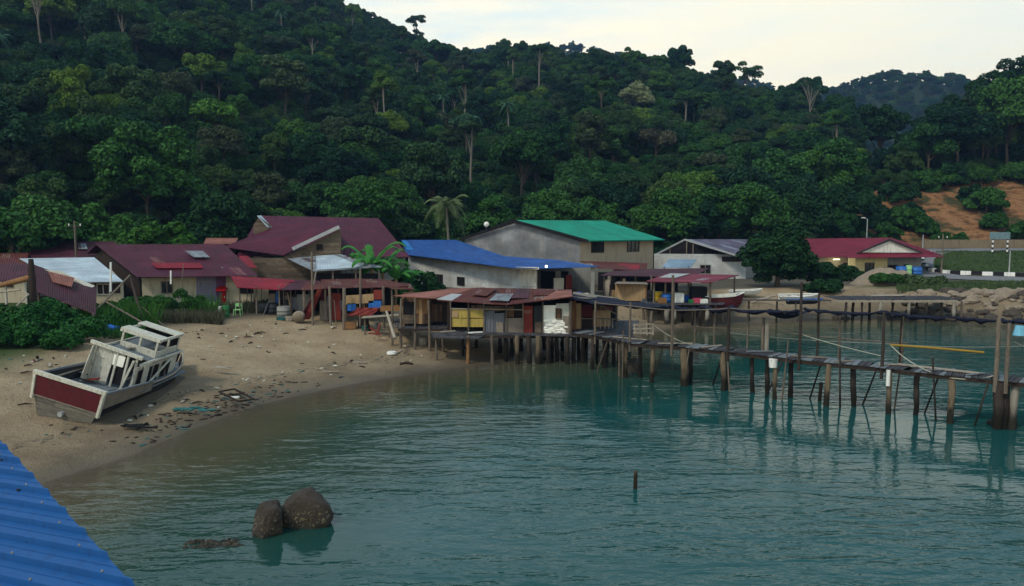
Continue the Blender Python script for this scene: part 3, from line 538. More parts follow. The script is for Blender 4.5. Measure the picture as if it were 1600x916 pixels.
def proto(kind, seed):
    rng = np.random.default_rng(seed)
    if kind == 'round': R_, H0, Hc, n, rm, rx, lf, sz, tr = 4.6, 6.6, 4.4, 26, .24, .40, 8500, .34, 6
    elif kind == 'umbrella': R_, H0, Hc, n, rm, rx, lf, sz, tr = 6.4, 8.4, 2.6, 30, .17, .30, 9500, .36, 9
    elif kind == 'tall': R_, H0, Hc, n, rm, rx, lf, sz, tr = 3.8, 13.5, 3.4, 17, .22, .36, 5200, .32, 13.5
    elif kind == 'oval': R_, H0, Hc, n, rm, rx, lf, sz, tr = 3.7, 8.0, 6.4, 34, .24, .36, 9000, .33, 8
    elif kind == 'lobed': R_, H0, Hc, n, rm, rx, lf, sz, tr = 6.2, 7.4, 4.6, 44, .15, .28, 12000, .35, 7.5
    elif kind == 'airy': R_, H0, Hc, n, rm, rx, lf, sz, tr = 5.0, 11.5, 3.8, 15, .14, .24, 4200, .32, 11.5
    else: R_, H0, Hc, n, rm, rx, lf, sz, tr = 3.4, 2.2, 2.6, 18, .26, .42, 4200, .30, 2.5
    cl = clumps_dome(rng, R_, H0, Hc, n, rm, rx, -0.35 if kind != 'umbrella' else -0.1, 0.7 if kind in ('umbrella', 'airy') else 0.85)
    cr = make_crown(seed, cl, int(lf * 1.7), sz * .74, L['forest'])
    tm = trunk_mesh(seed, tr, 0.22 if kind not in ('tall', 'airy') else 0.26, cl[::3] if kind in ('airy', 'tall') else cl[::5], M['palebark'] if kind in ('tall',) else M['bark'])
    PROTO.append((cr, tm, R_, H0, Hc, kind))
for kd, sd_ in (('round', 1), ('round', 2), ('umbrella', 3), ('umbrella', 4), ('tall', 5), ('tall', 6), ('oval', 7), ('oval', 8), ('lobed', 9), ('lobed', 10), ('airy', 12), ('bush', 13), ('bush', 14), ('round', 15)): proto(kd, sd_)
WT = np.array([3, 3, 1.2, 1.2, .9, .7, 3, 3, 3.4, 3.4, 0.7, 1.2, 1.2, 3]); WT = WT / WT.sum()
# frond-leaved crowns
def frond_quads(base, az, length, droop, rise, n=14, wid=0.75, lw=0.09):
    q = []; prev = None
    for i in range(n):
        t = (i + 1) / n; r = length * (t - 0.12 * t * t); z = rise * math.sin(t * 1.5) - droop * t * t * t ** 0.3
        c = Vector((math.cos(az) * r, math.sin(az) * r, z)) + Vector(base)
        if prev is not None:
            d = (c - prev).normalized(); s = Vector((-math.sin(az), math.cos(az), 0)); ww = wid * math.sin(math.pi * min(1, 0.15 + 0.85 * t)) ** 0.6
            for sg in (1, -1):
                tip = c + (s * sg * 0.85 + d * 0.55 + Vector((0, 0, -0.45))) * ww
                o = d * lw
                q.append([tuple(c - o), tuple(c + o), tuple(tip + o * .3), tuple(tip - o * .3)])
            u = s * 0.03; q.append([tuple(prev - u), tuple(prev + u), tuple(c + u), tuple(c - u)])
        prev = c
    return q
def palm(name, label, loc, H, Rf, mat, seed, group=None, n=16, trunk=True, tr=0.16, wid=0.8):
    random.seed(seed); t = thing(name, label, 'palm tree', loc, group); q = []; lean = Vector((random.uniform(-.6, .6), 0, 0))
    for i in range(n):
        az = i * 2.4 + random.uniform(-.2, .2); k = i / n
        q += frond_quads(lean + Vector((0, 0, H)), az, Rf * random.uniform(.85, 1.1), Rf * (0.35 + 1.0 * k), Rf * (0.75 - 0.55 * k), 20, wid * Rf / 3.0, 0.07)
    me = mesh_quads('crown', np.array(q), mat); o = bpy.data.objects.new('crown', me); COL.objects.link(o); o.parent = t
    m = MB(); m.tube([t.location + Vector((0, 0, -1)), t.location + lean * .3 + Vector((0, 0, H * .5)), t.location + lean + Vector((0, 0, H))], [tr * 1.3, tr, tr * .8], 8); m.build('trunk', M['palebark'], t)
    return t
def plant_from(clumps, nleaf, size, mat, name, label, cat, loc, seed, tr=None, group=None, part='foliage', trmat=None, aspect=.55, bare=False):
    t = thing(name, label, cat, loc, group); me = make_crown(seed, clumps, nleaf, size, mat, part, aspect=aspect); o = bpy.data.objects.new(part, me); COL.objects.link(o); o.parent = t
    if tr:
        tm = trunk_mesh(seed, tr[0], tr[1], clumps[::3], trmat or M['bark'], bare=bare); tm.name = 'trunk'; o = bpy.data.objects.new('trunk', tm); COL.objects.link(o); o.parent = t
    return t
# ---- scatter points for the hillside forest
rng = np.random.default_rng(5)
def jgrid(x0, x1, y0, y1, s):
    gx, gy = np.meshgrid(np.arange(x0, x1, s), np.arange(y0, y1, s)); gx = gx.ravel() + rng.uniform(-.45, .45, gx.size) * s; gy = gy.ravel() + rng.uniform(-.45, .45, gy.size) * s
    return gx, gy
X1, Y1 = jgrid(-420, 420, 60, 420, 5.1); X2, Y2 = jgrid(100, 460, 470, 700, 7); X3, Y3 = jgrid(-330, 330, 560, 850, 9)
X = np.concatenate([X1, X2, X3]); Y = np.concatenate([Y1, Y2, Y3]); far = np.concatenate([np.zeros(len(X1)), np.ones(len(X2)), np.ones(len(X3)) * 2]).astype(int)
PX = 800 + FPX * X / Y
y0 = np.interp(PX, [-900, 0, 200, 400, 600, 800, 1000, 1150, 1300, 2500], [74, 86, 90, 98, 108, 112, 111, 118, 122, 130])
yrr = np.interp(PX, T_PX, T_YR); Z = height(X, Y)
ok = (PX > -330) & (PX < 1930) & (Z > 1.5)
right = PX > 1320
ok &= np.where(far == 0, np.where(right, (Y > 147) & (Y < 260), (Y > y0) & (Y < yrr + 10)), True)
ok &= np.where(far == 1, (np.abs(PX - 1400) < 190) & (Y < 690), True); ok &= np.where(far == 2, (PX > 560) & (PX < 1200) & (Y < 840) & (Z > 120), True)
X, Y, Z, far, PX = X[ok], Y[ok], Z[ok], far[ok], PX[ok]
pi = rng.choice(len(PROTO), len(X), p=WT); sc = rng.uniform(0.5, 0.98, len(X)) * np.where(rng.random(len(X)) < 0.08, 1.25, 1)
near_right = (PX > 1440) & (Y < 185) & (far == 0); sc = np.where(near_right, sc * 1.35, sc)
sc = np.where((PX > 1320) & (PX <= 1470) & (far == 0), sc * .72, sc); fz = (far == 0) & (Y < 155) & (PX < 1320) & np.isin(pi, [4, 5, 10]); pi = np.where(fz, rng.choice([0, 1, 8, 9, 13], len(X)), pi); sc = np.where(far > 0, sc * 0.95, sc); pi = np.where(near_right & (pi >= 11), 8, pi)
front = (far == 0) & (Y < y0.min() * 0 + np.interp(PX, [0, 600, 1300], [100, 122, 132])) & (PX < 1320); sc = np.where(front, sc * 0.82, sc)
near_skyline = (far == 0) & (Y > np.interp(PX, T_PX, T_YR) - 12) & (PX > 540) & (PX < 1320); pi = np.where((near_skyline | (far > 0) | ((far == 0) & (PX < 1320) & (Y > np.interp(PX, T_PX, T_YR) - 70))) & np.isin(pi, [2, 3, 4, 5, 10]), rng.choice([0, 1, 8, 9, 13, 6], len(X)), pi); sc = np.where(near_skyline, sc * 0.85, sc); Z = np.where(near_skyline, Z - 3.2 * sc, np.where(far > 0, Z - 1.0, Z))
rz = rng.uniform(0, 6.28, len(X))
SPECIAL = []
def reserve(px, py, rad, Yadd=0):
    g = ground_at(px, py); g.y += Yadd; g.x = (px - 800) / FPX * g.y; g.z = hz(g.x, g.y)
    SPECIAL.append((g.x, g.y, rad)); return g
S = {}
for k, (px, py, rad) in {'lime': (345, 222, 6), 'flower': (992, 188, 7), 'column': (450, 205, 6), 'dead1': (1252, 205, 5), 'dead2': (98, 92, 5), 'dead3': (410, 40, 4), 'emerg1': (842, 165, 4), 'emerg2': (738, 300, 4), 'emerg3': (1062, 215, 3), 'fan1': (28, 118, 4), 'fan2': (697, 212, 3), 'fan3': (795, 215, 3), 'palmhill': (455, 70, 3), 'umb1': (728, 262, 5), 'limesmall': (855, 205, 3), 'brown1': (1022, 262, 5), 'dome': (300, 120, 7), 'near1': (235, 365, 7), 'lime2': (330, 210, 2)}.items(): S[k] = reserve(px, py, rad)
keep = np.ones(len(X), bool)
for x, y, r in SPECIAL: keep &= np.hypot(X - x, (Y - y)) > r
for x, y, r in SPECIAL: keep &= ~((np.abs(PX - (800 + FPX * x / y)) < r * 0.7 * FPX / y) & (Y > y - 12) & (Y < y))
TOPY = HORIZON - (Z + np.array([PROTO[i][3] + PROTO[i][4] * .8 for i in pi]) * sc - CAMZ) * FPX / Y
for (x, y, r), (k, g_) in zip(SPECIAL, S.items()):
    pyb = HORIZON - (g_.z - CAMZ) * FPX / y; keep &= ~((np.abs(PX - (800 + FPX * x / y)) < (r * .8) * FPX / y + 3.5 * FPX / Y) & (Y < y) & (Y > y - 75) & (TOPY < pyb - 14))
X, Y, Z, far, PX, pi, sc, rz = [a[keep] for a in (X, Y, Z, far, PX, pi, sc, rz)]
# which trees show largest: paint discs far to near into a small id buffer
Wb, Hb = 400, 229; buf = -np.ones((Hb, Wb), int); order = np.argsort(-Y); gy, gx = np.mgrid[0:Hb, 0:Wb]
for i in order:
    p = PROTO[pi[i]]; cz = Z[i] + p[3] * sc[i]; cx_ = 800 + FPX * X[i] / Y[i]; cy_ = HORIZON - (cz - CAMZ) * FPX / Y[i]; r = p[2] * sc[i] * FPX / Y[i] * .9; rv = p[4] * sc[i] * FPX / Y[i]
    x0, x1, y0_, y1 = int((cx_ - r) / 4), int((cx_ + r) / 4) + 1, int((cy_ - rv) / 4), int((cy_ + rv) / 4) + 1
    x0, x1, y0_, y1 = max(x0, 0), min(x1, Wb), max(y0_, 0), min(y1, Hb)
    if x0 >= x1 or y0_ >= y1: continue
    sub = ((gx[y0_:y1, x0:x1] * 4 - cx_) / r) ** 2 + ((gy[y0_:y1, x0:x1] * 4 - cy_) / rv) ** 2 < 1
    buf[y0_:y1, x0:x1][sub] = i
cnt = np.bincount(buf[:98][buf[:98] >= 0], minlength=len(X)); single = np.argsort(-cnt)[:272]; single = single[cnt[single] > 3]
KIND_LABEL = {'round': 'round-crowned dark green tree in the hillside forest', 'umbrella': 'broad flat-crowned green tree in the hillside forest', 'tall': 'tall slender tree with a pale trunk in the hillside forest', 'oval': 'upright oval-crowned green tree in the hillside forest', 'lobed': 'large many-lobed green tree in the hillside forest', 'airy': 'thin open-crowned tree in the hillside forest', 'bush': 'low bushy tree in the hillside forest'}
BANDS = ((300, 'right behind the houses'), (235, 'low on the hill'), (165, 'halfway up'), (95, 'high on the hill'), (-999, 'near the hilltop'))
COLS = ((180, 'above the pale blue roof'), (370, 'above the patched roof'), (560, 'above the large maroon roof'), (740, 'above the blue roof'), (980, 'above the green roof'), (1200, 'above the violet-grey roof'), (1430, 'above the crimson roof'), (9999, 'above the earth cut'))
SHORT = {'round': 'round-crowned tree', 'umbrella': 'flat-crowned tree', 'tall': 'slender pale-trunked tree', 'oval': 'oval-crowned tree', 'lobed': 'many-lobed tree', 'airy': 'open-crowned tree', 'bush': 'low bushy tree'}
grp = {}
for i in single:
    p = PROTO[pi[i]]; cy_ = HORIZON - (Z[i] + p[3] * sc[i] - CAMZ) * FPX / Y[i]; b_ = next(t for y, t in BANDS if cy_ > y); c_ = next(t for x, t in COLS if PX[i] < x)
    grp.setdefault(SHORT[p[5]] + ' ' + b_ + ' ' + c_, []).append(i)
NW = ['zero', 'one', 'two', 'three', 'four', 'five', 'six', 'seven', 'eight', 'nine', 'ten', 'eleven', 'twelve']; OW = ['leftmost', 'second', 'third', 'fourth', 'fifth', 'sixth', 'seventh', 'eighth', 'ninth', 'tenth', 'eleventh', 'twelfth']; FLAB = {}
for k, v in grp.items():
    v.sort(key=lambda i: PX[i])
    for n_, i in enumerate(v): FLAB[i] = k if len(v) == 1 else k + ', ' + OW[n_] + ' of ' + NW[len(v)]
for i in single:
    cr, tm, R_, H0, Hc, kd = PROTO[pi[i]]; t = thing('forest_tree', FLAB[i], 'tree', (X[i], Y[i], Z[i] - 0.3), 'trees on the forested hillside')
    t.rotation_euler.z = rz[i]; t.scale = (sc[i] * rng.uniform(.85, 1.1), sc[i] * rng.uniform(.85, 1.1), sc[i] * rng.uniform(.9, 1.22))
    for nm, me in (('crown', cr), ('trunk', tm)):
        o = bpy.data.objects.new(nm, me); COL.objects.link(o); o.parent = t
rest = np.setdiff1d(np.arange(len(X)), single)
# instanced mass of the remaining trees, and the undergrowth
def scatter(name, XYZ, idx, scale, rot, protos):
    me = bpy.data.meshes.new(name); me.from_pydata([tuple(p) for p in XYZ], [], [])
    for nm, ty, vals in (('pi', 'INT', idx), ('sc', 'FLOAT', scale), ('rz', 'FLOAT', rot)):
        a = me.attributes.new(nm, ty, 'POINT'); a.data.foreach_set('value', np.asarray(vals, np.int32 if ty == 'INT' else np.float32))
    o = bpy.data.objects.new(name, me); COL.objects.link(o)
    ng = bpy.data.node_groups.new(name, 'GeometryNodeTree'); ng.interface.new_socket('Geometry', in_out='INPUT', socket_type='NodeSocketGeometry'); ng.interface.new_socket('Geometry', in_out='OUTPUT', socket_type='NodeSocketGeometry')
    gi = ng.nodes.new('NodeGroupInput'); go = ng.nodes.new('NodeGroupOutput'); j = ng.nodes.new('GeometryNodeJoinGeometry')
    for p in reversed(protos):
        oi = ng.nodes.new('GeometryNodeObjectInfo'); oi.inputs['Object'].default_value = p; oi.inputs['As Instance'].default_value = True; ng.links.new(oi.outputs['Geometry'], j.inputs[0])
    ip = ng.nodes.new('GeometryNodeInstanceOnPoints'); ip.inputs['Pick Instance'].default_value = True
    def na(nm, ty):
        n = ng.nodes.new('GeometryNodeInputNamedAttribute'); n.data_type = ty; n.inputs[0].default_value = nm; return n.outputs[0]
    cx = ng.nodes.new('ShaderNodeCombineXYZ'); ng.links.new(na('rz', 'FLOAT'), cx.inputs[2])
    ng.links.new(gi.outputs[0], ip.inputs['Points']); ng.links.new(j.outputs[0], ip.inputs['Instance']); ng.links.new(na('pi', 'INT'), ip.inputs['Instance Index'])
    ng.links.new(cx.outputs[0], ip.inputs['Rotation']); ng.links.new(na('sc', 'FLOAT'), ip.inputs['Scale']); ng.links.new(ip.outputs[0], go.inputs[0])
    md = o.modifiers.new('scatter', 'NODES'); md.node_group = ng; return o
PO = []
for cr, tm, *_ in PROTO:      # joined crown + trunk sources for the mass
    a = MB(); me = bpy.data.meshes.new('tree_source')
    cv = np.empty(len(cr.vertices) * 3); cr.vertices.foreach_get('co', cv); tv = np.empty(len(tm.vertices) * 3); tm.vertices.foreach_get('co', tv)
    nc = len(cr.vertices); faces = [tuple(p.vertices) for p in cr.polygons] + [tuple(v + nc for v in p.vertices) for p in tm.polygons]
    me.from_pydata(np.concatenate([cv, tv]).reshape(-1, 3).tolist(), [], faces); me.materials.append(cr.materials[0]); me.materials.append(tm.materials[0])
    mi = np.zeros(len(faces), np.int32); mi[len(cr.polygons):] = 1; me.polygons.foreach_set('material_index', mi); PO.append(bpy.data.objects.new('tree_source', me))
tag(scatter('forest', np.stack([X[rest], Y[rest], Z[rest] - .3], 1), pi[rest], sc[rest], rz[rest], PO), 'mass of smaller trees filling the hillside forest', 'forest', kind='stuff')
UX, UY = jgrid(-330, 330, 66, 400, 3.4); UP = 800 + FPX * UX / UY
uy0 = np.interp(UP, [-900, 0, 200, 400, 600, 800, 1000, 1150, 1300, 2500], [70, 82, 88, 95, 104, 108, 108, 115, 119, 125])
ok = (UP > -250) & (UP < 1850) & np.where(UP > 1325, (UY > 146) & (UY < 175), (UY > uy0) & (UY < np.interp(UP, T_PX, T_YR) + 6)) & (np.where(UY > 200, rng.random(len(UX)) < .4, True))
UX, UY = UX[ok], UY[ok]; UZ = height(UX, UY)
tag(scatter('undergrowth', np.stack([UX, UY, UZ - .4], 1), rng.integers(0, 2, len(UX)), rng.uniform(.4, .95, len(UX)) * np.where(UY > 200, 1.6, 1.0), rng.uniform(0, 6.28, len(UX)), [PO[11], PO[12]]), 'leafy undergrowth below the hillside trees', 'undergrowth', kind='stuff')

# ---- trees one can point to
def dome(seed, R_, H0, Hc, n, a=.24, b=.38, bot=-.35, flat=.85): return clumps_dome(np.random.default_rng(seed), R_, H0, Hc, n, a, b, bot, flat)
def wid(g, px): return px * g.y / FPX
def T_(k, wpx, hc, label, mat, seed, n=26, lf=8500, sz=.33, h0=None, flat=.85, trm=None, bot=-.35, a=.24, b=.38):
    g = S[k]; R_ = wid(g, wpx) / 2; H0 = h0 if h0 else R_ * 1.0
    return plant_from(dome(seed, R_, H0, R_ * hc, n, a, b, bot, flat), lf, sz, mat, 'broadleaf_tree', label, 'tree', (g.x, g.y, g.z - .4), seed, (H0 * .9, .22), part='crown', trmat=trm)
T_('lime', 84, .72, 'bright yellow-green round-crowned tree on the left hillside', L['lime'], 101, h0=4.2)
T_('flower', 62, 1.05, 'tree with creamy pale flowering crown high on the right of the hillside', L['pale'], 102, h0=6.5)
T_('column', 74, 1.35, 'tall column-shaped olive green tree on the upper left hillside', L['olive'], 103, n=34, h0=10)
T_('umb1', 56, .55, 'light green flat-topped tree on a thin stem in mid hillside', L['fanpalm'], 104, h0=9.5, n=18, lf=5000)
T_('limesmall', 30, 1.0, 'small bright green rounded tree in the upper middle of the hillside', L['mid'], 105, h0=5, lf=4500)
T_('brown1', 66, .6, 'greyish brown thin-leaved tree above the green roof', L['brownish'], 106, h0=6, lf=4500, sz=.25)
T_('dome', 120, .6, 'very wide dark dome-crowned tree high on the left hillside', L['mid'], 107, n=44, lf=14000, h0=7, a=.16, b=.28)
T_('near1', 185, .8, 'huge spreading dark green tree standing right behind the left houses', L['mid'], 108, n=90, lf=30000, h0=8.2, a=.13, b=.24, sz=.3, bot=-.8)
for k, hh_, cr_, lab in (('emerg1', 17, 3.0, 'tall emergent tree with long pale trunk near the skyline centre'), ('emerg2', 12, 2.8, 'slim pale-stemmed tree leaning in the middle of the forest'), ('emerg3', 10, 1.8, 'small tree with a short white trunk above the green roof')):
    g = S[k]; plant_from(dome(hash(k) % 99 + 7, cr_, hh_, cr_ * .6, 10, .25, .4), 2600, .3, L['forest'], 'emergent_tree', lab, 'tree', (g.x, g.y - 3, g.z - .3), len(lab), (hh_, .26), part='crown', trmat=M['palebark'])
for k, hh_, lab, sd_ in (('dead1', 12, 'pale bare-branched dead tree near the skyline on the right', 31), ('dead2', 14, 'pale forked dead tree at the top left', 32), ('dead3', 13, 'bare crooked pale tree trunk at the top left edge of the hill', 33)):
    g = S[k]; t = thing('dead_tree', lab, 'tree', (g.x, g.y - 4, g.z)); r_ = np.random.default_rng(sd_)
    ends = [(r_.uniform(-3, 3), r_.uniform(-2, 2), hh_ * r_.uniform(.8, 1.25)) for _ in range(11)]
    o = bpy.data.objects.new('trunk', trunk_mesh(sd_, hh_ * .75, .24, ends, M['palebark'], bare=True)); COL.objects.link(o); o.parent = t
for k, H_, Rf, lab in (('fan1', 6, 3.4, 'grey-green fan palm at the left edge of the hillside'), ('fan2', 9, 2.2, 'pale-stemmed palm in the middle of the hillside'), ('fan3', 7, 2.6, 'stout pale palm right of the middle of the hillside'), ('palmhill', 7, 3, 'silvery palm high on the upper left hillside')):
    g = S[k]; palm('hill_palm', lab, (g.x, g.y - 4, g.z), H_, Rf, L['fanpalm'], len(lab), n=14)
g = P(702, 372, 100); palm('coconut_palm', 'yellowish coconut palm rising behind the blue-roofed house', (g.x, 100, 2), 8.6, 3.4, L['palm'], 4, n=20)
# airy skyline trees
for px, py, Yd, R_, hc, lab, sd_ in ((655, 30, 372, 6.5, .8, 'dark spreading tree standing out on the skyline beside the high left slope', 41), (787, 62, 366, 5, .6, 'small flat-topped tree on the middle of the skyline', 42), (846, 74, 350, 4.2, .5, 'narrow flat tree just right of the middle skyline', 43), (1160, 106, 292, 8, .75, 'tall open-crowned tree with gaps on the right skyline', 44), (1106, 112, 298, 6, .6, 'open-crowned tree left of the tallest one on the right skyline', 45), (1246, 128, 283, 3.5, .7, 'small thin round tree on the right skyline', 46), (1208, 142, 290, 3.2, .7, 'small dark tree in the dip of the right skyline', 47), (948, 82, 325, 4.5, .5, 'low tree on the skyline above the pale flowering tree', 48)):
    zt = CAMZ + (HORIZON - py) * Yd / FPX; x = (px - 800) / FPX * Yd; gz = hz(x, Yd); H0 = max(zt - gz - 3.6, 4); R_ *= .85
    plant_from(dome(sd_, R_, H0, R_ * hc, 14, .16, .27, -.4, .65) + dome(sd_ + 1, R_ * .8, H0 - R_ * .9, R_ * .8, 12, .16, .28, -.9, .8), 6500, .27, L['forest'], 'skyline_tree', lab, 'tree', (x, Yd, gz - .4), sd_, (H0 * .97, .3), part='crown')
# right-hand big trees above the cut
for px, pt, Yd, R_, hc, mat, lab, sd_ in ((1370, 165, 175, 6, .8, 'deep', 'dark tree above the left end of the orange earth cut', 51), (1510, 125, 165, 7.5, 1.2, 'deep', 'tall dark tree above the orange earth cut', 52), (1590, 88, 168, 8.5, 1.0, 'deep', 'towering tree at the right edge above the cut', 53), (1435, 190, 170, 6.5, .9, 'deep', 'dense dark tree between the two tall trees above the cut', 54), (1550, 160, 158, 5.5, 1.0, 'mid', 'shorter green tree below the towering right-edge tree', 55), (1300, 212, 150, 7.5, .95, 'mid', 'large bright-fringed green tree left of the earth cut', 56), (1215, 235, 142, 7, .9, 'forest', 'bushy green tree behind the grey gabled house', 57), (1555, 112, 176, 9, 1.2, 'deep', 'massive dark tree filling the skyline left of the towering right-edge tree', 58), (1465, 158, 178, 7.5, 1.1, 'deep', 'dark domed tree where the right-hand skyline starts to climb', 59), (1610, 150, 156, 7, 1.2, 'deep', 'dark tree cut by the right edge above the earth cut', 81)):
    zt = CAMZ + (HORIZON - pt) * Yd / FPX; x = (px - 800) / FPX * Yd; gz = hz(x, Yd); Hc = R_ * hc; H0 = max(zt - gz - Hc * .85, Hc * .75)
    plant_from(dome(sd_, R_, H0, Hc, 60, .14, .28, -.95, .85), 19000, .34, L[mat], 'broadleaf_tree', lab, 'tree', (x, Yd, gz - .4), sd_, (H0, .35), part='crown')
# fringe just behind the houses
fr = [(70, 300, 79, 5.2, 'mid', 'dark green tree behind the far left maroon roof'), (20, 318, 76, 4, 'mid', 'low bright green tree at the left edge behind the roofs'), (135, 318, 84, 4.8, 'fresh', 'yellow-green tree behind the leftmost roofs'), (250, 336, 76, 3.2, 'fresh', 'light green bushy tree behind the patched maroon roof'), (560, 285, 108, 5.5, 'mid', 'green tree behind the large maroon roof'), (620, 300, 112, 5, 'forest', 'green tree left of the coconut palm'), (770, 305, 115, 5, 'mid', 'green tree right of the coconut palm'), (850, 300, 118, 5.5, 'mid', 'bushy tree behind the green roof'), (930, 312, 116, 5, 'mid', 'leafy tree over the right end of the green roof'), (1040, 300, 116, 5.5, 'mid', 'dense green tree right of the green roof'), (1120, 295, 120, 5.5, 'mid', 'dense green tree over the violet-grey roof'), (1180, 280, 122, 6, 'mid', 'tall leafy tree over the shore tree'), (1245, 290, 124, 6, 'deep', 'dark leafy tree over the left end of the crimson roof'), (1310, 290, 126, 5, 'deep', 'dark leafy tree over the crimson roof'), (345, 300, 92, 5.5, 'deep', 'very dark tree left of the large maroon roof'), (1410, 330, 131, 3, 'mid', 'green shrub on the face of the orange earth cut'), (1440, 345, 128, 2.6, 'mid', 'smaller green shrub low on the orange earth cut'), (1537, 292, 136, 3.4, 'mid', 'upright green tree on the right part of the earth cut'), (1385, 352, 126, 2.4, 'mid', 'round dark shrub just over the crimson roof ridge'),
 (1350, 300, 134, 3.4, 'deep', 'dark shrub at the left end of the orange earth cut'), (1400, 296, 140, 3.4, 'deep', 'dark leafy shrub hanging over the upper left of the earth cut'), (1440, 290, 146, 3.4, 'mid', 'bushy shrub along the upper edge of the earth cut'), (1480, 284, 148, 3.4, 'deep', 'dark shrub on the upper edge of the earth cut, under the tall dark tree'), (1515, 300, 140, 2.6, 'deep', 'small dark shrub left of the upright green tree on the cut'), (1550, 330, 130, 2.2, 'mid', 'low shrub at the foot of the upright green tree on the cut'), (1590, 345, 127, 2.4, 'mid', 'green shrub at the foot of the cut at the right edge'), (1375, 325, 131, 2.6, 'deep', 'dark shrub low on the cut above the crimson roof'), (1470, 362, 125.5, 1.5, 'mid', 'small shrub at the foot of the cut behind the utility pole'), (1500, 366, 125, 1.3, 'mid', 'tiny shrub at the foot of the cut left of the road sign'), (1330, 335, 126, 3.2, 'deep', 'dark bush behind the middle of the crimson roof'), (1420, 318, 134, 2.2, 'deep', 'round dark shrub in the middle of the earth cut')]
for k, (px, pt, Yd, R_, mat, lab) in enumerate(fr):
    zt = CAMZ + (HORIZON - pt) * Yd / FPX; x = (px - 800) / FPX * Yd; gz = hz(x, Yd); Hc = R_ * .85; H0 = max(zt - gz - Hc * .85, Hc * .6)
    plant_from(dome(60 + k, R_, H0, Hc, 30, .2, .34, -.6, .85), 9500, .27, L[mat], 'broadleaf_tree' if R_ > 3.5 else 'shrub', lab, 'tree' if R_ > 3.5 else 'shrub', (x, Yd, gz - .4), 60 + k, (H0, .2), part='crown')
# ================================================================== ROAD, KERB, SIGN
def ribbon(name, pts, wd, mat, dz=0.03, kind='structure'):
    rows = []; pts = [Vector((a, b_, 0)) for a, b_ in pts]
    fine = []
    for i in range(len(pts) - 1):
        p0, p1, p2, p3 = pts[max(i - 1, 0)], pts[i], pts[i + 1], pts[min(i + 2, len(pts) - 1)]
        for k in range(8):
            t = k / 8; fine.append(0.5 * ((2 * p1) + (p2 - p0) * t + (2 * p0 - 5 * p1 + 4 * p2 - p3) * t * t + (-p0 + 3 * p1 - 3 * p2 + p3) * t ** 3))
    fine.append(pts[-1])
    m = MB()
    for i, p in enumerate(fine):
        d = (fine[min(i + 1, len(fine) - 1)] - fine[max(i - 1, 0)]).normalized(); n = Vector((-d.y, d.x, 0))
        r = []
        for k in range(5):
            q = p + n * wd * (k / 4 - .5); r.append(Vector((q.x, q.y, hz(q.x, q.y) + dz)))
        rows.append(r)
    m.grid(rows); o = m.build(name, mat); tag(o, kind=kind); return fine
X_ = lambda px, Y: (px - 800) / FPX * Y
low = ribbon('road', [(X_(2100, 84), 84), (X_(1800, 87), 87), (X_(1640, 90), 90), (X_(1540, 92.3), 92.3), (X_(1478, 95.3), 95.3), (X_(1436, 100), 100), (X_(1418, 106), 106), (X_(1428, 112.5), 112.5), (X_(1475, 116.5), 116.5), (X_(1560, 117.5), 117.5), (X_(1700, 118), 118), (X_(2000, 118), 118)], 6.3, M['asphalt'], 0.08)
kb = MB(); kp = [Vector((X_(a, b_), b_, 0)) for a, b_ in ((1850, 91.5), (1750, 92.6), (1670, 93.8), (1600, 95.2), (1540, 96.8), (1500, 98.3), (1475, 99.8), (1457, 101.8), (1446, 104.2), (1441, 107), (1444, 110), (1455, 112.5))]; acc = 0; carry = 0.6
for a, b_ in zip(kp[:-1], kp[1:]):
    d = (b_ - a).normalized(); L_ = (b_ - a).length; t = carry
    while t < L_:
        c = a + d * t; kb.box((c.x, c.y, hz(c.x, c.y) + .22), (1.12, .3, .5), math.atan2(d.y, d.x), mi=acc % 2); t += 1.15; acc += 1
    carry = t - L_
tag(kb.build('kerb', [M['kerbblack'], M['kerbwhite']]), kind='structure')
m = MB(); rows = [[Vector((X_(px, 122), 122, 4.7)), Vector((X_(px, 122.2), 122.2, 6.1))] for px in range(1440, 2000, 20)]
for i in range(len(rows) - 1): m.prism([rows[i][0], rows[i + 1][0], rows[i + 1][1], rows[i][1]], (0, .35, 0))
tag(m.build('retaining_wall', M['retwall']), 'low pale retaining wall along the foot of the orange earth cut', 'retaining wall')
# back of a road sign on striped posts
sg = thing('road_sign', 'blue-grey road sign board standing on two black and white striped posts', 'road sign', (X_(1560, 112), 112, 4.5))
m = MB(); a, b_ = P(1547, 363, 112), P(1578, 374, 112); m.box(((a.x + b_.x) / 2, 112, (a.z + b_.z) / 2), (b_.x - a.x, .08, a.z - b_.z)); m.build('sign_panel', M['signback'], sg)
for px in (1550, 1573):
    m = MB(); x = X_(px, 112.1)
    for k in range(8): m.box((x, 112.1, 4.3 + k * .33 + .16), (.16, .16, .33), mi=k % 2)
    m.build('post', [M['kerbblack'], M['kerbwhite']], sg)
def pole_(name, label, cat, px, pb, pt, Y, r=.09, mat='steel', arm=None, head=None):
    t = thing(name, label, cat, (X_(px, Y), Y, P(px, pb, Y).z)); z1 = P(px, pt, Y).z
    m = MB(); m.tube([t.location, Vector((t.location.x, Y, z1))], [r, r * .7], 8); m.build('pole', M[mat], t)
    if arm:
        m = MB(); m.beam(Vector((t.location.x, Y, z1 - .1)), Vector((t.location.x + arm, Y, z1 + .15)), .07); m.build('arm', M[mat], t)
        m = MB(); m.box((t.location.x + arm * 1.2, Y, z1 + .15), (.5, .22, .12)); m.build('lamp_head', M['whiteplastic'], t)
    if head:
        m = MB(); m.beam(Vector((t.location.x - .6, Y, z1 - .5)), Vector((t.location.x + .6, Y, z1 - .5)), .1); m.build('crossarm', M['darkwood'], t)
        for s in (-.5, 0, .5):
            m = MB(); m.tube([(t.location.x + s, Y, z1 - .45), (t.location.x + s, Y, z1 - .25)], .05, 6); m.build('insulator', M['whiteplastic'], t)
    return t
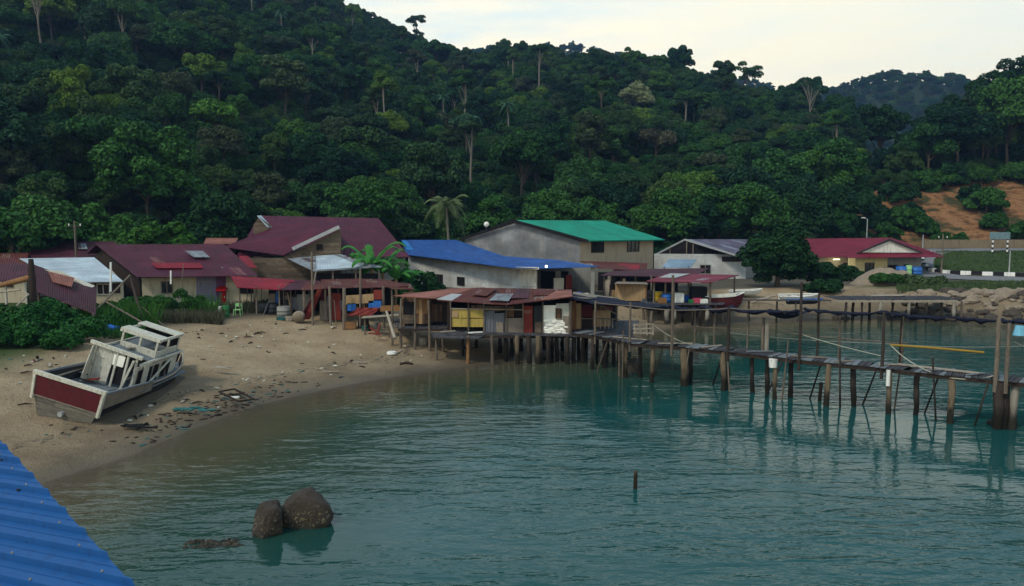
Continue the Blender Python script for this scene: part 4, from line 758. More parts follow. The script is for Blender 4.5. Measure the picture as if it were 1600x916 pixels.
pole_('street_lamp', 'grey lamp post rising just behind the crimson roof ridge', 'street lamp', 1353, 385, 342, 116, arm=-.5)
pole_('street_lamp', 'thin lamp post on the grass bank behind the kerb', 'street lamp', 1578, 426, 392, 96)
pole_('utility_pole', 'tall wooden utility pole at the right end of the crimson-roofed house', 'utility pole', 1472, 432, 366, 97, .12, 'pole', head=True)
pole_('street_lamp', 'slim post on the roadside left of the striped sign posts', 'street lamp', 1441, 398, 367, 113)
pole_('utility_pole', 'weathered utility pole behind the pale blue roof', 'utility pole', 119, 470, 345, 70, .11, 'pole', head=True)
# ================================================================== HOUSES
def house(name, label, px, Y, cat='house', group=None): return thing(name, label, cat, (X_(px, Y), Y, 2.0), group)
def base(*pts): return [(X_(px, Y), Y) for px, Y in pts]
def rafters(parent, q, mat, n=2):
    A_, B_, C_, D_ = q
    m = MB()
    for k in range(n):
        t = k / (n - 1); a = A_.lerp(B_, t); d = D_.lerp(C_, t); m.beam(a - Vector((0, 0, .12)), d - Vector((0, 0, .12)), .08, .12)
    return m.build('rafters', mat, parent)
# --- A far left maroon
h = house('village_house', 'low maroon-roofed house at the far left behind the pale blue roof', 110, 76)
sheet('roof', M['maroon'], h, [(62, 378, 80), (192, 377, 80), (165, 404, 73), (36, 404, 73)])
l = base((44, 74), (160, 74)); wall('wall', M['grey'], h, *l, 2, 5.0); sheet('skylight', M['zinc'], h, [(121, 380, 78.5), (134, 380, 78.5), (137, 389, 76), (122, 389, 76)])
h = house('village_house', 'rusty-eaved low house cut by the left edge of the photo', 5, 70)
sheet('roof', M['rust'], h, [(-60, 397, 74), (44, 395, 74), (40, 420, 67), (-70, 420, 67)])
l = base((-60, 67.8), (36, 67.8)); wall('wall', M['cream'], h, *l, 2, 4.6); window(h, l, 4, 20, 425, 448, M['darkwood'], M['glass'])
# --- B pale blue roof
h = house('village_house', 'house with smooth pale blue metal roof at the left', 140, 62)
sheet('roof', M['pale'], h, [(30, 404, 68), (147, 402, 68), (193, 440, 59.5), (96, 441, 59.5)])
l = base((104, 60.2), (188, 60.2)); wall('wall', M['cream'], h, *l, 1.8, 4.25); patch('wall_board', M['darkwood'], h, l, 148, 188, 443, 458); window(h, l, 152, 172, 444, 460, M['offwhite'], M['glass'])
wall('side_wall', M['cream'], h, base((188, 60.2))[0], base((170, 66))[0], 1.8, 4.3, 5.0)
patch('roof_rust_patch', M['ply2'], h, base((100, 59.2), (200, 59.2)), 60, 62, 470, 471)
# --- C collapsing maroon lean-to
h = house('lean_to', 'sagging maroon sheet roof with rust patches sloping into the bushes', 90, 56, 'lean-to')
sheet('roof', M['maroon'], h, [(52, 413, 59), (151, 449, 57), (150, 492, 50), (48, 452, 53)])
sheet('rusted_sheet', M['pinkrust'], h, [(75, 424, 57.5), (116, 434, 56.5), (112, 448, 54.0), (82, 440, 55.3)])
for a, b_, Y in ((60, 460, 53.5), (146, 495, 50.2), (100, 478, 51.5)):
    m = MB(); p = P(a, b_ - 6, Y); m.beam((p.x, p.y, 1.6), p, .12); m.build('post', M['pole'], h)
m = MB(); m.slab(P(66, 421, 58.3), P(95, 424, 57.6), P(148, 447, 56.9), P(140, 451, 56.4), .05); m.build('roof_edge', M['offwhite'], h)
h = house('lean_to', 'flat maroon sheet roof over the bushes at the left edge', 5, 55, 'lean-to')
sheet('roof', M['maroon'], h, [(-40, 414, 59), (50, 412, 59), (46, 437, 54), (-50, 442, 54)])
for px in (-20, 8, 40):
    m = MB(); p = P(px, 438, 54.5); m.beam((p.x, p.y, 1.6), p, .12); m.build('post', M['offwhite'], h)
# --- D long patched house
h = house('village_house', 'long low house with patched maroon roof, lilac porch and red door hood', 280, 64)
sheet('roof', M['maroon_patched'], h, [(150, 382, 70), (350, 381.5, 72), (404, 431, 64), (214, 433, 62)])
sheet('rear_roof', M['maroon'], h, [(150, 382.5, 70.1), (350, 382, 72.1), (330, 396, 78), (136, 396, 74)])
for q, mt, nm in (([(237, 412, 65.2), (313, 412, 66.2), (318, 420, 64.9), (245, 420, 64.0)], 'red', 'red_sheet'), ([(288, 393, 68.6), (317, 393, 69.2), (328, 403, 67.4), (303, 403, 67)], 'zinc', 'grey_sheet'), ([(338, 411, 67), (352, 412, 67), (362, 421, 65.6), (347, 420, 65.4)], 'zinc', 'grey_sheet'), ([(373, 401, 69.5), (388, 401, 69.6), (402, 420, 66), (378, 417, 66.4)], 'red', 'red_sheet')):
    sheet(nm, M[mt], h, [Vector(P(*a)) + Vector((0, -.02, .06)) for a in q], t=.02)
l = base((220, 63.2), (400, 65.2)); wall('wall', M['cream'], h, *l, 1.9, 4.45, 4.5)
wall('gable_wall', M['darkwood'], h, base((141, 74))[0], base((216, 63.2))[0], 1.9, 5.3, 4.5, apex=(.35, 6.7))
patch('lilac_panel', M['lilac'], h, l, 307, 338, 431, 474); patch('purple_panel', M['purplewall'], h, l, 338, 353, 431, 474)
window(h, l, 312, 330, 440, 460, M['grey'], M['glass'], 1); window(h, l, 252, 270, 440, 458, M['weathered'], M['glass'])
d = patch('door', M['redbright'], h, l, 346, 353, 452, 474, .08); m = MB(); p = onwall(*l, 352, 464); m.box(p + Vector((0, -.16, 0)), (.06, .06, .16)); m.build('handle', M['white'], d)
m = MB(); a = onwall(*l, 342, 447); b_ = onwall(*l, 358, 447); m.slab(a, b_, b_ + Vector((0, -.9, -.3)), a + Vector((0, -.9, -.3)), .05); m.build('door_hood', M['redbright'], h)
# --- F main maroon house
h = house('village_house', 'largest house, high maroon roof with timber gable over grey lean-to', 500, 78)
sheet('roof', M['maroon_clean'], h, [(405, 337, 88), (591, 341, 88), (641, 402, 76), (370, 400, 76)])
sheet('wing_roof', M['maroon_clean'], h, [(424, 357, 82), (528, 355, 70), (442, 399, 69.8), (348, 386, 79)], t=.06)
sheet('ridge_cap', M['white'], h, [(527, 340.2, 87.9), (591, 341.5, 87.9), (591, 344, 87.6), (527, 342.5, 87.6)])
m = MB(); a, b_ = P(530, 354.5, 69.9), P(457, 389, 69.7); m.beam(a, b_, .12, .3); m.build('bargeboard', M['steel'], h)
gl = (X_(400, 70.4), 70.4), (X_(531, 70.2), 70.2)
wall('gable_wall', M['planks'], h, *gl, 1.9, 4.6, 8.2)
wall('side_wall', M['planks'], h, gl[1], (X_(524, 82), 82), 1.9, 8.2, 8.2)
sw = (X_(385, 70.8), 70.8), (X_(512, 70.1), 70.1); wall('plank_wall', M['planks'], h, *sw, 1.9, 5.7)
window(h, gl, 495, 504, 382, 391, M['darkwood'], M['dark'], 0)
l2 = base((390, 77.5), (632, 77.5)); wall('rear_wall', M['grey'], h, *l2, 2, 5.4)
sheet('lean_to_roof', M['zinc'], h, [(449, 404, 70), (531, 397, 70), (598, 417, 64), (490, 424, 64)])
sheet('grey_roof_sheet', M['pale'], h, [Vector(P(*a)) + Vector((0, 0, .07)) for a in ((494, 401, 69.8), (521, 399.5, 69.8), (569, 418.5, 64.2), (495, 423, 64.1))], t=.02)
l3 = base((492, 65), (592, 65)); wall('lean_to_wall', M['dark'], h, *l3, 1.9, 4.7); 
for px in (492, 520, 556, 592):
    m = MB(); p = P(px, 422, 64.3); m.beam((p.x, p.y, 1.9), (p.x, p.y, p.z), .13); m.build('post', M['pole'], h)
dm = base((397, 82), (424, 82)); wall('dormer_wall', M['planks'], h, *dm, 5, CAMZ - (352 - 345) * 82 / FPX, apex=(.35, 9.35)); sheet('dormer_roof', M['pale'], h, [(402, 337, 82), (408, 336.5, 84), (425, 355, 82.6), (418, 355, 81.4)])
# --- E red awning and its dim porch
h = house('porch', 'bright crimson sheet awning joined to a darker maroon sheet, over a cluttered porch', 420, 60, 'porch')
sheet('roof', M['red'], h, [(360, 431, 63.8), (468, 438, 63.8), (436, 453, 58.5), (371, 449, 58.5)])
sheet('maroon_sheet', M['maroon'], h, [(462, 437.5, 63.6), (502, 439, 62.5), (478, 452.5, 58.8), (438, 453, 58.6)]); m = MB(); m.slab(P(466, 438.2, 63.6), P(472, 438.2, 63.6), P(430, 451, 59.2), P(424, 451, 59.2), .02); m.build('white_strip', M['whiteplastic'], h)
l = base((352, 64.4), (480, 64.4)); wall('wall', M['cream'], h, *l, 1.9, 4.0); patch('dark_opening', M['dark'], h, l, 373, 396, 447, 459); patch('dark_doorway', M['dark'], h, l, 420, 478, 450, 486)
for px in (374, 400, 436, 476):
    m = MB(); p = P(px, 449, 59); m.beam((p.x, p.y, 1.9), (p.x, p.y, p.z + .1), .1); m.build('post', M['pole'], h)
# --- G rust sheds by the sand
h = house('work_shed', 'open work shed under buckled rust-maroon sheets, hung with red cloth', 560, 59, 'shed')
sheet('roof', M['rust'], h, [(501, 437, 62.5), (560, 435.5, 62.5), (566, 449, 57.4), (512, 450, 57)])
sheet('roof_sheet', M['rust'], h, [(556, 435, 62.6), (604, 437, 62), (642, 447, 57.8), (562, 450, 57.3)], t=.05)
for k, (px, Y, pt) in enumerate(((486, 56.6, 396), (516, 57, 450), (536, 56, 452), (561, 56.5, 423), (599, 57.2, 449), (640, 57.6, 447), (528, 61, 438), (580, 61, 438))):
    m = MB(); p = P(px, pt, Y); m.tube([(p.x, p.y, hz(p.x, p.y) - .4), (p.x + random.uniform(-.1, .1), p.y, p.z + .1)], .08 + .02 * (k % 3), 7); m.build('post', M['pole'], h)
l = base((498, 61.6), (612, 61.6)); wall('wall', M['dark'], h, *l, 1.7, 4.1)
fl = base((540, 56.6), (600, 56.6)); patch('side_board', M['ply2'], h, fl, 540, 584, 459, 473, skew=3); patch('red_board', M['redpaint'], h, fl, 584, 597, 453, 468, .08)
patch('blue_cloth', M['blueplastic'], h, fl, 543, 556, 474, 486); patch('blue_cloth', M['blueplastic'], h, fl, 576, 596, 470, 482)
fl = base((500, 58), (540, 58)); patch('metal_sheet', M['greycorr'], h, fl, 511, 519, 463, 497); patch('red_door', M['redpaint'], h, fl, 519, 533, 458, 500, .1); patch('board', M['weathered'], h, fl, 500, 512, 470, 500, .07); patch('red_back_wall', M['hullred'], h, base((500, 60), (540, 60)), 500, 518, 444, 470)
h = house('work_shed', 'dim shed bay with grey sheet panels between the crimson awning and the red cloth', 455, 61, 'shed')
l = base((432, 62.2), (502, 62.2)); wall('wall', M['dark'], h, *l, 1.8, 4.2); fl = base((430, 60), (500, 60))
for a, b_, t_, c_, mt in ((452, 464, 464, 484, 'greycorr'), (464, 484, 460, 486, 'grey'), (431, 437, 455, 475, 'blueplastic'), (442, 452, 462, 468, 'weathered')): patch('panel', M[mt], h, fl, a, b_, t_, c_)
for px in (443, 454, 486):
    m = MB(); p = P(px, 450, 59.5); m.beam((p.x, p.y, 1.8), p, .1); m.build('post', M['pole'], h)
# --- J blue roof house
h = house('village_house', 'long pale-walled house with bright blue metal roof and open porch', 780, 82)
q = [(627, 375, 96), (713, 375, 94), (800, 418.5, 72.5), (635, 398, 89)]
sheet('roof', M['blue'], h, q); sheet('roof_wing', M['blue'], h, [(713, 375, 94), (782, 400, 82), (845, 419.5, 71.6), (800, 418.5, 72.5)]); sheet('porch_roof', M['blue'], h, [(782, 400, 82), (870, 406, 79), (936, 416.5, 70.4), (845, 419.5, 71.6)])
sheet('light_blue_sheet', M['lightblue'], h, [Vector(P(*a)) + Vector((0, 0, .05)) for a in ((628, 376, 95.5), (643, 377, 95), (676, 392, 88), (636, 391, 90.5))], t=.02)
l = base((638, 90), (838, 73)); wall('wall', M['panelwall'], h, *l, 2, 5.0, 4.8)
patch('white_wall', M['brightwhite'] if False else M['white'], h, l, 812, 838, 421, 447); window(h, l, 683, 692, 429, 446, M['darkwood'], M['glass']); window(h, l, 715, 726, 433, 446, M['darkwood'], M['glass'], 1)
m = MB(); a, b_ = P(806, 418.8, 72.9), P(842, 419.5, 71.7); m.beam(a, b_, .12, .2); m.build('fascia', M['white'], h)
l = base((838, 73), (838, 78)); l2 = base((838, 78), (926, 76)); wall('porch_wall', M['grey'], h, *l2, 2, 4.9)
patch('doorway', M['dark'], h, l2, 845, 868, 424, 452); patch('door', M['offwhite'], h, l2, 868, 876, 424, 452); patch('doorway', M['dark'], h, l2, 877, 888, 424, 452)
m = MB(); p = P(926, 417, 71); m.beam((p.x, p.y, 1.9), p, .32); m.build('post', M['grey'], h)
wall('side_wall', M['grey'], h, l2[1], base((926, 71.6))[0], 2, 4.9)
m = MB(); p = P(853.5, 416.5, 71); m.tube([p + Vector((0, 0, -.1)), p + Vector((0, 0, .1))], .1, 8); m.build('lamp', mglow('porch_lamp_glow', (1, .95, .85), 2.5), h)
for k, (px, cn) in enumerate(((908, 'blueplastic'), (917, 'blueplastic'), (919, 'whiteplastic'))): pass
# --- K green roof
h = house('large_house', 'large two-storey building with bright green roof and grey clad gable', 870, 88, 'building')
q = [(802, 344, 90), (946, 345, 97), (1039, 374.5, 93), (918, 376, 85)]; sheet('roof', M['green'], h, q, t=.12); sheet('rear_roof', M['green'], h, [(946, 344.8, 97.1), (802, 344.2, 90.1), (722, 373, 94), (868, 373, 101)], t=.12)
ga, gb = (X_(727, 93.8), 93.8), (X_(906, 85.9), 85.9); zr = P(802, 346.5, 90.2).z
wall('gable_wall', M['greywall'], h, ga, gb, 2, 6.85, 6.8, apex=(.44, zr))
wall('wall', M['tan'], h, gb, (X_(1019, 93.2), 93.2), 2, 6.75, 6.8); l = (gb, (X_(1019, 93.2), 93.2))
window(h, l, 924, 943, 377.5, 394, M['darkwood'], M['glass'], 2); window(h, l, 980, 998, 377, 392.5, M['darkwood'], M['glass'], 2)
m = MB(); m.beam(P(802, 345, 89.7), P(919, 377, 84.8), .12, .3); m.beam(P(802, 345, 89.7), P(722, 374, 93.7), .12, .3); m.build('bargeboard', M['dark'], h)
wall('end_wall', M['tan'], h, l[1], (X_(950, 102), 102), 2, 6.8)
t = thing('satellite_dish', 'small white satellite dish on the rake of the green-roofed building', 'satellite dish', P(760, 358, 91.5)); m = MB(); p = P(760, 352, 91.2)
rows = [[p + Vector((math.cos(a) * r_ * .3, -.12 + .14 * r_ * r_, math.sin(a) * r_ * .3 + .1)) for a in [k * math.pi / 6 for k in range(12)]] for r_ in (.02, .5, 1)]; m.grid(rows, closed=True); m.build('dish', M['whiteplastic'], t); m = MB(); m.beam(P(760, 358, 91.5), p, .06); m.build('mast', M['steel'], t)
# --- M violet-grey house
h = house('village_house', 'grey-walled house with violet-grey gable roof beside the shore tree', 1100, 98)
sheet('roof', M['greyroof'], h, [(1070, 374, 99), (1168, 374, 109), (1228, 399, 105), (1160, 401.5, 94)]); sheet('rear_roof', M['greyroof'], h, [(1168, 374, 109), (1070, 374.3, 99), (1028, 396, 100), (1120, 396, 110)])
l = base((1022, 98), (1166, 96)); wall('wall', M['panelwall'], h, *l, 2, 4.95); fl = base((1034, 99), (1152, 97)); wall('gable_wall', M['dark'], h, *fl, 4, 5.0, 4.9, apex=(.32, 6.5))  # near-black gable wall stands in for the shade of the open gable
for px in (1047, 1073, 1083):
    m = MB(); p = P(px, 378 + abs(px - 1072) * .35, 98); m.beam((p.x, p.y, 4.8), p, .12); m.build('strut', M['pole'], h)
m = MB(); m.beam(P(1070, 374.5, 98.8), P(1160, 402, 93.8), .1, .22); m.beam(P(1070, 374.5, 98.8), P(1026, 397, 99.5), .1, .2); m.build('bargeboard', M['steel'], h)
wall('side_wall', M['grey'], h, l[1], base((1226, 104))[0], 2, 4.7); window(h, l, 1094, 1110, 414, 428, M['grey'], M['dark'], 1)
patch('dark_band', M['darkwood'], h, l, 1128, 1163, 401, 409)
# --- O crimson roof house
h = house('village_house', 'yellow house with clean crimson roof and cream gable pediment', 1350, 100)
sheet('roof', M['crimson'], h, [(1225, 373.5, 108), (1392, 371.5, 108), (1336, 401.5, 99.6), (1240, 402, 99.6)])
sheet('wing_roof', M['crimson'], h, [(1392, 371.2, 108), (1390, 374, 98.8), (1335, 398, 98.9), (1336, 401, 103)]); sheet('wing_roof_side', M['crimson'], h, [(1390, 374, 98.8), (1392, 371.2, 108), (1474, 399, 104), (1442, 396, 98.9)])
sheet('hood', M['crimson'], h, [(1342, 395.5, 99.2), (1440, 395, 99.2), (1477, 401.3, 96.8), (1322, 403, 96.8)]); 
m = MB(); m.prism([P(1345, 394.5, 98.9), P(1434, 394.5, 98.9), P(1391, 376.5, 98.9)], (0, .15, 0)); m.build('pediment', M['white'], h)
m = MB(); m.beam(P(1390, 374.5, 98.7), P(1338, 397, 98.7), .1, .2); m.beam(P(1390, 374.5, 98.7), P(1442, 396, 98.7), .1, .2); m.build('bargeboard', M['hulldark'], h)
l = base((1327, 98.6), (1387, 98.6)); wall('wall', M['yellowcream'], h, *l, 2.1, 4.55); window(h, l, 1352, 1365, 411, 425, M['darkwood'], M['glass'])
l2 = base((1387.5, 98.7), (1440, 98.7)); wall('grey_wall', M['grey'], h, *l2, 2.1, 4.55); patch('doorway', M['dark'], h, l2, 1388, 1403, 414, 428); patch('doorway', M['dark'], h, l2, 1412, 1421, 413, 432)
l3 = base((1245, 100.8), (1328, 100.8)); wall('recessed_wall', M['cream'], h, *l3, 2.1, 4.5); patch('lilac_panel', M['lilac'], h, l3, 1275, 1300, 410, 436); patch('door', M['ply'], h, l3, 1309, 1315, 414, 430); window(h, l3, 1318, 1327, 411, 425, M['darkwood'], M['glass'])
wall('return_wall', M['yellowcream'], h, base((1327, 98.7))[0], base((1327, 100.8))[0], 2.1, 4.5)
lp = P(1307, 405.5, 99.9); m = MB(); m.box(lp, (.8, .1, .09)); m.build('lamp', mglow('tube_lamp_glow', (1.0, .9, .55), 4.0), h)
ld = bpy.data.lights.new('porch_lamp_light', 'POINT'); ld.energy = 16; ld.color = (1, .92, .6); ld.shadow_soft_size = .15; lo = bpy.data.objects.new('porch_lamp_light', ld); COL.objects.link(lo); lo.location = lp + Vector((0, -.2, -.1))
# --- L low roofs and canopy between the blue house and the shore tree
h = house('work_shed', 'low dark shed under rust-red sheets right of the blue porch', 975, 78, 'shed')
sheet('roof', M['rust'], h, [(905, 408, 84), (1012, 411, 84), (1010, 424, 79), (935, 419, 79)]); sheet('front_roof', M['maroon'], h, [(962, 421, 80), (1108, 419, 80), (1082, 433, 74.5), (938, 430.5, 74.5)])
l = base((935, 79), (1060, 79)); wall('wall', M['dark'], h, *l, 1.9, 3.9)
sheet('red_sheet', M['red'], h, [(968, 412, 82.6), (1000, 414, 82.4), (998, 422, 79.5), (960, 421, 79.8)])
for px in (944, 993, 1040, 1080):
    m = MB(); p = P(px, 431, 75); m.beam((p.x, p.y, 1.9), p, .14); m.build('post', M['pole'], h)
h = house('lean_to', 'small lean-to with shiny silver-blue sheet roof behind the red canopy', 1062, 84, 'lean-to')
sheet('roof', M['silver'], h, [(1046, 405, 85), (1089, 405.5, 85), (1079, 418.5, 80.5), (1034, 418, 80.5)])
for px in (1038, 1076):
    m = MB(); p = P(px, 416, 80.8); m.beam((p.x, p.y, 1.9), p, .12); m.build('post', M['pole'], h)
h = house('storage_hut', 'tan box-shaped plywood hut with flat pale top by the blue porch', 985, 72, 'hut')
l = base((962, 73), (1011, 72)); wall('wall', M['ply2'], h, *l, 1.7, 3.3, 3.25); wall('side_wall', M['ply'], h, l[1], base((1006, 76))[0], 1.7, 3.25)
sheet('roof', M['weathered'], h, [(966, 439, 76), (1008, 440, 76), (1013, 444, 71.8), (960, 443, 71.8)])
h = thing('canopy', 'faded red sheet canopy on thin posts over the busy landing', 'canopy', (X_(1080, 70), 70, 2))
sheet('roof', M['canopy'], h, [(1042, 427.5, 75), (1155, 429.5, 75), (1110, 441.5, 67.5), (1009, 439.5, 67.5)], t=.07); sheet('grey_sheet', M['steel'], h, [Vector(P(*a)) + Vector((0, 0, .06)) for a in ((1047, 428.3, 74.5), (1078, 428.8, 74.4), (1056, 435, 70.5), (1030, 434.5, 70.6))], t=.02)
for px, Y in ((1022, 68), (1053, 67.8), (1110, 67.8), (1076, 74), (1148, 74), (1018, 73)):
    m = MB(); p = P(px, 440 if Y < 70 else 430, Y); m.tube([(p.x, p.y, 1.9), p], .09, 7); m.build('post', M['pole'], h)

h = house('village_house', 'rusty-roofed shack peeking between the patched house and the large maroon roof', 345, 80)
sheet('roof', M['pinkrust'], h, [(322, 372, 86), (372, 372, 86), (368, 381, 80), (318, 381, 80)]); wall('wall', M['darkwood'], h, *base((320, 80.5), (366, 80.5)), 2, 6.4)
h = house('lean_to', 'narrow rusty lean-to joining the awning shed and the rust-roofed shed', 490, 60, 'lean-to')
sheet('roof', M['rust'], h, [(478, 441, 60.5), (506, 440, 60.5), (512, 451, 57.2), (470, 453, 57.2)])
for px in (474, 508): m = MB(); p = P(px, 451, 57.4); m.beam((p.x, p.y, 1.8), p, .1); m.build('post', M['pole'], h)
h = house('lean_to', 'crooked rust sheet lean-to between the work shed and the brown stilt shed', 622, 58, 'lean-to')
sheet('roof', M['rust'], h, [(604, 440, 60.5), (640, 443, 60.5), (648, 452, 57), (610, 451, 57)])
for px in (612, 644): m = MB(); p = P(px, 450, 57.2); m.beam((p.x, p.y, 1.8), p, .1); m.build('post', M['pole'], h)
# ================================================================== STILT SHEDS
def rock_mb(m, c, size, seed, n=3, rough=.28, mi=0):
    import bmesh
    bm = bmesh.new(); bmesh.ops.create_icosphere(bm, subdivisions=n, radius=1); o = Vector((seed * 7.3, seed * 1.7, seed * 3.1)); b0 = len(m.v)
    for v in bm.verts:
        k = 1 + rough * noise.noise(v.co * 1.2 + o) * 1.5 + rough * .4 * noise.noise(v.co * 3.5 + o)
        m.v.append((c[0] + v.co.x * size[0] * k, c[1] + v.co.y * size[1] * k, c[2] + v.co.z * size[2] * k))
    for f in bm.faces: m.f.append([b0 + v.index for v in f.verts]); m.uv.append([(0, 0)] * 3); m.m.append(mi); m.sm.append(n > 2)
    bm.free()
def piling(parent, x, y, zt, r=.12, mat='darkpiling', lean=0.0, name='piling', zb=None):
    zb = (min(hz(x, y), 0) - .6 if zb is None else zb) if hz(x, y) < 0.3 else hz(x, y) - .4
    m = MB(); n = 9; lean = lean + random.uniform(-.09, .09); j = r * .16; pts = [Vector((x - lean * (1 - k / n) + random.uniform(-j, j), y + random.uniform(-j, j), zb + (zt - zb) * k / n)) for k in range(n + 1)]
    m.tube(pts, [r * random.uniform(.8, 1.1) * (1.12 if k < 5 else 1) for k in range(n + 1)], 9, jit=.1); return m.build(name, M[mat], parent)
def deckq(parent, q, mat='deck', t=.09, name='deck'): m = MB(); m.slab(*q, t=t); return m.build(name, M[mat], parent)
def pg(px, py, z): return G(px, py, z)
# shed 1: brown plywood on stilts over the sand
h = thing('stilt_shed', 'small brown plywood shed on stilts over the sand under a pinkish rust roof', 'shed', (X_(660, 53), 53, .6))
sheet('roof', M['pinkrust'], h, [(705, 451, 58), (758, 449, 58), (680, 466, 52), (614, 462, 52.6)], t=.05)
DZ = 1.95
deckq(h, [Vector((X_(612, 57), 57, DZ)), Vector((X_(712, 57), 57, DZ)), Vector((X_(712, 52.3), 52.3, DZ)), Vector((X_(622, 52.3), 52.3, DZ))])
l = base((628, 53), (700, 53)); l2 = base((628, 55.6), (704, 55.6)); wall('back_wall', M['vplanks'], h, *l2, DZ, 4.0)
for a, b_, t_, c_, mt, pr in ((630, 648, 472, 506, 'dark', 0), (648, 668, 467, 506, 'ply', .06), (655, 660, 467, 506, 'ply2', .1), (671, 690, 477, 504, 'vplanks', -.5), (690, 700, 470, 505, 'darkwood', -.3), (630, 646, 492, 506, 'planks', .03), (648, 668, 490, 506, 'vplanks', .09)): patch('wall_panel', M[mt], h, l, a, b_, t_, c_, pr)
wall('side_wall', M['ply'], h, l[0], l2[0], DZ, 3.8)
for px, Y, zt in ((626, 52.4, 3.9), (648, 52.3, 3.9), (669, 52.2, 3.8), (612, 53, 3.9), (690, 52.4, 2), (640, 56, 2), (700, 56.5, 2), (668, 56, 2)): piling(h, X_(px, Y), Y, zt, .085, 'pole', name='post')
for a, b_ in (((620, 52.2), (704, 52.2)), ((616, 55), (704, 55))): m = MB(); m.beam((X_(a[0], a[1]), a[1], DZ - .14), (X_(b_[0], b_[1]), b_[1], DZ - .14), .1, .14); m.build('joist', M['darkwood'], h)
# shed 2: long patchwork shed
h = thing('stilt_shed', 'long patchwork shed on stilts at the waterline under a dark maroon rusted roof', 'shed', (X_(800, 51), 51, 0))
sheet('roof', M['rust'], h, [(742, 449.5, 57.5), (800, 450.5, 57.5), (791, 476, 49.5), (684, 469, 51.6)], t=.05); sheet('roof_sheet', M['rust'], h, [(800, 450.5, 57.4), (893, 452.5, 56), (895, 463.5, 49.8), (791, 476, 49.4)], t=.05)
sheet('pale_roof_sheet', M['steel'], h, [Vector(P(*a)) + Vector((0, 0, .05)) for a in ((706, 460, 54), (722, 461, 54), (706, 471, 51.3), (682, 468.5, 51.8))], t=.02)
sheet('roof_rust_strip', M['pinkrust'], h, [Vector(P(*a)) + Vector((0, 0, .05)) for a in ((868, 456, 53.2), (893, 455, 53.8), (894, 464, 49.9), (845, 470, 49.7))], t=.02)
for k_, (q_, mt_) in enumerate(((((752, 452, 56), (775, 452.5, 56), (762, 464, 52.4), (736, 462, 53)), 'rust'), (((806, 453, 55.8), (826, 453.5, 55.6), (824, 468, 51), (800, 468, 51)), 'maroon'), (((838, 455, 54.6), (866, 455, 54.6), (858, 464, 51.4), (832, 464, 51.6)), 'rust'), (((775, 462, 53.2), (800, 462, 53), (795, 473.5, 50), (764, 472.5, 50.6)), 'zinc'))):
    sheet('loose_roof_sheet', M[mt_], h, [Vector(P(*a)) + Vector((random.uniform(-.1, .1), 0, .07 + .02 * k_)) for a in q_], t=.02)
DY = 1.85
deckq(h, [Vector((X_(700, 57.5), 57.5, DY)), Vector((X_(905, 56), 56, DY)), Vector((X_(905, 49.4), 49.4, DY)), Vector((X_(690, 50.6), 50.6, DY))])
deckq(h, [Vector((X_(672, 51.6), 51.6, DY - .1)), Vector((X_(762, 51), 51, DY - .1)), Vector((X_(748, 49), 49, DY - .1)), Vector((X_(676, 49.6), 49.6, DY - .1))], name='landing')
l = base((698, 51.4), (894, 50.3)); bk = base((700, 56.5), (894, 55.5)); wall('back_wall', M['dark'], h, *bk, DY, 4.0); wall('side_wall', M['darkwood'], h, l[0], bk[0], DY, 3.8); wall('side_wall', M['weathered'], h, l[1], bk[1], DY, 3.9)
fr_ = [(706, 731, 483, 497, 'mustard', .05), (706, 731, 498, 511, 'mustard', .05), (733, 755, 483, 497, 'mustard', .04), (733, 755, 498, 511, 'mustard', .04), (757, 773, 486, 519, 'greycorr', .03), (773, 789, 489, 519, 'greycorr', .07), (776, 787, 503, 524, 'weathered', .2), (788, 817, 497, 527, 'weathered', .05), (817, 832.5, 478, 527, 'redpaint', .1), (834, 848, 478, 525, 'hulldark', .02), (849, 869, 477, 503, 'brightwhite', .06), (869, 890, 474, 499, 'offwhite', .05), (849, 888, 500, 523, 'whiteplastic', .08), (790, 803, 479, 496, 'vplanks', -.1), (803, 815, 477, 496, 'darkwood', -.4), (735, 754, 477, 484, 'vplanks', -.1), (757, 788, 479, 487, 'planks', -.12), (836, 846, 503, 524, 'planks', .08), (868, 878, 482, 498, 'vplanks', .1), (819, 831, 484, 490, 'pinkrust', .14), (706, 716, 486, 496, 'ply2', .1), (880, 889, 494, 520, 'weathered', .1)]  # hulldark panel right of the red door is a gap, its shade painted in
for a, b_, t_, c_, mt, pr in fr_: patch('red_door' if mt == 'redpaint' else 'wall_panel', M[mt], h, l, a, b_, t_, c_, pr, skew=random.uniform(-.8, .8))
m = MB()      # torn white wrapping sagging over the lower right panel
for k in range(26):
    p = onwall(*l, random.uniform(851, 886), random.uniform(501, 522)); rock_mb(m, p + Vector((0, -.10, 0)), (random.uniform(.1, .22), .03, random.uniform(.05, .11)), k, 2, .5)
m.build('torn_wrapping', M['brightwhite'], h)
for px in (704, 732, 756, 791, 817, 848, 890):
    m = MB(); p = onwall(*l, px, 480); m.beam((p.x, p.y - .12, DY), (p.x, p.y - .12, 3.85), .09); m.build('post', M['pole'], h)
m = MB(); a = onwall(*l, 704, 482); b_ = onwall(*l, 816, 484); m.beam(a + Vector((0, -.1, 0)), b_ + Vector((0, -.1, 0)), .06, .06); m.build('rail', M['tablet'], h)
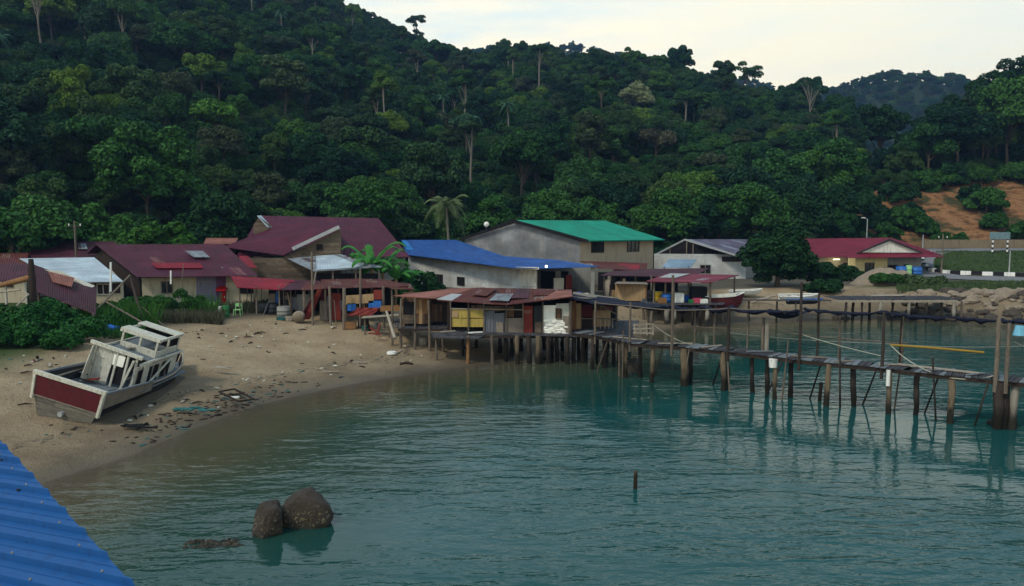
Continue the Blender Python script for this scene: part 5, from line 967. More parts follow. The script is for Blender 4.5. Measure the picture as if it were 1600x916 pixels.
for k, (px, Y, r_, mt) in enumerate(((731, 49.5, .1, 'ply'), (768, 49.6, .11, 'pole'), (722, 51.5, .09, 'darkpiling'), (680, 50, .08, 'pole'), (790, 50.6, .13, 'darkpiling'), (800, 52, .14, 'darkpiling'), (808, 49.6, .13, 'piling'), (826, 49.6, .17, 'darkpiling'), (841, 49.6, .2, 'piling'), (857, 49.8, .15, 'darkpiling'), (870, 50.5, .15, 'darkpiling'), (887, 49.6, .16, 'darkpiling'), (898, 50, .14, 'darkpiling'), (780, 53, .12, 'darkpiling'), (815, 54, .13, 'darkpiling'), (850, 55, .13, 'darkpiling'), (880, 55, .13, 'darkpiling'), (745, 54, .1, 'darkpiling'), (863, 53, .12, 'piling'))): piling(h, X_(px, Y), Y, DY - .05, r_, mt)
for Y in (50, 52.5, 55): m = MB(); m.beam((X_(695, Y), Y, DY - .18), (X_(903, Y), Y, DY - .18), .12, .16); m.build('joist', M['darkwood'], h)
# porch hut at the head of the pier
h = thing('pier_hut', 'dark open hut at the head of the pier with brown door and slatted railing', 'hut', (X_(925, 52), 52, 0))
l = base((892, 51.5), (966, 52.5)); bk = base((892, 55.5), (966, 56)); wall('back_wall', M['dark'], h, *bk, DY, 3.6)
for a, b_, t_, c_, mt, pr in ((889, 900, 470, 515, 'ply', .02), (900, 907, 474, 514, 'ply2', .06), (908, 931, 478, 497, 'hullred', -.6), (936, 948, 470, 486, 'vplanks', -.4), (949, 963, 472, 486, 'rust', -.5), (908, 931, 499, 513, 'darkwood', -.5), (935, 963, 487, 514, 'ply2', -.9)): patch('wall_panel', M[mt], h, l, a, b_, t_, c_, pr)
deckq(h, [Vector((X_(890, 56.5), 56.5, DY + .05)), Vector((X_(1000, 56.5), 56.5, DY + .05)), Vector((X_(985, 46.6), 46.6, DY + .05)), Vector((X_(896, 49), 49, DY + .05))])
for a, b_ in (((905, 498), (934, 498)), ((936, 498), (962, 499)), ((936, 476), (965, 492)), ((963, 476), (963, 515)), ((908, 474), (908, 514))): m = MB(); m.beam(onwall(*l, *a), onwall(*l, *b_), .07); m.build('brace', M['pole'], h)
for px in (938, 945, 951, 957): m = MB(); m.beam(onwall(*l, px, 499), onwall(*l, px, 514), .06); m.build('slat', M['tablet'], h)
for px, Y, r_ in ((905, 52, .12), (918, 54, .13), (935, 53, .12), (950, 56, .13), (968, 55, .12), (985, 56, .12), (960, 50, .12), (912, 50, .13)): piling(h, X_(px, Y), Y, DY, r_)
sheet('roof', M['weathered'], h, [(896, 456, 56), (968, 466, 56), (960, 470, 51.5), (893, 464, 50.5)], t=.05)
# ================================================================== PIER
PZ = 2.15
near = [(893, 520), (930, 524), (986, 536), (1057, 541.5), (1136, 549), (1259, 563.5), (1358, 572.5), (1476, 586), (1570, 595), (1700, 610), (1850, 626)]
NP = [G(x, y, PZ) for x, y in near]; wdt = 1.45
pier = thing('wooden_pier', 'long narrow plank pier on uneven pilings running from the sheds to the right edge', 'pier', (NP[4].x, NP[4].y, 0))
def pier_pt(px, off=0.0, z=PZ):      # point on the pier line under photo column px, off metres behind the near edge
    for a, b_ in zip(NP[:-1], NP[1:]):
        pa, pb = 800 + FPX * a.x / a.y, 800 + FPX * b_.x / b_.y
        if px <= pb or b_ is NP[-1]:
            e = (b_ - a).normalized(); n = Vector((-e.y, e.x, 0))
            if n.y < 0: n = -n
            u = (px - 800) / FPX; A0 = a + n * off; den = e.x - u * e.y; s = (u * A0.y - A0.x) / den; q = A0 + e * s; return Vector((q.x, q.y, z))
m = MB(); rnd = random.Random(3); tot = 0
for a, b_ in zip(NP[:-1], NP[1:]):
    e = (b_ - a); L_ = e.length; e.normalize(); n = Vector((-e.y, e.x, 0)); n = n if n.y > 0 else -n; k = int(L_ / .24)
    for i in range(k):
        if rnd.random() < .04: continue
        c = a + e * (L_ * (i + .5) / k) + n * (wdt / 2 + rnd.uniform(-.05, .05)); m.box(c + Vector((0, 0, rnd.uniform(-.015, .02))), (L_ / k - .03, wdt + rnd.uniform(-.15, .12), .045), math.atan2(e.y, e.x) + rnd.uniform(-.03, .03), mi=rnd.choice((0, 0, 1)))
m.build('deck', [M['deck'], M['deckgrey']], pier)
for off in (.12, 1.3):
    m = MB()
    for a, b_ in zip(NP[:-1], NP[1:]):
        e = (b_ - a).normalized(); n = Vector((-e.y, e.x, 0)); n = n if n.y > 0 else -n; z = Vector((0, 0, -.13)); m.beam(a + n * off + z, b_ + n * off + z, .1, .17)
    m.build('beam', M['darkwood'], pier)
for px, off, r_, mt, lean, zt in ((928, .2, .13, 'darkpiling', 0, 0), (946, 1.0, .17, 'darkpiling', 0, 0), (969, .2, .07, 'pole', 0, 0), (979, .35, .17, 'piling', .05, 0), (1003, 1.2, .13, 'darkpiling', 0, 0), (1023, .25, .13, 'piling', .05, 0), (1073, .2, .22, 'piling', .03, 0), (1082, .9, .14, 'darkpiling', 0, 0), (1134, .15, .15, 'piling', -.02, 0), (1142, .9, .11, 'darkpiling', 0, -.9), (1179, .6, .12, 'darkpiling', -.2, 0), (1204, .9, .12, 'darkpiling', 0, 0), (1216, .0, .12, 'piling', -.1, -.15), (1242, .9, .13, 'darkpiling', 0, 0), (1301, .1, .14, 'piling', 0, 0), (1290, 1.0, .1, 'darkpiling', .1, -1.1), (1339, .6, .13, 'darkpiling', -.22, 0), (1397, .05, .13, 'piling', -.12, 0), (1441, .7, .14, 'darkpiling', -.05, 0), (1498, .0, .15, 'piling', 0, -.1), (1574, .1, .2, 'darkpiling', 0, 0), (1583, .3, .2, 'darkpiling', 0, 0), (1578, 1.1, .16, 'darkpiling', 0, 0), (1598, .4, .17, 'concrete', 0, 0), (1690, .3, .16, 'darkpiling', 0, 0)):
    p = pier_pt(px, off); piling(pier, p.x, p.y, PZ - .1 + zt, r_, mt, lean)
p = pier_pt(1213, -.05); m = MB(); m.tube([(p.x, p.y, 1.62), (p.x, p.y, 2.05)], [.2, .22], 10); m.build('piling_cap', M['whiteplastic'], pier)
p = pier_pt(1396, -.1); m = MB(); m.tube([(p.x, p.y, 1.35), (p.x, p.y, 2.1)], .09, 10); m.build('pipe_sleeve', M['whiteplastic'], pier)
RP = {}
for px, off, top, r_, mt in ((931, .1, 470, .07, 'pole'), (986, .1, 473, .075, 'pole'), (1015, 1.4, 480, .05, 'pole'), (1052, .0, 430, .085, 'pole'), (1088, 1.4, 482, .05, 'pole'), (1141, .1, 480, .085, 'darkpiling'), (1119, 1.4, 482, .05, 'pole'), (1171, 1.4, 484, .05, 'pole'), (1196, 1.35, 496, .09, 'pole'), (1202, 1.3, 496, .12, 'concrete'), (1254, .0, 441, .08, 'darkpiling'), (1282, 1.4, 470, .06, 'darkpiling'), (1316, 1.4, 488, .055, 'pole'), (1385, .1, 488, .08, 'darkpiling'), (1413, 1.4, 492, .055, 'darkpiling'), (1416, 1.4, 492, .035, 'pole'), (1566, .05, 497, .1, 'pole'), (1583, .0, 505, .09, 'pole'), (1660, .1, 500, .08, 'pole'), (1640, 1.4, 500, .06, 'pole')):
    p = pier_pt(px, off); zt = P(px, top, p.y).z; lo_ = PZ - .55 if off < .5 else PZ - .2; m = MB()
    m.tube([(p.x, p.y, lo_), (p.x + random.uniform(-.03, .03), p.y, (lo_ + zt) / 2), (p.x, p.y, zt)], [r_, r_ * .95, r_ * .85], 8, jit=.05); m.build('rail_post', M[mt], pier); RP[px] = Vector((p.x, p.y, zt))
def railp(px, py, off): p = pier_pt(px, off); return P(px, py, p.y)
def tubeline(name, pts, r_, mat, parent, sag=0.0, n=8):
    pts = [Vector(p) for p in pts]; out = []
    for a, b_ in zip(pts[:-1], pts[1:]):
        for k in range(n): t = k / n; out.append(a.lerp(b_, t) + Vector((0, 0, -sag * 4 * t * (1 - t))))
    out.append(pts[-1]); m = MB(); m.tube(out, r_, 6); return m.build(name, M[mat], parent)
tubeline('top_rail', [railp(a, b_, .05) for a, b_ in ((931, 473), (986, 478), (1052, 485), (1141, 482), (1200, 484))], .03, 'pole', pier, .03)
tubeline('top_rail', [railp(a, b_, 1.35) for a, b_ in ((1254, 482), (1316, 489), (1385, 491), (1416, 494), (1566, 503), (1660, 508))], .035, 'pole', pier, .02)
tubeline('hand_rail', [railp(a, b_, 1.35) for a, b_ in ((1010, 502), (1055, 508), (1136, 513), (1200, 515), (1254, 523), (1385, 534), (1420, 536))], .028, 'pole', pier, .04)
m = MB(); a, b_ = pier_pt(1410, 1.0, PZ + .09), pier_pt(1540, .8, PZ + .09); m.beam(a, b_, .25, .05); m.build('loose_plank', M['tablet'], pier)
rnd = random.Random(31)
for k in range(16):
    px = 940 + k * 42 + rnd.uniform(-10, 10); o_ = rnd.choice((.1, 1.3)); p = pier_pt(px, o_); q_ = pier_pt(px + rnd.uniform(-14, 14), o_); m = MB()
    if k % 2: m.tube([(p.x, p.y, -.9), (q_.x, q_.y, PZ + rnd.uniform(-.1, .9))], [.05, .04], 6, jit=.15); m.build('thin_pole', M[rnd.choice(['pole', 'darkpiling', 'pole'])], pier)
    else: m.tube([(p.x, p.y, -.6), (pier_pt(px + rnd.uniform(18, 34), o_)).xy.to_3d() + Vector((0, 0, PZ - .25))], [.045, .04], 6, jit=.15); m.build('brace', M[rnd.choice(['pole', 'darkpiling'])], pier)
for k in range(9):
    px = 960 + k * 70; a, b_ = pier_pt(px, rnd.uniform(.1, .6), PZ + .06), pier_pt(px + rnd.uniform(25, 60), rnd.uniform(.6, 1.3), PZ + .09); m = MB(); m.beam(a, b_, .16, .04); m.build('loose_plank', M[rnd.choice(['tablet', 'deckgrey', 'weathered'])], pier)
# small gate of sticks on the pier
gt = thing('stick_gate', 'little gate of crossed grey sticks standing on the pier planks', 'gate', pier_pt(1005, 1.0))
for a, b_ in (((991, 505), (992, 522)), ((1000, 504), (1001, 523)), ((1010, 503), (1011, 524)), ((1020, 505), (1020, 524)), ((989, 508), (1021, 506)), ((989, 514), (1022, 513)), ((989, 520), (1022, 521))): m = MB(); m.beam(railp(*a, 1.1), railp(*b_, 1.1), .07); m.build('slat', M['tablet'], gt)
# nets
def net(name, label, pts, wide, parent=None, sag=.1, thick=.05, th=.12):
    rows = []; rr = random.Random(len(pts))
    for a, b_ in zip(pts[:-1], pts[1:]):
        for k in range(8):
            t = k / 8; c = a[0].lerp(b_[0], t); wv = a[1] + (b_[1] - a[1]) * t; c = c + Vector((0, 0, -sag * 4 * t * (1 - t))); hh_ = th * rr.uniform(.45, 1.9); c = c + Vector((0, 0, rr.uniform(-.05, .03))); e = (b_[0] - a[0]).normalized(); n = Vector((-e.y, e.x, 0)); n = n if n.y > 0 else -n
            rows.append([c + n * (wv * s) + Vector((0, 0, z + rr.uniform(-.03, .03))) for s, z in ((-.5, -hh_ * .4), (-.5, 0), (-.25, hh_ * .3), (0, -hh_ * .2), (.3, hh_ * .3), (.5, 0), (.5, -hh_ * .4), (.2, -hh_), (-.25, -hh_ * 1.1))])
    m = MB(); m.grid(rows, closed=True); m.poly(rows[0][::-1]); m.poly(rows[-1]); o = m.build(name, M['net']); return tag(o, label, 'net', 'navy shade nets over the pier')
nq = lambda px, py, off, w_: (railp(px, py, off), w_)
net('shade_net', 'wide navy shade net sagging beside the pier hut', [nq(892, 461, 2.2, 2.0), nq(935, 466, 2.0, 2.6), nq(986, 474, 1.2, 2.4), nq(1052, 477, .8, 1.4)], 1, sag=.12, th=.1)
net('shade_net', 'bunched navy net strung between the second and third tall pier posts', [nq(1052, 478, .8, .8), nq(1100, 479, .9, .7), nq(1141, 480, .9, .5), nq(1200, 483, .9, .7), nq(1254, 482, .8, .35)], 1, sag=.14, th=.12)
net('shade_net', 'thin navy net roll stretched from the tallest post to the right edge', [nq(1256, 482, .8, .35), nq(1320, 487, .9, .3), nq(1385, 487, .8, .3), nq(1413, 491, 1.0, .3), nq(1480, 495, 1, .25), nq(1566, 499, .9, .4), nq(1590, 500, .8, .9), nq(1700, 506, .8, 1.2)], 1, sag=.05, th=.09)
n_ = MB(); c = railp(1228, 487, .9); rows = [[c + Vector(((s - .5) * 2.2, (k - 2) * .15, -.38 * math.sin(math.pi * s) * (1 - abs(k - 2) / 3.0))) for k in range(5)] for s in [i / 12 for i in range(13)]]; n_.grid(rows); tag(n_.build('net_bundle', M['net']), 'heavy navy net bundle drooping left of the tallest pier post', 'net')
# ropes, pole, bucket
def rope(label, pts, r_=.02, sag=.25, mat='rope', name='rope', cat='rope'): o = tubeline(name, pts, r_, mat, None, sag, 12); tag(o, label, cat)
rope('pale rope looping from the crossed-stick gate down to the pier deck', [railp(1022, 508, 1.1), railp(1090, 541, .8), railp(1150, 547, .5)], .02, .2)
rope('pale rope drooping between the tallest post and the middle of the pier', [railp(1256, 524, 1.0), railp(1385, 558, .3)], .02, .05)
rope('pale rope falling across the deck and hanging under its edge', [railp(1392, 540, .8), railp(1440, 575, -.05), railp(1498, 592, -.1), railp(1560, 585, .1)], .025, .1)
rope('pale ropes tied to the post at the right edge', [railp(1585, 534, .2), railp(1640, 560, 0)], .022, .02)
rope('thin line strung over the water behind the right half of the pier', [railp(1140, 520, 2.2), railp(1385, 537, 2.2), railp(1600, 541, 2.2)], .015, .1)
o = tubeline('bamboo_pole', [railp(1390, 539, .9), railp(1455, 543.5, .9), railp(1538, 551, .9)], .055, 'yellowpole', None, 0); tag(o, 'long yellow pole lashed level above the pier deck', 'pole')
bk_ = thing('bucket', 'pale blue plastic bucket hanging upside down near the right end of the pier', 'bucket', railp(1592, 523, -.1)); m = MB(); c = bk_.location; m.tube([c + Vector((0, 0, 0)), c + Vector((.02, 0, .38))], [.22, .17], 16); m.build('tub', M['bucketblue'], bk_); m = MB(); m.tube([c + Vector((0, 0, -.03)), c + Vector((0, 0, .02))], .24, 16); m.build('rim', M['bucketblue'], bk_)
rp = thing('float', 'dark square float block in the water beside the thick right-hand pilings', 'float', (G(1552, 664, 0).x, G(1552, 664, 0).y, 0)); m = MB(); c = rp.location; rock_mb(m, c + Vector((0, 0, .08)), (.3, .25, .18), 4, 2, .2); m.build('block', M['black'], rp)
# back jetty
bj = thing('back_jetty', 'low grey plank jetty on thin posts in front of the rock bank', 'jetty', (X_(1320, 71.5), 71.5, 0))
m = MB(); rnd = random.Random(8)
for k in range(70):
    px = 1300 + k * 2.7; m.box((X_(px, 72.2), 72.2 + rnd.uniform(-.1, .1), 2.0 + rnd.uniform(-.02, .03)), (.14, 3.4, .05))
m.build('deck', M['deck'], bj)
m = MB(); m.beam((X_(1132, 70.6), 70.6, 1.98), (X_(1300, 70.4), 70.4, 1.95), .5, .08); m.build('walk_plank', M['deck'], bj)
m = MB(); m.beam((X_(1300, 70.45), 70.45, 1.86), (X_(1492, 70.45), 70.45, 1.86), .12, .18); m.build('beam', M['tablet'], bj)
for px, Y, r_, mt in [(1140, 70.6, .08, 'darkpiling'), (1172, 70.6, .09, 'darkpiling'), (1216, 70.5, .09, 'darkpiling'), (1246, 70.5, .08, 'pole'), (1282, 70.4, .1, 'darkpiling'), (1325, 70.6, .12, 'darkpiling'), (1336, 71.5, .12, 'darkpiling'), (1350, 70.7, .1, 'darkpiling'), (1362, 71.8, .12, 'darkpiling'), (1379, 70.5, .17, 'concrete'), (1398, 71.5, .12, 'darkpiling'), (1424, 70.5, .15, 'concrete'), (1436, 71.5, .11, 'darkpiling'), (1452, 70.6, .08, 'darkpiling'), (1494, 70.4, .16, 'concrete'), (1506, 70.8, .1, 'pole'), (1475, 71, .11, 'darkpiling')]: piling(bj, X_(px, Y), Y, 1.85 if px != 1282 else 2.6, r_, mt)
ct = thing('plank_pile', 'bleached planks laid on the back jetty', 'planks', (X_(1388, 73), 73, 2.05))
for k in range(5): m = MB(); m.beam((X_(1362 + k, 73 + k * .25), 73 + k * .25, 2.1), (X_(1412 + 2 * k, 73 + k * .2), 73 + k * .2, 2.12), .2, .05); m.build('plank', M['tablet'], ct)
# landing under the canopy
ld_ = thing('landing', 'dark plank landing on stilts under the faded red canopy', 'landing', (X_(1070, 70), 70, 0))
deckq(ld_, [Vector((X_(1008, 75.5), 75.5, 1.95)), Vector((X_(1146, 75.5), 75.5, 1.95)), Vector((X_(1132, 67.3), 67.3, 1.95)), Vector((X_(1000, 67.3), 67.3, 1.95))])
for px, Y, r_, mt in [(1043, 67.6, .22, 'concrete'), (1055, 67.6, .2, 'concrete'), (1068, 68.5, .12, 'darkpiling'), (1084, 67.6, .1, 'darkpiling'), (1096, 67.6, .12, 'darkpiling'), (1107, 67.6, .17, 'concrete'), (1090, 70, .1, 'darkpiling'), (1120, 68, .08, 'pole'), (1020, 67.7, .12, 'pole'), (1006, 68, .1, 'pole'), (1130, 70, .1, 'pole'), (1030, 70, .1, 'darkpiling')]: piling(ld_, X_(px, Y), Y, 1.9, r_, mt)
# ================================================================== BOATS
def hull(name_mats, L_, W, H_, parent, org, rot, stern=.85, tr=0.0, parts=('hull', 'deck'), rail=True, bow=.4):
    rows = []; inner = []; n = 18
    for i in range(n + 1):
        t = i / n; hw = W / 2 * (stern + (1 - stern) * math.sin(min(t * 2.2, 1) * math.pi / 2)) * (1 - max(0, (t - .5) / .5) ** 2.3); sh = H_ * (1 + .12 * (1 - t) ** 2 + bow * t ** 3); kz = H_ * .55 * max(0, t - .72) ** 2 / .08; y = L_ * t
        prof = [(-1, 1), (-.97, .72), (-.86, .36), (-.55, .08), (0, 0), (.55, .08), (.86, .36), (.97, .72), (1, 1)]
        rows.append([org + rot @ Vector((a * max(hw, .03), y + .25 * b_ * t * t, kz + (sh - kz) * b_)) for a, b_ in prof]); inner.append((hw, sh, y))
    m = MB(); m.grid(rows); m.build(parts[0], name_mats[0], parent)
    m = MB(); rows = [[org + rot @ Vector((a * max(hw - .06, .01), y, sh - H_ * .28)) for a in (-1, 0, 1)] for hw, sh, y in inner[:-1]]; m.grid(rows); m.build(parts[1], name_mats[1], parent)
    if rail:
        m = MB()
        for s in (-1, 1): m.tube([org + rot @ Vector((s * max(hw, .03), y + .25 * (y / L_) ** 2, sh + .02)) for hw, sh, y in inner], .055, 5)
        m.build('gunwale', name_mats[2], parent)
    return inner
bt = thing('fishing_boat', 'derelict wooden fishing boat heeled over on the sand, maroon stern and broken white wheelhouse', 'fishing boat', (X_(100, 34), 34.2, .35))
org = Vector((-19.35, 33.6, .28)); rot = Matrix.Rotation(R(-2.5), 3, 'Z') @ Matrix.Rotation(R(17), 3, 'Y')
hull((M['hulldark'], M['deckgrey'], M['tablet']), 10.2, 3.0, 1.35, bt, org, rot, .92, bow=.12)
W3 = lambda x, y, z: org + rot @ Vector((x, y, z))
def bq(name, mat, q, t=.05, parent=bt): m = MB(); v = [W3(*p) for p in q]; n = (v[1] - v[0]).cross(v[3] - v[0]).normalized(); m.prism(v, n * t); return m.build(name, M[mat], parent)
bb = lambda name, mat, a, b_, w_=.08, h_=None, parent=bt: (lambda m: (m.beam(W3(*a), W3(*b_), w_, h_), m.build(name, M[mat], parent))[1])(MB())
# transom
tr_ = bq('transom', 'hullgrey', [(-1.43, -.06, .98), (1.43, -.06, .98), (1.12, -.02, .1), (-1.12, -.02, .1)][::-1], .06)
bq('red_panel', 'hullred', [(-1.42, -.12, 1.0), (1.42, -.12, 1.0), (1.46, -.18, 1.88), (-1.46, -.18, 1.88)], .05)
bb('transom_beam', 'peeling', (-1.62, -.2, 1.96), (1.62, -.2, 1.96), .17, .16); bb('rubbing_strake', 'weathered', (-1.46, -.12, .98), (1.46, -.12, .98), .09, .09)
for s in (-1, 1): bb('corner_post', 'peeling', (s * 1.47, -.14, .8), (s * 1.54, -.2, 1.9), .14, .12)
m = MB(); m.tube([W3(-.05, -.12, .5), W3(-.05, -.3, .5)], .11, 10); m.build('exhaust_pipe', M['steel'], bt)
for s in (-1, 1):
    m = MB(); m.slab(W3(s * 1.5, -.05, 1.84), W3(s * 1.52, 4.2, 1.55), W3(s * 1.5, 4.2, 1.1), W3(s * 1.46, 0, 1.15), .06); m.build('bulwark', M['weathered' if s > 0 else 'hulldark'], bt)
    bb('bulwark_rail', 'deckgrey', (s * 1.52, -.05, 1.88), (s * 1.58, 4.3, 1.58), .14, .07)
# wheelhouse (roofless shell)
ZD = 1.05
bq('aft_wall', 'peeling', [(-1.15, 3.3, ZD), (-.2, 3.3, ZD), (-.2, 3.3, 2.75), (-1.02, 3.35, 2.75)]); bq('aft_wall_top', 'peeling', [(-.98, 3.28, 2.25), (.35, 3.28, 2.25), (.35, 3.28, 2.72), (-.98, 3.28, 2.72)], .04)
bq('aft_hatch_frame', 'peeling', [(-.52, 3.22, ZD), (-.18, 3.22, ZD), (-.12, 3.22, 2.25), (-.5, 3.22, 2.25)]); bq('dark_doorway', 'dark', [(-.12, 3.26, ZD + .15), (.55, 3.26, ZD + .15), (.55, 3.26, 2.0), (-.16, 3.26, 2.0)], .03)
bq('wall_board', 'brightwhite', [(-.1, 3.2, 2.1), (.42, 3.2, 2.1), (.44, 3.2, 2.62), (-.1, 3.2, 2.6)], .03)
for x in (-1.05, .05, .58, 1.02): bb('frame_post', 'peeling', (x, 3.2, ZD - .1), (x * .97, 3.2, 2.85), .09)
bb('fallen_post', 'peeling', (.62, 3.0, ZD), (.9, 3.1, 2.6), .1); bb('frame_beam', 'peeling', (-1.3, 3.15, 2.88), (1.25, 3.15, 2.8), .14, .16)
bq('cabin_side', 'peeling', [(1.05, 3.3, ZD), (1.05, 7.4, ZD), (1.05, 7.4, 2.25), (1.05, 3.3, 2.25)][::-1], .05); bq('cabin_side', 'peeling', [(-1.05, 3.3, ZD), (-1.05, 7.4, ZD), (-1.05, 7.4, 2.6), (-1.05, 3.3, 2.7)], .05)
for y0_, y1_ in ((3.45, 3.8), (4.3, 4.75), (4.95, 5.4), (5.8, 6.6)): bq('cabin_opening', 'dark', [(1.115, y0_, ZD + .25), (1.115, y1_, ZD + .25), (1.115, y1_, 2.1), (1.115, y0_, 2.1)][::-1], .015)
bq('cabin_front', 'peeling', [(-1.05, 7.4, ZD), (1.05, 7.4, ZD), (1.05, 7.4, 2.3), (-1.05, 7.4, 2.5)], .05); bq('cabin_roof', 'deckgrey', [(-1.15, 4.4, 2.52), (1.2, 4.4, 2.33), (1.2, 7.5, 2.33), (-1.15, 7.5, 2.52)], .06)
for y in (3.2, 7.45): bb('roof_edge', 'peeling', (-1.15, y, 2.62 if y > 4 else 2.85), (1.22, y, 2.42 if y > 4 else 2.8), .12, .1)
bb('roof_edge', 'peeling', (1.15, 3.3, 2.42), (1.2, 7.5, 2.42), .1)
for x, y in ((-.8, 5.0), (.95, 5.0), (-.8, 7.3), (.95, 7.3), (.1, 5.0), (.95, 6.2)): bb('upper_post', 'peeling', (x, y, 2.4), (x, y, 3.25), .09)
for a, b_ in (((-.95, 5.0), (1.1, 5.0)), ((-.95, 7.3), (1.1, 7.3)), ((-.9, 4.9), (-.9, 7.4)), ((1.02, 4.9), (1.02, 7.4))): bb('upper_beam', 'peeling', (*a, 3.3), (*b_, 3.27), .13, .12)
bb('windscreen_frame', 'peeling', (-.8, 5.0, 2.75), (.95, 5.0, 2.72), .07); bb('loose_board', 'tablet', (-.3, 4.7, 2.6), (.9, 6.8, 2.62), .25, .05)
bb('fallen_rail', 'peeling', (1.25, 4.0, ZD + .1), (1.3, 6.2, 2.35), .07); bb('loose_board', 'redpaint', (-.9, 2.9, ZD + .1), (-.4, 2.9, ZD + .3), .3, .05); bb('loose_board', 'redpaint', (.9, 2.9, ZD + .05), (1.35, 3.1, ZD + .05), .35, .05)
rnd = random.Random(4)
for k in range(9): x, y = rnd.uniform(-1.1, .9), rnd.uniform(.4, 2.9); bb('loose_board', rnd.choice(['darkwood', 'tablet', 'deckgrey', 'weathered', 'darkwood', 'teal']), (x, y, ZD + rnd.uniform(0, .15)), (x + rnd.uniform(-.5, .8), y + rnd.uniform(-.8, .8), ZD + rnd.uniform(0, .3)), rnd.uniform(.08, .3), .05)
for k in range(6): x, y = rnd.uniform(-.5, .5), rnd.uniform(7.8, 9.0); bb('loose_board', rnd.choice(['peeling', 'redpaint', 'ply2', 'deckgrey', 'bucketblue'][:4]), (x, y, 1.4), (x + rnd.uniform(-.5, .5), y + rnd.uniform(-.5, .5), 1.5 + rnd.uniform(0, .3)), rnd.uniform(.08, .2), .06)
m = MB(); m.slab(W3(-1.5, 3.0, 1.35), W3(-1.45, 8, 1.35), W3(-1.05, 8, 1.33), W3(-1.05, 3.0, 1.33), .05); m.build('side_deck', M['deckgrey'], bt); m = MB(); m.slab(W3(1.05, 3.0, 1.3), W3(1.05, 8, 1.3), W3(1.5, 8, 1.3), W3(1.6, 3.0, 1.3), .05); m.build('side_deck', M['deckgrey'], bt)
bq('upper_panel', 'peeling', [(.98, 5.0, 2.4), (.98, 7.3, 2.4), (.98, 7.3, 2.72), (.98, 5.0, 2.72)][::-1], .04); bq('upper_panel', 'peeling', [(-.82, 5.0, 2.5), (.98, 5.0, 2.4), (.98, 5.0, 2.72), (-.82, 5.0, 2.76)], .04)
bq('upper_roof_board', 'peeling', [(-1.0, 5.0, 3.36), (1.12, 5.0, 3.33), (1.12, 5.75, 3.33), (-1.0, 5.75, 3.36)], .05); bq('upper_roof_board', 'peeling', [(-1.0, 6.6, 3.36), (1.12, 6.6, 3.33), (1.12, 7.4, 3.33), (-1.0, 7.4, 3.36)], .05)
bq('cabin_shade_panel', 'dark', [(-.85, 7.25, 2.5), (.95, 7.25, 2.4), (.95, 7.25, 3.2), (-.85, 7.25, 3.25)], .02)  # near-black sheet added as the shade inside the upper cabin
bq('side_board', 'peeling', [(1.16, 3.8, ZD), (1.16, 4.3, ZD), (1.16, 4.3, 2.3), (1.16, 3.8, 2.35)][::-1], .03); bq('side_board', 'peeling', [(-1.12, 2.6, ZD), (-1.12, 3.3, ZD), (-1.12, 3.3, 2.8), (-1.12, 3.0, 2.7)], .04)
for k in range(7): bb('broken_batten', rnd.choice(['peeling', 'tablet', 'weathered']), (rnd.uniform(.6, 1.2), rnd.uniform(3.2, 6.5), rnd.uniform(1.1, 1.6)), (rnd.uniform(.5, 1.25), rnd.uniform(3.2, 6.8), rnd.uniform(1.8, 2.6)), .06)
sm_ = MB(); rows = []
for i in range(9):
    for_ = []
    for j in range(14):
        u, v = i / 8 * 2 - 1, j / 13; x = -18.0 + u * 1.3 - .12 * v * 6; y = 33.2 + v * 9.5; q = max(0, 1 - u * u) * math.sin(math.pi * min(1, v * 1.02)) ** .5; for_.append(Vector((x, y, hz(x, y) + .32 * q * (1 + .4 * noise.noise(Vector((x * 2, y * 2, 0)))) - .03)))
    rows.append(for_)
sm_.grid(rows); tag(sm_.build('sand_drift', M['ground']), kind='structure')
def small_boat(label, px, Y, z, L_, W, H_, rz, mats, heel=0, name='rowing_boat', group=None):
    t = thing(name, label, 'boat', (X_(px, Y), Y, z), group); rt = Matrix.Rotation(rz, 3, 'Z') @ Matrix.Rotation(heel, 3, 'Y'); o = Vector(t.location) - rt @ Vector((0, L_ / 2, 0))
    hull(mats, L_, W, H_, t, o, rt, .75)
    for k in (.3, .55): m = MB(); m.beam(o + rt @ Vector((-W * .42, L_ * k, H_ * .85)), o + rt @ Vector((W * .42, L_ * k, H_ * .85)), .05, .2); m.build('thwart', M['tablet'], t)
    return t
t = small_boat('maroon and white boat moored beside the landing under the faded red canopy', 1130, 69.3, 1.15, 3.4, 1.5, 1.15, R(-88), (M['hullred'], M['deckgrey'], M['whiteplastic']))
m = MB(); m.beam(P(1112, 463, 68.5), P(1150, 460.5, 68.5), .05, .3); m.build('white_strake', M['white'], t)
small_boat('white boat pulled up on the sand left of the shore tree', 1166, 77, 1.75, 3.0, 1.2, .45, R(-80), (M['white'], M['white'], M['whiteplastic']))
small_boat('white boat with dark blue rim lying in front of the shore tree', 1248, 72.6, 1.75, 3.3, 1.2, .4, R(-88), (M['white'], M['white'], M['whiteplastic']), R(6))
small_boat('small blue boat half hidden behind the navy net bundle', 1258, 71.4, 1.5, 3, 1.0, .35, R(-88), (M['hulldark'], M['deckgrey'], M['blueplastic']))
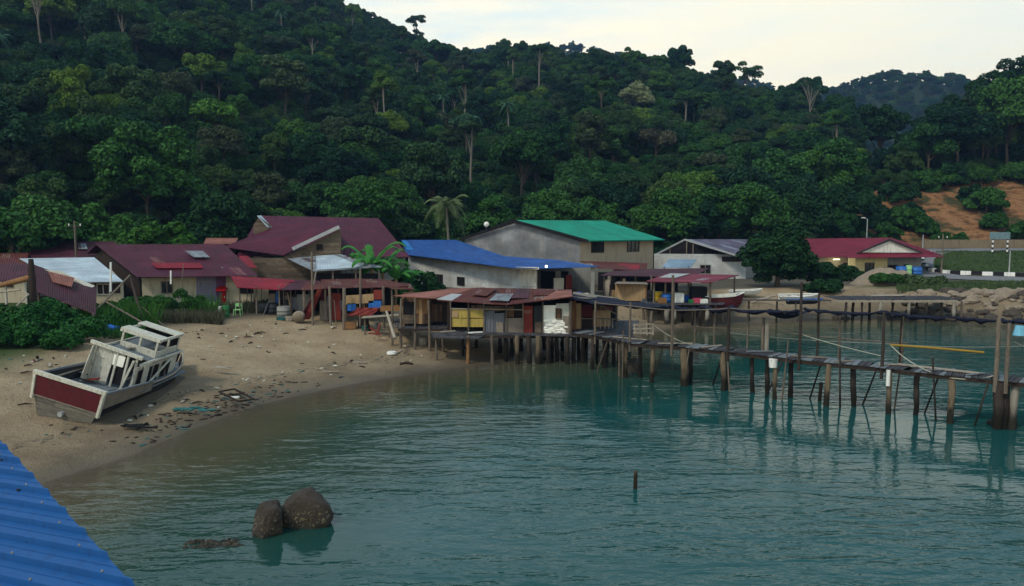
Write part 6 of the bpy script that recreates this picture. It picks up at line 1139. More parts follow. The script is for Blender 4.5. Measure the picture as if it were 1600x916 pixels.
# ================================================================== ROCKS IN THE WATER
m_, nt, b, _ = newmat('barnacled_rock'); geo = N(nt, 'ShaderNodeNewGeometry').outputs['Position']; z = N(nt, 'ShaderNodeSeparateXYZ', {0: geo}).outputs[2]
n1 = N(nt, 'ShaderNodeTexNoise', {'Vector': geo, 'Scale': 2.5, 'Detail': 8.0, 'Roughness': .7}); vo = N(nt, 'ShaderNodeTexVoronoi', {'Vector': geo, 'Scale': 16.0}); n2 = N(nt, 'ShaderNodeTexNoise', {'Vector': geo, 'Scale': 13.0, 'Detail': 5.0, 'Roughness': .75})
col = mixc(nt, n1.outputs[0], (0.010, 0.007, 0.005), (0.05, 0.032, 0.020)); zz = mth(nt, 'ADD', z, mth(nt, 'MULTIPLY', n1.outputs[0], .5))
col = mixc(nt, ramp(nt, n2.outputs[0], [(.5, 0.0), (.62, .85)]), col, (.02, .016, .012)); col = mixc(nt, mth(nt, 'MULTIPLY', ramp(nt, n2.outputs[0], [(.55, 0.0), (.62, .9)]), ramp(nt, zz, [(.45, 1.0), (1.0, .12)])), col, (.34, .29, .16))
col = mixc(nt, ramp(nt, zz, [(.22, .9), (.5, 0.0)]), col, (.012, .014, .009)); col = mixc(nt, ramp(nt, mth(nt, 'DIVIDE', zz, 2.0), [(.62, 0.0), (.74, .8)]), col, (.045, .05, .06))
bp = N(nt, 'ShaderNodeBump', {'Height': mth(nt, 'ADD', n2.outputs[0], mth(nt, 'MULTIPLY', n1.outputs[0], 1.5)), 'Strength': 1.0, 'Distance': .07}); setb(nt, b, col=col, rough=.75, nrm=bp.outputs[0]); M['rock'] = m_
def boulder(name, label, cat, px, py, size, seed, mat='rock', group=None, dz=0, shape=None, n=5):
    g = G(px, py, 0); import bmesh; m = MB(); rock_mb(m, (g.x, g.y + size[1] * .5, dz), size, seed, n, .24)
    if shape: m.v = [shape(Vector(v), g, size) for v in m.v]
    o = m.build(name, M[mat]); return tag(o, label, cat, group)
def taper(k, lean, fl=2.0):
    def f(v, g, s):
        zt = s[2] * .78; v = Vector((v.x, v.y, zt + (v.z - zt) * .35 if v.z > zt else v.z)); cr = noise.noise(Vector((v.x * 1.7, v.y * 1.7, v.z * 2.3))) * .09; v = v + Vector((cr, 0, 0))
        t = (v.z + s[2]) / (2 * s[2]); q = (1 - k * max(0, t - .35)) * (1 + .28 * max(0, t - .5) * (1 - t) * 4); cx = g.x; cy = g.y + s[1] * .5
        return (cx + (v.x - cx) * q + lean * max(0, t - .5), cy + (v.y - cy) * q, v.z)
    return f
boulder('boulder', 'narrower upright barnacled boulder, left of the pair in the water', 'boulder', 416, 836, (.40, .46, 1.03), 3, shape=taper(.0, .10))
boulder('boulder', 'broad domed barnacled boulder, right of the pair in the water', 'boulder', 477, 822, (.72, .58, 1.1), 8, shape=taper(.08, -.10))
g = G(330, 853, 0); m = MB(); rr_ = random.Random(5)
for k in range(26): rock_mb(m, (g.x + rr_.gauss(0, .35), g.y + rr_.uniform(-.1, .35), -.06), (rr_.uniform(.08, .2), rr_.uniform(.06, .14), rr_.uniform(.08, .16)), k, 2, .5)
m.tube([g + Vector((-.6, .1, -.2)), g + Vector((0, .1, -.1)), g + Vector((.6, .1, -.2))], [.15, .2, .15], 6); tag(m.build('submerged_rock', M['rock']), 'low encrusted rock just breaking the surface left of the two boulders', 'rock')
boulder('rock', 'dark rock among the pilings under the pier', 'rock', 993, 582, (.55, .5, .7), 5, dz=.05)
g = G(992, 764, 0); st = thing('stake', 'lone short wooden stake standing in open water', 'stake', (g.x, g.y, 0)); m = MB(); m.tube([(g.x, g.y, -1), (g.x + .01, g.y, 0.1), (g.x + .02, g.y, .62)], [.07, .065, .06], 8, jit=.1); m.build('stem', M['piling'], st); m = MB(); m.beam((g.x + .06, g.y - .05, .1), (g.x + .06, g.y - .05, .55), .03); m.build('splint', M['darkwood'], st)
# rock bank, right
M['bankrock'] = mplain('bank_rock', (.23, .185, .14), .9, .4, 2.0, (.05, .045, .04)); M['bankrockdark'] = mplain('dark_wet_bank_rock', (.06, .05, .04), .8, .4, 2.0)
rnd = random.Random(21); big = MB(); cnt_ = 0
for k in range(240):
    px = rnd.uniform(1390, 1650) if k > 60 else rnd.uniform(1310, 1740); d = rnd.uniform(.1, 6.5); y = 70.5 + d; x = X_(px, y); z = hz(x, y)
    if px < 1420 and d > 4: continue
    if z < -.3: continue
    s = rnd.uniform(.22, .62) * (1.2 if d > 3 else 1); m = MB(); rock_mb(m, (x, y, z + s * .1), (s, s * .8, s * .62), k + 50, 2, .3)
    wet = z < .9 or rnd.random() < .15; o = m.build('bank_rock', M['bankrockdark' if wet else 'bankrock']); tag(o, 'dark wet rock at the foot of the right-hand rock bank' if wet else 'pale tan rock on the right-hand rock bank', 'rock', 'rocks of the right-hand bank')
# sand and rubble heap by the yellow house
m = MB(); rows = []
for i in range(15):
    r_ = []
    for j in range(20):
        u, v = i / 14 * 2 - 1, j / 19 * 2 - 1; x = X_(1385, 86) + v * 3.6; y = 86 + u * 2.5; q = max(0, 1 - (u * u + v * v)) ** .8; r_.append(Vector((x, y, hz(x, y) + q * 1.7 * (1 + .25 * noise.noise(Vector((x, y, 3)))) - .02)))
    rows.append(r_)
m.grid(rows); tag(m.build('sand_heap', M['bankrock']), 'pale heap of sand and rubble in front of the yellow house', 'heap')
# ================================================================== NEAR VEGETATION
def gl_(px, Y): x = X_(px, Y); return Vector((x, Y, hz(x, Y)))
def clumps_box(rng_, cx, cy, rx, ry, h_, n, a, b):
    return [(rng_.uniform(-rx, rx), rng_.uniform(-ry, ry), rng_.uniform(.1, 1) * h_ * (1 - .35 * rng_.random()), rng_.uniform(a, b), .85) for _ in range(n)]
for k, (px, Y, rx, ry, h_, n, lf, mat, lab) in enumerate([
 (-20, 46.5, 3.2, 2.6, 1.9, 40, 16000, 'shore', 'big leafy green bush filling the left edge behind the beached boat'),
 (70, 46.5, 2.6, 2.2, 1.35, 34, 15000, 'shore', 'dense low green bush right behind the beached boat'),
 (40, 51, 3.4, 2.2, 1.7, 34, 14000, 'mid', 'taller darker bush under the collapsed maroon roof'),
 (120, 52, 2.4, 1.8, 1.2, 24, 10000, 'shore', 'green bush at the foot of the leaning poles'),
 (262, 57.5, 2.0, 1.4, 1.9, 26, 10000, 'mid', 'rounded dark bush in front of the cream wall of the patched-roof house'),
 (222, 58.5, 1.6, 1.2, 1.3, 18, 7000, 'shore', 'light green bush under the leaning poles, by the cream wall'),
 (178, 57, 1.6, 1.2, 1.2, 18, 7000, 'mid', 'leafy bush beside the pale blue roofed house'),
 (410, 61.5, 1.5, .7, .5, 10, 3500, 'mid', 'low hedge under the crimson awning'),
 (652, 70, 2.0, 1.6, 2.7, 26, 9500, 'deep', 'dark blue-green bush between the banana plants and the blue-roofed house'),
 (612, 67.5, 2.4, 1.6, 1.6, 24, 9000, 'shore', 'bright green undergrowth below the banana plants'),
 (1322, 92, 3.6, 2.2, 1.9, 30, 11000, 'deep', 'wide dark bush in front of the yellow house'),
 (1388, 84, 1.7, 1.2, 1.3, 14, 4500, 'mid', 'small green bush growing over the sand heap'),
 (1455, 82, 2.4, 1.2, 1.0, 20, 8000, 'olive', 'olive green tufty bush between the sand heap and the road'),
 (1285, 80, 1.6, 1.0, .9, 14, 4500, 'deep', 'dark low bush at the right foot of the shore tree')]):
    g = gl_(px, Y); r_ = np.random.default_rng(300 + k); plant_from(clumps_box(r_, 0, 0, rx, ry, h_, n, .35, .75), lf, .13 if Y < 60 else .2, L[mat], 'bush', lab, 'bush', (g.x, g.y, g.z - .1), 300 + k, part='foliage')
g = gl_(1216, 84); plant_from(clumps_dome(np.random.default_rng(77), 4.1, 3.2, 3.7, 80, .15, .30, -.95, .9), 26000, .2, L['deep'], 'shore_tree', 'wide shore tree reaching the ground between the grey house and the yellow house', 'tree', (g.x, g.y, g.z), 77, (3.4, .25), part='crown')
g = gl_(1262, 85); plant_from(clumps_dome(np.random.default_rng(78), 1.9, 1.6, 1.7, 20, .2, .34, -.8, .9), 6000, .2, L['deep'], 'bush', 'dark rounded bush touching the right side of the shore tree', 'bush', (g.x, g.y, g.z), 78, part='foliage')
# banana plants
def banana(px, Y, H_, lab, seed):
    random.seed(seed); g = gl_(px, Y); t = thing('banana_plant', lab, 'banana plant', g); rr = random.Random(seed)
    m = MB(); m.tube([g + Vector((0, 0, -.3)), g + Vector((.05, 0, H_ * .5)), g + Vector((0, 0, H_ * .62))], [.17, .13, .1], 8); m.build('stem', M['limegreen'] if False else M['ply2'], t)
    for k in range(9):
        az = k * 2.4 + rr.uniform(-.3, .3); Ln = H_ * rr.uniform(.5, .7); up = rr.uniform(.8, 1.7); rows = []
        for i in range(11):
            u = i / 10; r_ = Ln * u * (1 - .15 * u); z = H_ * .58 + Ln * (up * u - (.55 + .3 * up) * u ** 2.2); wd = .34 * math.sin(math.pi * min(1, .08 + .92 * u)) ** .55 * (0.25 if u < .12 else 1)
            c = g + Vector((math.cos(az) * r_, math.sin(az) * r_, z)); s = Vector((-math.sin(az), math.cos(az), 0)); jag = rr.uniform(.75, 1.1)
            rows.append([c - s * wd * jag + Vector((0, 0, -.1)), c + Vector((0, 0, .04)), c + s * wd * jag + Vector((0, 0, -.1))])
        m = MB(); m.grid(rows); m.build('leaf', L['banana'], t)
for px, Y, H_, lab, sd_ in ((580, 66, 5.4, 'tallest banana plant beside the timber gable', 1), (597, 67, 4.3, 'banana plant just right of the tallest one', 2), (618, 66.5, 3.6, 'banana plant in front of the end of the maroon roof', 3), (567, 67.5, 4.2, 'banana plant partly behind the grey lean-to roof', 4), (636, 68, 2.8, 'short banana plant next to the dark blue-green bush', 5)): banana(px, Y, H_, lab, sd_)
# reeds and grass
rg_ = np.random.default_rng(9)
def blades(name, label, spots, mat, kind='stuff', hmin=.25, hmax=.7, w_=.035):
    q = []
    for x, y in spots:
        z = hz(x, y) - .03; h_ = rg_.uniform(hmin, hmax); a = rg_.uniform(0, 6.28); lx, ly = rg_.normal(size=2) * h_ * .3; dx, dy = math.cos(a) * w_, math.sin(a) * w_
        q.append([(x - dx, y - dy, z), (x + dx, y + dy, z), (x + lx + dx * .3, y + ly + dy * .3, z + h_), (x + lx - dx * .3, y + ly - dy * .3, z + h_)])
    o = bpy.data.objects.new(name, mesh_quads(name, np.array(q), mat)); COL.objects.link(o); tag(o, label, 'grass', kind=kind)
def area(n, px0, px1, y0, y1): u = rg_.uniform(0, 1, n); yy = rg_.uniform(y0, y1, n); return [((px0 + (px1 - px0) * a - 800) / FPX * b, b) for a, b in zip(u, yy)]
blades('beach_grass', 'dry tufts of grass along the back of the beach', area(5000, 235, 345, 54.5, 58.5) + area(1500, 340, 420, 60, 62), L['brownish'], hmax=.9)
blades('shore_grass', 'rough green grass under the left bushes', area(7000, -60, 230, 48, 58), L['shore'], hmax=.6)
blades('bank_grass', 'rough grass between the rock bank and the road', area(9000, 1405, 1640, 77.5, 86), L['olive'], hmin=.2, hmax=.55, w_=.05)
blades('verge_grass', 'short green grass on the bank inside the road bend', area(12000, 1462, 1680, 101, 114), L['olive'], hmin=.08, hmax=.22, w_=.07)
# ================================================================== DEBRIS BY THE LEFT BUSHES
def stick(label, pts, r_, mat='pole', name='leaning_pole', cat='pole', group=None):
    m = MB(); m.tube([P(*p) for p in pts], r_, 7, jit=.08); return tag(m.build(name, M[mat]), label, cat, group)
stick('thick dark post leaning beside the patched-roof house', [(203, 431, 56), (214, 470, 55), (226, 505, 53)], [.07, .1, .12], 'darkpiling')
stick('long pale pole leaning from the top of the thick dark post toward the bushes', [(203, 430, 56), (163, 472, 53), (127, 504, 51)], [.06, .07, .07])
stick('long grey spar lying over the left bush down to the sand', [(128, 504, 50.5), (90, 531, 47), (40, 549, 44)], [.06, .06, .07])
stick('pole sloping from the leaning spar down to the beach', [(166, 472, 53), (205, 494, 52), (238, 513, 51)], [.06, .07, .06])
stick('dark pole lying in the reeds at the foot of the leaning poles', [(222, 480, 54), (245, 500, 53), (262, 513, 52.5)], .05)
stick('white upright pipe beside the pale blue roof', [(173, 456, 56.5), (173, 410, 56.5)], .07, 'whiteplastic', 'pipe', 'pipe'); stick('white upright pipe rising over the dark bush', [(267, 444, 57.6), (267, 423, 57.6)], .06, 'whiteplastic', 'pipe', 'pipe')
stick('slim stick rising behind the dark bush', [(284, 445, 61.5), (287, 412, 61.5)], .035)
stick('fallen grey log pair at the back of the left bushes', [(130, 491, 52), (175, 499, 51.5)], .09, 'tablet', 'log', 'log')
stick('grey pole crossing the upper left bush', [(-10, 458, 50), (32, 453, 50)], .06, 'tablet'); stick('broken pole slanting in the upper left bush', [(33, 455, 50), (45, 460, 49.6), (26, 478, 49)], .05, 'tablet')
stick('dark stump standing in the top of the left bush', [(52, 470, 50.6), (50, 438, 50.6), (48, 405, 50.8)], [.2, .25, .15], 'darkwood', 'stump', 'stump'); stick('orange-brown broken beam lying over the left bush', [(-10, 449, 50.4), (48, 434, 50.6)], [.15, .22], 'ply', 'beam', 'beam')
stick('thin rusty iron stake in the sand left of the beached boat', [(60, 580, 41.5), (52, 562, 41.5)], [.09, .06], 'redpaint', 'stake', 'stake'); stick('second rusty stake leaning on the first, left of the beached boat', [(62, 572, 42), (58, 556, 42)], [.06, .08], 'darkwood', 'stake', 'stake')
stick('thin branch lying on the sand at the left edge', [(0, 608, 37), (42, 603, 37.8)], .03, 'darkwood', 'branch', 'branch')
m = MB(); p = gl_(168, 50.4); rock_mb(m, p + Vector((0, 0, .2)), (.45, .3, .25), 2, 3, .4); tag(m.build('tarpaulin', M['tarpblue']), 'crumpled blue tarpaulin behind the beached boat', 'tarpaulin')
m = MB(); p = gl_(150, 51.4); m.box(p + Vector((0, 0, .35)), (1.0, .5, .55), .2); m.box(p + Vector((0, 0, .66)), (1.1, .6, .08), .2); tag(m.build('crate', M['redpaint']), 'faded red crate among the logs behind the beached boat', 'crate')
# ================================================================== CLUTTER OF THE SHEDS
def barrel(label, px, Y, mat, r_=.29, h_=.85, z=None, cat='barrel', lid=None, group=None):
    g = gl_(px, Y); g.z = g.z if z is None else z; t = thing('barrel', label, cat, g, group); m = MB()
    prof = [(0, .9), (.05, 1), (.3, .97), (.33, 1.04), (.36, .97), (.63, .97), (.66, 1.04), (.69, .97), (.95, 1), (1, .9)]
    m.tube([g + Vector((0, 0, h_ * a)) for a, _ in prof], [r_ * b for _, b in prof], 16); m.build('drum', M[mat], t); m = MB(); m.tube([g + Vector((0, 0, h_)), g + Vector((0, 0, h_ + .04))], r_ * .93, 16); m.build('lid', M[lid or mat], t); return t
barrel('blue barrel on the blue-roofed porch, nearer the wall', 906, 71.8, 'blueplastic'); barrel('blue barrel on the blue-roofed porch, next to the concrete post', 917, 71.5, 'blueplastic', lid='whiteplastic')
barrel('yellow drum under the faded red canopy', 1030, 69.5, 'yellowplastic', .34, .8, 1.97); barrel('blue drum under the faded red canopy', 1042, 68.6, 'blueplastic', .42, .7, 1.97); barrel('dark drum at the left post of the faded red canopy', 1018, 69.5, 'black', .34, .9, 1.97)
barrel('blue water drum at the right side of the yellow house', 1410, 96.8, 'blueplastic', .7, 1.1); barrel('second blue water drum by the yellow house, nearer the road', 1432, 96.8, 'blueplastic', .7, 1.1); barrel('lime green bin between two blue water drums', 1421, 96.3, 'limegreen', .35, 1.3)
barrel('grey steel drum standing by the work shed', 441, 58.4, 'greycorr' if False else 'grey', .5, .75); barrel('fat dark tub in front of the shed panels', 424, 59.5, 'hulldark', .45, .8); barrel('dark green bin at the edge of the reeds', 350, 57.5, 'greenplastic', .25, .85)
barrel('white jerrycan beside the dark green bin', 341, 57.2, 'whiteplastic', .14, .8); barrel('tan bucket on the sand under the stilt shed', 660, 53.5, 'tablet', .3, .5)
t = thing('fish_trap', 'round straw-coloured wicker fish trap on the sand by the sheds', 'fish trap', gl_(465, 57)); g = t.location; m = MB()
for k in range(14):
    a = k / 14 * math.pi; m.tube([g + Vector((math.cos(b) * .45 * math.cos(a), math.cos(b) * .45 * math.sin(a), .45 + math.sin(b) * .42)) for b in [i * math.pi / 10 - math.pi / 2 for i in range(21)]], .022, 4, cap=False)
m.build('frame', M['tablet'], t); m = MB(); rock_mb(m, g + Vector((0, 0, .45)), (.4, .4, .38), 3, 3, .1); m.build('mesh_cover', M['ply2'], t)
def cloth(label, px0, px1, y0, y1, Y, mat, seed):
    rr = random.Random(seed); rows = []
    for i in range(10): rows.append([P(px0 + (px1 - px0) * j / 8 + (y1 - y0) * 0 - i * 2.0, y0 + (y1 - y0) * i / 9, Y) + Vector((0, .12 * math.sin(j * 2.1 + i * .4 + seed) - .05 * i, 0)) for j in range(9)])
    m = MB(); m.grid(rows); n = len(m.v); m.v += [(a, b + .04, c) for a, b, c in m.v[:n]]; m.f += [[v + n for v in f][::-1] for f in m.f[:]]; m.uv += m.uv[:]; m.m += m.m[:]; m.sm += m.sm[:]
    tag(m.build('cloth', M[mat]), label, 'cloth')
cloth('dark red cloth draped down the left side of the rust-roofed shed', 496, 504, 452, 498, 57.2, 'redpaint', 1); cloth('maroon tarpaulin hanging left of the dark red cloth', 488, 495, 462, 499, 57.4, 'hullred', 2); cloth('folded red fabric over the low rail beside the stilt shed', 560, 598, 481, 492, 56, 'redpaint', 3)
stick('bare pole leaning against the crimson awning and rust roof', [(480, 499, 57), (494, 424, 60)], .05, 'pole')
t = thing('work_bench', 'low plank bench with brown boards on top beside the stilt shed', 'bench', gl_(588, 55))
for px in (570, 592, 608): m = MB(); p = P(px, 500, 55); m.beam((p.x, p.y, hz(p.x, p.y) - .1), (p.x, p.y, 2.3), .1); m.build('leg', M['pole'], t)
m = MB(); a, b_ = P(566, 496, 55), P(624, 492, 55); m.beam(a, b_, .7, .07); m.build('top', M['tablet'], t); m = MB(); a, b_ = P(594, 478, 55.3), P(624, 477, 55.3); m.slab(a, b_, b_ + Vector((0, 0, -.4)), a + Vector((0, 0, -.4)), .05); m.build('back_board', M['ply'], t)
stick('white-footed prop leaning at the corner of the stilt shed', [(617, 529, 50.5), (604, 487, 53)], [.12, .09], 'tablet', 'prop', 'post'); barrel('white foam box at the foot of the leaning prop', 610, 50.6, 'whiteplastic', .32, .16, cat='box')
t = thing('red_cart', 'rusty red frame on the sand below the bench', 'frame', gl_(585, 54)); 
for a, b_ in (((578, 512, 54), (594, 522, 53.6)), ((594, 506, 54), (588, 524, 53.6)), ((576, 521, 53.6), (596, 522, 53.6))): m = MB(); m.beam(P(*a), P(*b_), .09); m.build('bar', M['redpaint'], t)
def frame_chair(label, px, Y, mat):
    g = gl_(px, Y); t = thing('chair', label, 'chair', g)
    for dx, dy, h_ in ((-.22, -.2, .42), (.22, -.2, .42), (-.22, .2, .9), (.22, .2, .9)): m = MB(); m.beam(g + Vector((dx * 1.2, dy * 1.2, 0)), g + Vector((dx, dy, h_)), .05); m.build('leg', M[mat], t)
    m = MB(); m.box(g + Vector((0, 0, .44)), (.5, .46, .05)); m.build('seat', M[mat], t); m = MB(); m.box(g + Vector((0, .22, .78)), (.46, .04, .26)); m.build('backrest', M[mat], t)
frame_chair('pale green chair in front of the cream wall', 369, 58.8, 'limegreen'); frame_chair('pale green chair near the reeds', 327, 59.5, 'limegreen'); frame_chair('white plastic chair before the lilac porch', 312, 61, 'whiteplastic')
def crate(label, px, Y, s, mat, z=None, rz=0.1):
    g = gl_(px, Y); g.z = g.z if z is None else z; m = MB(); sx, sy, sz = s; w_ = .04
    M3 = Matrix.Rotation(rz, 3, 'Z')
    for a, b_, c, d in ((0, -sy / 2, sx, w_), (0, sy / 2, sx, w_), (-sx / 2, 0, w_, sy), (sx / 2, 0, w_, sy)): m.box(g + M3 @ Vector((a, b_, sz / 2)), (c, d, sz), rz)
    m.box(g + Vector((0, 0, sz * .6)), (sx * .96, sy * .96, .04), rz)
    for q in (0, 1): m.box(g + M3 @ Vector((0, -sy / 2 - .025, sz * (.25 + .5 * q))), (sx + .04, .02, sz * .18), rz)
    tag(m.build('crate', M[mat]), label, 'crate')
crate('white box among the blue drums and netting under the faded red canopy', 1060, 68.6, (.9, .6, .8), 'whiteplastic', 1.97); crate('blue crate on the left side of the landing', 1072, 69.5, (.6, .5, .5), 'tarpblue', 1.97); crate('dark machine crate in the middle of the landing', 1092, 69, (1.3, .8, 1.3), 'black', 1.97); crate('pink box at the front of the landing', 1091, 68, (.7, .5, .4), 'pink', 1.97)
crate('white box in front of the dark machine crate', 1101, 67.8, (.6, .4, .35), 'whiteplastic', 1.97); crate('small green crate on the landing', 1082, 68, (.4, .4, .3), 'greenplastic', 1.97); crate('orange-brown crate on the landing edge', 1036, 67.8, (.6, .5, .45), 'ply', 1.97)
crate('grey box under the crimson awning', 408, 60.4, (.8, .5, .7), 'greycorr'); crate('pale crate on the sand near the fish trap', 449, 57.4, (.5, .4, .3), 'tablet'); crate('brown crate by the rust-roofed shed', 546, 56.2, (.7, .5, .5), 'ply')
crate('dark crate under the rust-roofed shed', 566, 56.8, (.7, .5, .6), 'darkwood'); crate('teal crate left of the fish trap', 436, 57.2, (.5, .4, .2), 'teal'); crate('tan crate on the dim shed floor', 962, 74.6, (.6, .5, .6), 'ply2')
for px, Y, lab, mt in ((743, 50.3, 'pale plank on the landing edge of the patchwork shed', 'whiteplastic'), (700, 50.8, 'grey plank lying on the left landing of the patchwork shed', 'tablet')):
    m = MB(); m.beam((X_(px - 12, Y), Y, 1.88), (X_(px + 10, Y), Y + .3, 1.9), .2, .06); tag(m.build('plank', M[mt]), lab, 'plank')
# pots, jugs and hanging things for the blue porch
crate('white cabinet on the blue-roofed porch', 873, 75, (.9, .5, 1.6), 'white', 2.0); crate('small dark crate on the blue-roofed porch', 893, 73.5, (.7, .5, .7), 'darkwood', 2.0); crate('red box on a stand on the blue-roofed porch', 889, 74.6, (.5, .4, 1.9), 'redpaint', 2.0)
# ================================================================== LITTER ON THE BEACH
rnd = random.Random(12)
kinds = [('plastic_bottle', 'bottle', 'clear white plastic bottle lying on the beach', 'offwhite'), ('plastic_bag', 'plastic bag', 'crumpled white plastic bag on the beach', 'offwhite'), ('driftwood', 'driftwood', 'dark piece of driftwood on the beach', 'darkwood'), ('plank', 'plank', 'bleached plank lying on the sand', 'tablet'), ('driftwood', 'driftwood', 'dark piece of driftwood on the beach', 'darkwood')]
n_l = 0
while n_l < 95:
    px, Y = rnd.uniform(0, 760), rnd.uniform(33, 60); x = X_(px, Y); d = float(sdist(np.array([x]), np.array([Y]))[0])
    if d < .8 or d > 17 or (-21.5 < x < -17 and 32.5 < Y < 46): continue
    if px < 160 and Y > 44: continue
    if rnd.random() < .88 and not (10.5 < d < 15 or 2.5 < d < 4.5): continue
    nm, ct_, lb, mt = kinds[rnd.choices(range(5), (3, 3, 4, 1.5, 3))[0]]; z = hz(x, Y); a = rnd.uniform(0, 3.14); m = MB(); e = Vector((math.cos(a), math.sin(a), 0)); c = Vector((x, Y, z + .04)); s = rnd.uniform(.5, 1.15) * (1 if nm in ('driftwood', 'plank') else .75)
    if nm == 'plastic_bottle': m.tube([c, c + e * .16 * s, c + e * .2 * s, c + e * .24 * s], [.05, .05, .02, .02], 8)
    elif nm == 'plastic_bag': rock_mb(m, c, (.16 * s, .12 * s, .05), n_l, 2, .6)
    elif nm == 'plank': m.box(c, (.9 * s, .14, .04), a)
    else: m.tube([c, c + e * .25 * s + Vector((.04, 0, .04)), c + e * .55 * s], [.03, .045, .015], 6, jit=.2)
    tag(m.build(nm, M[mt]), lb, ct_, {'plastic_bottle': 'bottles washed up on the beach', 'plastic_bag': 'bags washed up on the beach', 'driftwood': 'driftwood scattered on the beach', 'plank': 'planks lying on the beach'}[nm]); n_l += 1
q = []; bits = MB()
for k in range(2600):
    px, Y = rnd.uniform(-20, 740), rnd.uniform(31, 60); x = X_(px, Y); d = float(sdist(np.array([x]), np.array([Y]))[0]); tgt = rnd.choice((3.6, 4.4, 9, 13.0, 14.5))
    if d < .5 or d > 17 or abs(d - tgt) > rnd.uniform(.2, 1.3): continue
    s = rnd.uniform(.03, .11); bits.box((x, Y, hz(x, Y) + .012), (s * rnd.uniform(1, 3), s, .03), rnd.uniform(0, 3), mi=rnd.choice((0, 0, 0, 0, 1, 2)))
for k in range(1400):
    px, Y = rnd.gauss(330, 90), rnd.uniform(31, 48); x = X_(px, Y); d = float(sdist(np.array([x]), np.array([Y]))[0])
    if not .25 < d < 2.8 or rnd.random() < .3: continue
    s = rnd.uniform(.03, .10); bits.box((x, Y, max(hz(x, Y), 0) + .015), (s * rnd.uniform(1, 4), s, .04), rnd.uniform(-.6, 1.2), mi=rnd.choice((0, 0, 0, 0, 0, 2)))
tag(bits.build('flotsam', [M['darkwood'], M['whiteplastic'], M['teal']], None, (0, 0, 0)), 'fine dark flotsam scattered along the tide lines', 'flotsam', kind='stuff')
t = thing('wooden_grate', 'dark square wooden frame half buried near the waterline', 'frame', G(368, 617, .35)); c = t.location
for a, b_ in (((342, 612), (366, 608)), ((366, 608), (397, 624)), ((397, 624), (372, 627)), ((372, 627), (342, 612)), ((350, 618), (380, 615))): m = MB(); m.beam(G(*a, .5), G(*b_, .5), .08, .07); m.build('bar', M['darkwood'], t)
m = MB(); g = G(366, 621, .45); m.box(g, (.45, .25, .05)); tag(m.build('board', M['whiteplastic']), 'small white board lying inside the buried wooden frame', 'board')
m = MB(); g = G(635, 570, .55); m.tube([g + Vector((-.4, 0, .05)), g + Vector((0, .05, .1)), g + Vector((.4, 0, .05))], [.07, .1, .06], 7, jit=.2); tag(m.build('log', M['darkwood']), 'short black log alone on the open sand near the stilt sheds', 'log')
m = MB(); g = G(303, 640, .35)
for k in range(14): rock_mb(m, g + Vector((rnd.uniform(-1.0, 1.0), rnd.uniform(-.2, .35), 0)), (rnd.uniform(.1, .3), .08, .05), k, 2, .6)
tag(m.build('fishing_net', M['teal']), 'tangle of teal fishing net near the waterline by the boat', 'net')
m = MB(); g = G(82, 582, .9); rock_mb(m, g, (.3, .2, .08), 5, 2, .5); tag(m.build('plastic_bag', M['whiteplastic']), 'large white bag on the sand above the stern of the beached boat', 'plastic bag')
m = MB(); g = G(28, 627, .6); m.tube([g + Vector((-.4, 0, .02)), g + Vector((-.1, .15, .1)), g + Vector((.35, 0, .02))], [.05, .08, .05], 7, jit=.2); tag(m.build('tyre_piece', M['black']), 'curved piece of black rubber on the sand left of the stern', 'rubber')
m = MB(); g = G(350, 574, .95); rock_mb(m, g, (.6, .2, .04), 9, 2, .5); tag(m.build('plastic_sheet', M['tablet']), 'pale strip of plastic sheet in the middle of the sand', 'plastic sheet')
m = MB(); g = G(220, 668, .25)
for k in range(10): m.beam(g + Vector((rnd.uniform(-.9, .9), rnd.uniform(-.4, .5), .05)), g + Vector((rnd.uniform(-.9, .9), rnd.uniform(-.3, .4), .1)), .09, .06)
tag(m.build('driftwood_heap', M['black']), 'black heap of rotten wood on the wet sand under the boat', 'driftwood')
# logs and rubble on the sand behind the nets
for px, Y, lab in ((1205, 76.5, 'bleached driftwood branch near the white boats'), (1190, 75.5, 'grey driftwood on the sand behind the pier nets')):
    m = MB(); g = gl_(px, Y); m.tube([g + Vector((-.9, 0, .1)), g + Vector((0, .1, .45)), g + Vector((1.0, 0, .6))], [.07, .1, .05], 7, jit=.2); tag(m.build('driftwood', M['tablet']), lab, 'driftwood')
# ================================================================== FOREGROUND ROOF (lower left)
e0, e1 = P(0, 688, 7.3), P(210, 916, 4.6); ed = (e1 - e0).normalized(); rib = (P(100, 731, 6.6) - P(0, 718, 6.95)).normalized(); 
m = MB(); rows = []; pitch = .48; prof = [(0, 0), (.19, 0), (.215, .035), (.265, .035), (.29, 0)]; t_ = -3.0; Lt = (e1 - e0).length; nrm = ed.cross(rib).normalized(); nrm = nrm if nrm.z > 0 else -nrm
while t_ < Lt + 4:
    for a, b_ in ((0, 0), (.12, 0), (.13, .008), (.15, .008), (.16, 0), (.30, 0), (.31, .008), (.33, .008), (.34, 0), (.41, 0), (.428, .045), (.452, .045)):
        c = e0 + ed * (t_ + a * 1.0) + nrm * b_; rows.append([c - rib * 14, c - rib * 6, c])
    t_ += pitch
m.grid(rows, smooth=False); n = len(m.v); m.v += [tuple(Vector(v) - nrm * .012) for v in m.v[:n]]; m.f += [[v + n for v in f][::-1] for f in m.f[:]]; m.uv += m.uv[:]; m.m += m.m[:]; m.sm += m.sm[:]
M['nearblue'] = mplain('near_blue_roof_paint', (.010, .075, .24), .5, .12, 2.5, (.012, .05, .16), .05, .2)
rf = thing('blue_roof', 'blue ribbed metal roof in the near lower left corner', 'roof', e0); m.build('roof_sheet', M['nearblue'], rf)
m = MB()
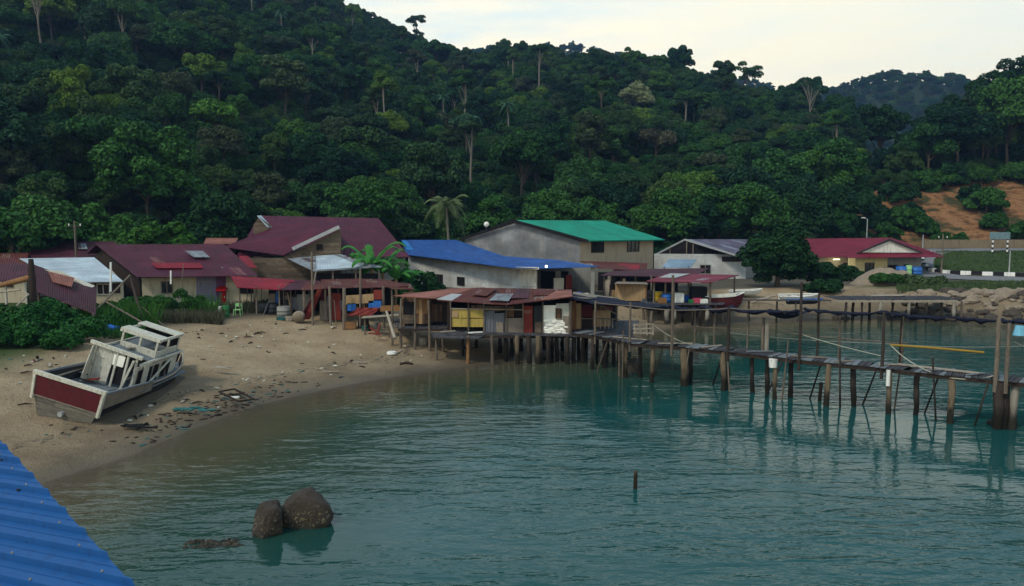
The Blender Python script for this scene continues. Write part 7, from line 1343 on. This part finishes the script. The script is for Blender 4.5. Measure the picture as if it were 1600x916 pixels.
for k in range(26):
    s = rnd.uniform(0, Lt); u = rnd.uniform(.1, 4); c = e0 + ed * s - rib * u + nrm * .012; rock_mb(m, c, (.018, .014, .008), k, 1, .3)
m.build('leaf_litter', M['darkwood'], rf); tag(rf.children[-1], kind='stuff')
m = MB()
for k in range(0, 22):
    for u in (.25, 1.1, 1.95, 2.8, 3.65):
        c = e0 + ed * (k * pitch - 3.0 + .44) - rib * u + nrm * .05; m.tube([c, c + nrm * .012], [.008, .006], 6)
o_ = m.build('screws', M['grey'], rf); tag(o_, kind='stuff')
m = MB(); c = e0 - rib * 2.4 + nrm * .006
m.slab(c - ed * 3 , c + ed * (Lt + 3), c + ed * (Lt + 3) - rib * .02, c - ed * 3 - rib * .02, .004); m.build('sheet_lap', M['hulldark'], rf)
# ================================================================== HAZE
hb = MB(); hb.box((0, 620, 122), (4200, 1360, 258)); ho = hb.build('haze', [], None, (0, 620, 122))
m, nt, b, out = newmat('haze_air'); nt.nodes.remove(b); v = N(nt, 'ShaderNodeVolumePrincipled', {'Color': (.26, .46, .88, 1), 'Density': 0.00022, 'Anisotropy': 0.2}); nt.links.new(v.outputs[0], out.inputs['Volume']); ho.data.materials.append(m); tag(ho, 'thin bluish air over the hills', 'haze', kind='stuff')

# more things leaning, stacked and stored in the sheds
rnd = random.Random(77)
def shed_spot():
    a, b_, y0_, y1_ = rnd.choice(((380, 440, 59.0, 63), (440, 500, 58.5, 61), (505, 610, 56.6, 60), (560, 640, 55.5, 58), (945, 1010, 74.5, 78))); px = rnd.uniform(a, b_); return gl_(px, rnd.uniform(y0_, y1_))
for k in range(24):
    g = shed_spot(); m = MB(); h_ = rnd.uniform(.8, 1.9); lx = rnd.uniform(-.5, .5); m.beam(g, g + Vector((lx, rnd.uniform(.05, .3), h_)), rnd.uniform(.08, .5), .03); tag(m.build('board', M[rnd.choice(['weathered', 'ply', 'tablet', 'redpaint', 'greycorr', 'darkwood', 'ply2'])]), 'board leaning upright among the stored things in the beach sheds', 'board', 'boards leaning in the beach sheds')
for k in range(16):
    g = shed_spot(); m = MB(); m.tube([g, g + Vector((rnd.uniform(-.3, .3), .05, rnd.uniform(1.4, 2.6)))], .035, 6, jit=.15); tag(m.build('stick', M['pole']), 'thin stick standing among the stored things in the beach sheds', 'stick', 'sticks standing in the beach sheds')
for k in range(16):
    g = shed_spot(); m = MB(); r_ = rnd.uniform(.14, .26); h_ = rnd.uniform(.25, .5); m.tube([g, g + Vector((0, 0, h_)), g + Vector((0, 0, h_ + .02))], [r_ * .8, r_, r_ * 1.08], 14); tag(m.build('bucket', M[rnd.choice(['whiteplastic', 'blueplastic', 'black', 'grey', 'teal', 'redpaint'])]), 'plastic bucket standing among the stored things in the beach sheds', 'bucket', 'buckets in the beach sheds')
rg_ = np.random.default_rng(19)
blades('reeds', 'tall bright green reeds around the leaning poles and the dark bush', area(700, 185, 245, 52.5, 57) + area(450, 290, 335, 56, 60) + area(500, 60, 180, 50.5, 53), L['fresh'], hmin=.6, hmax=1.7, w_=.03)
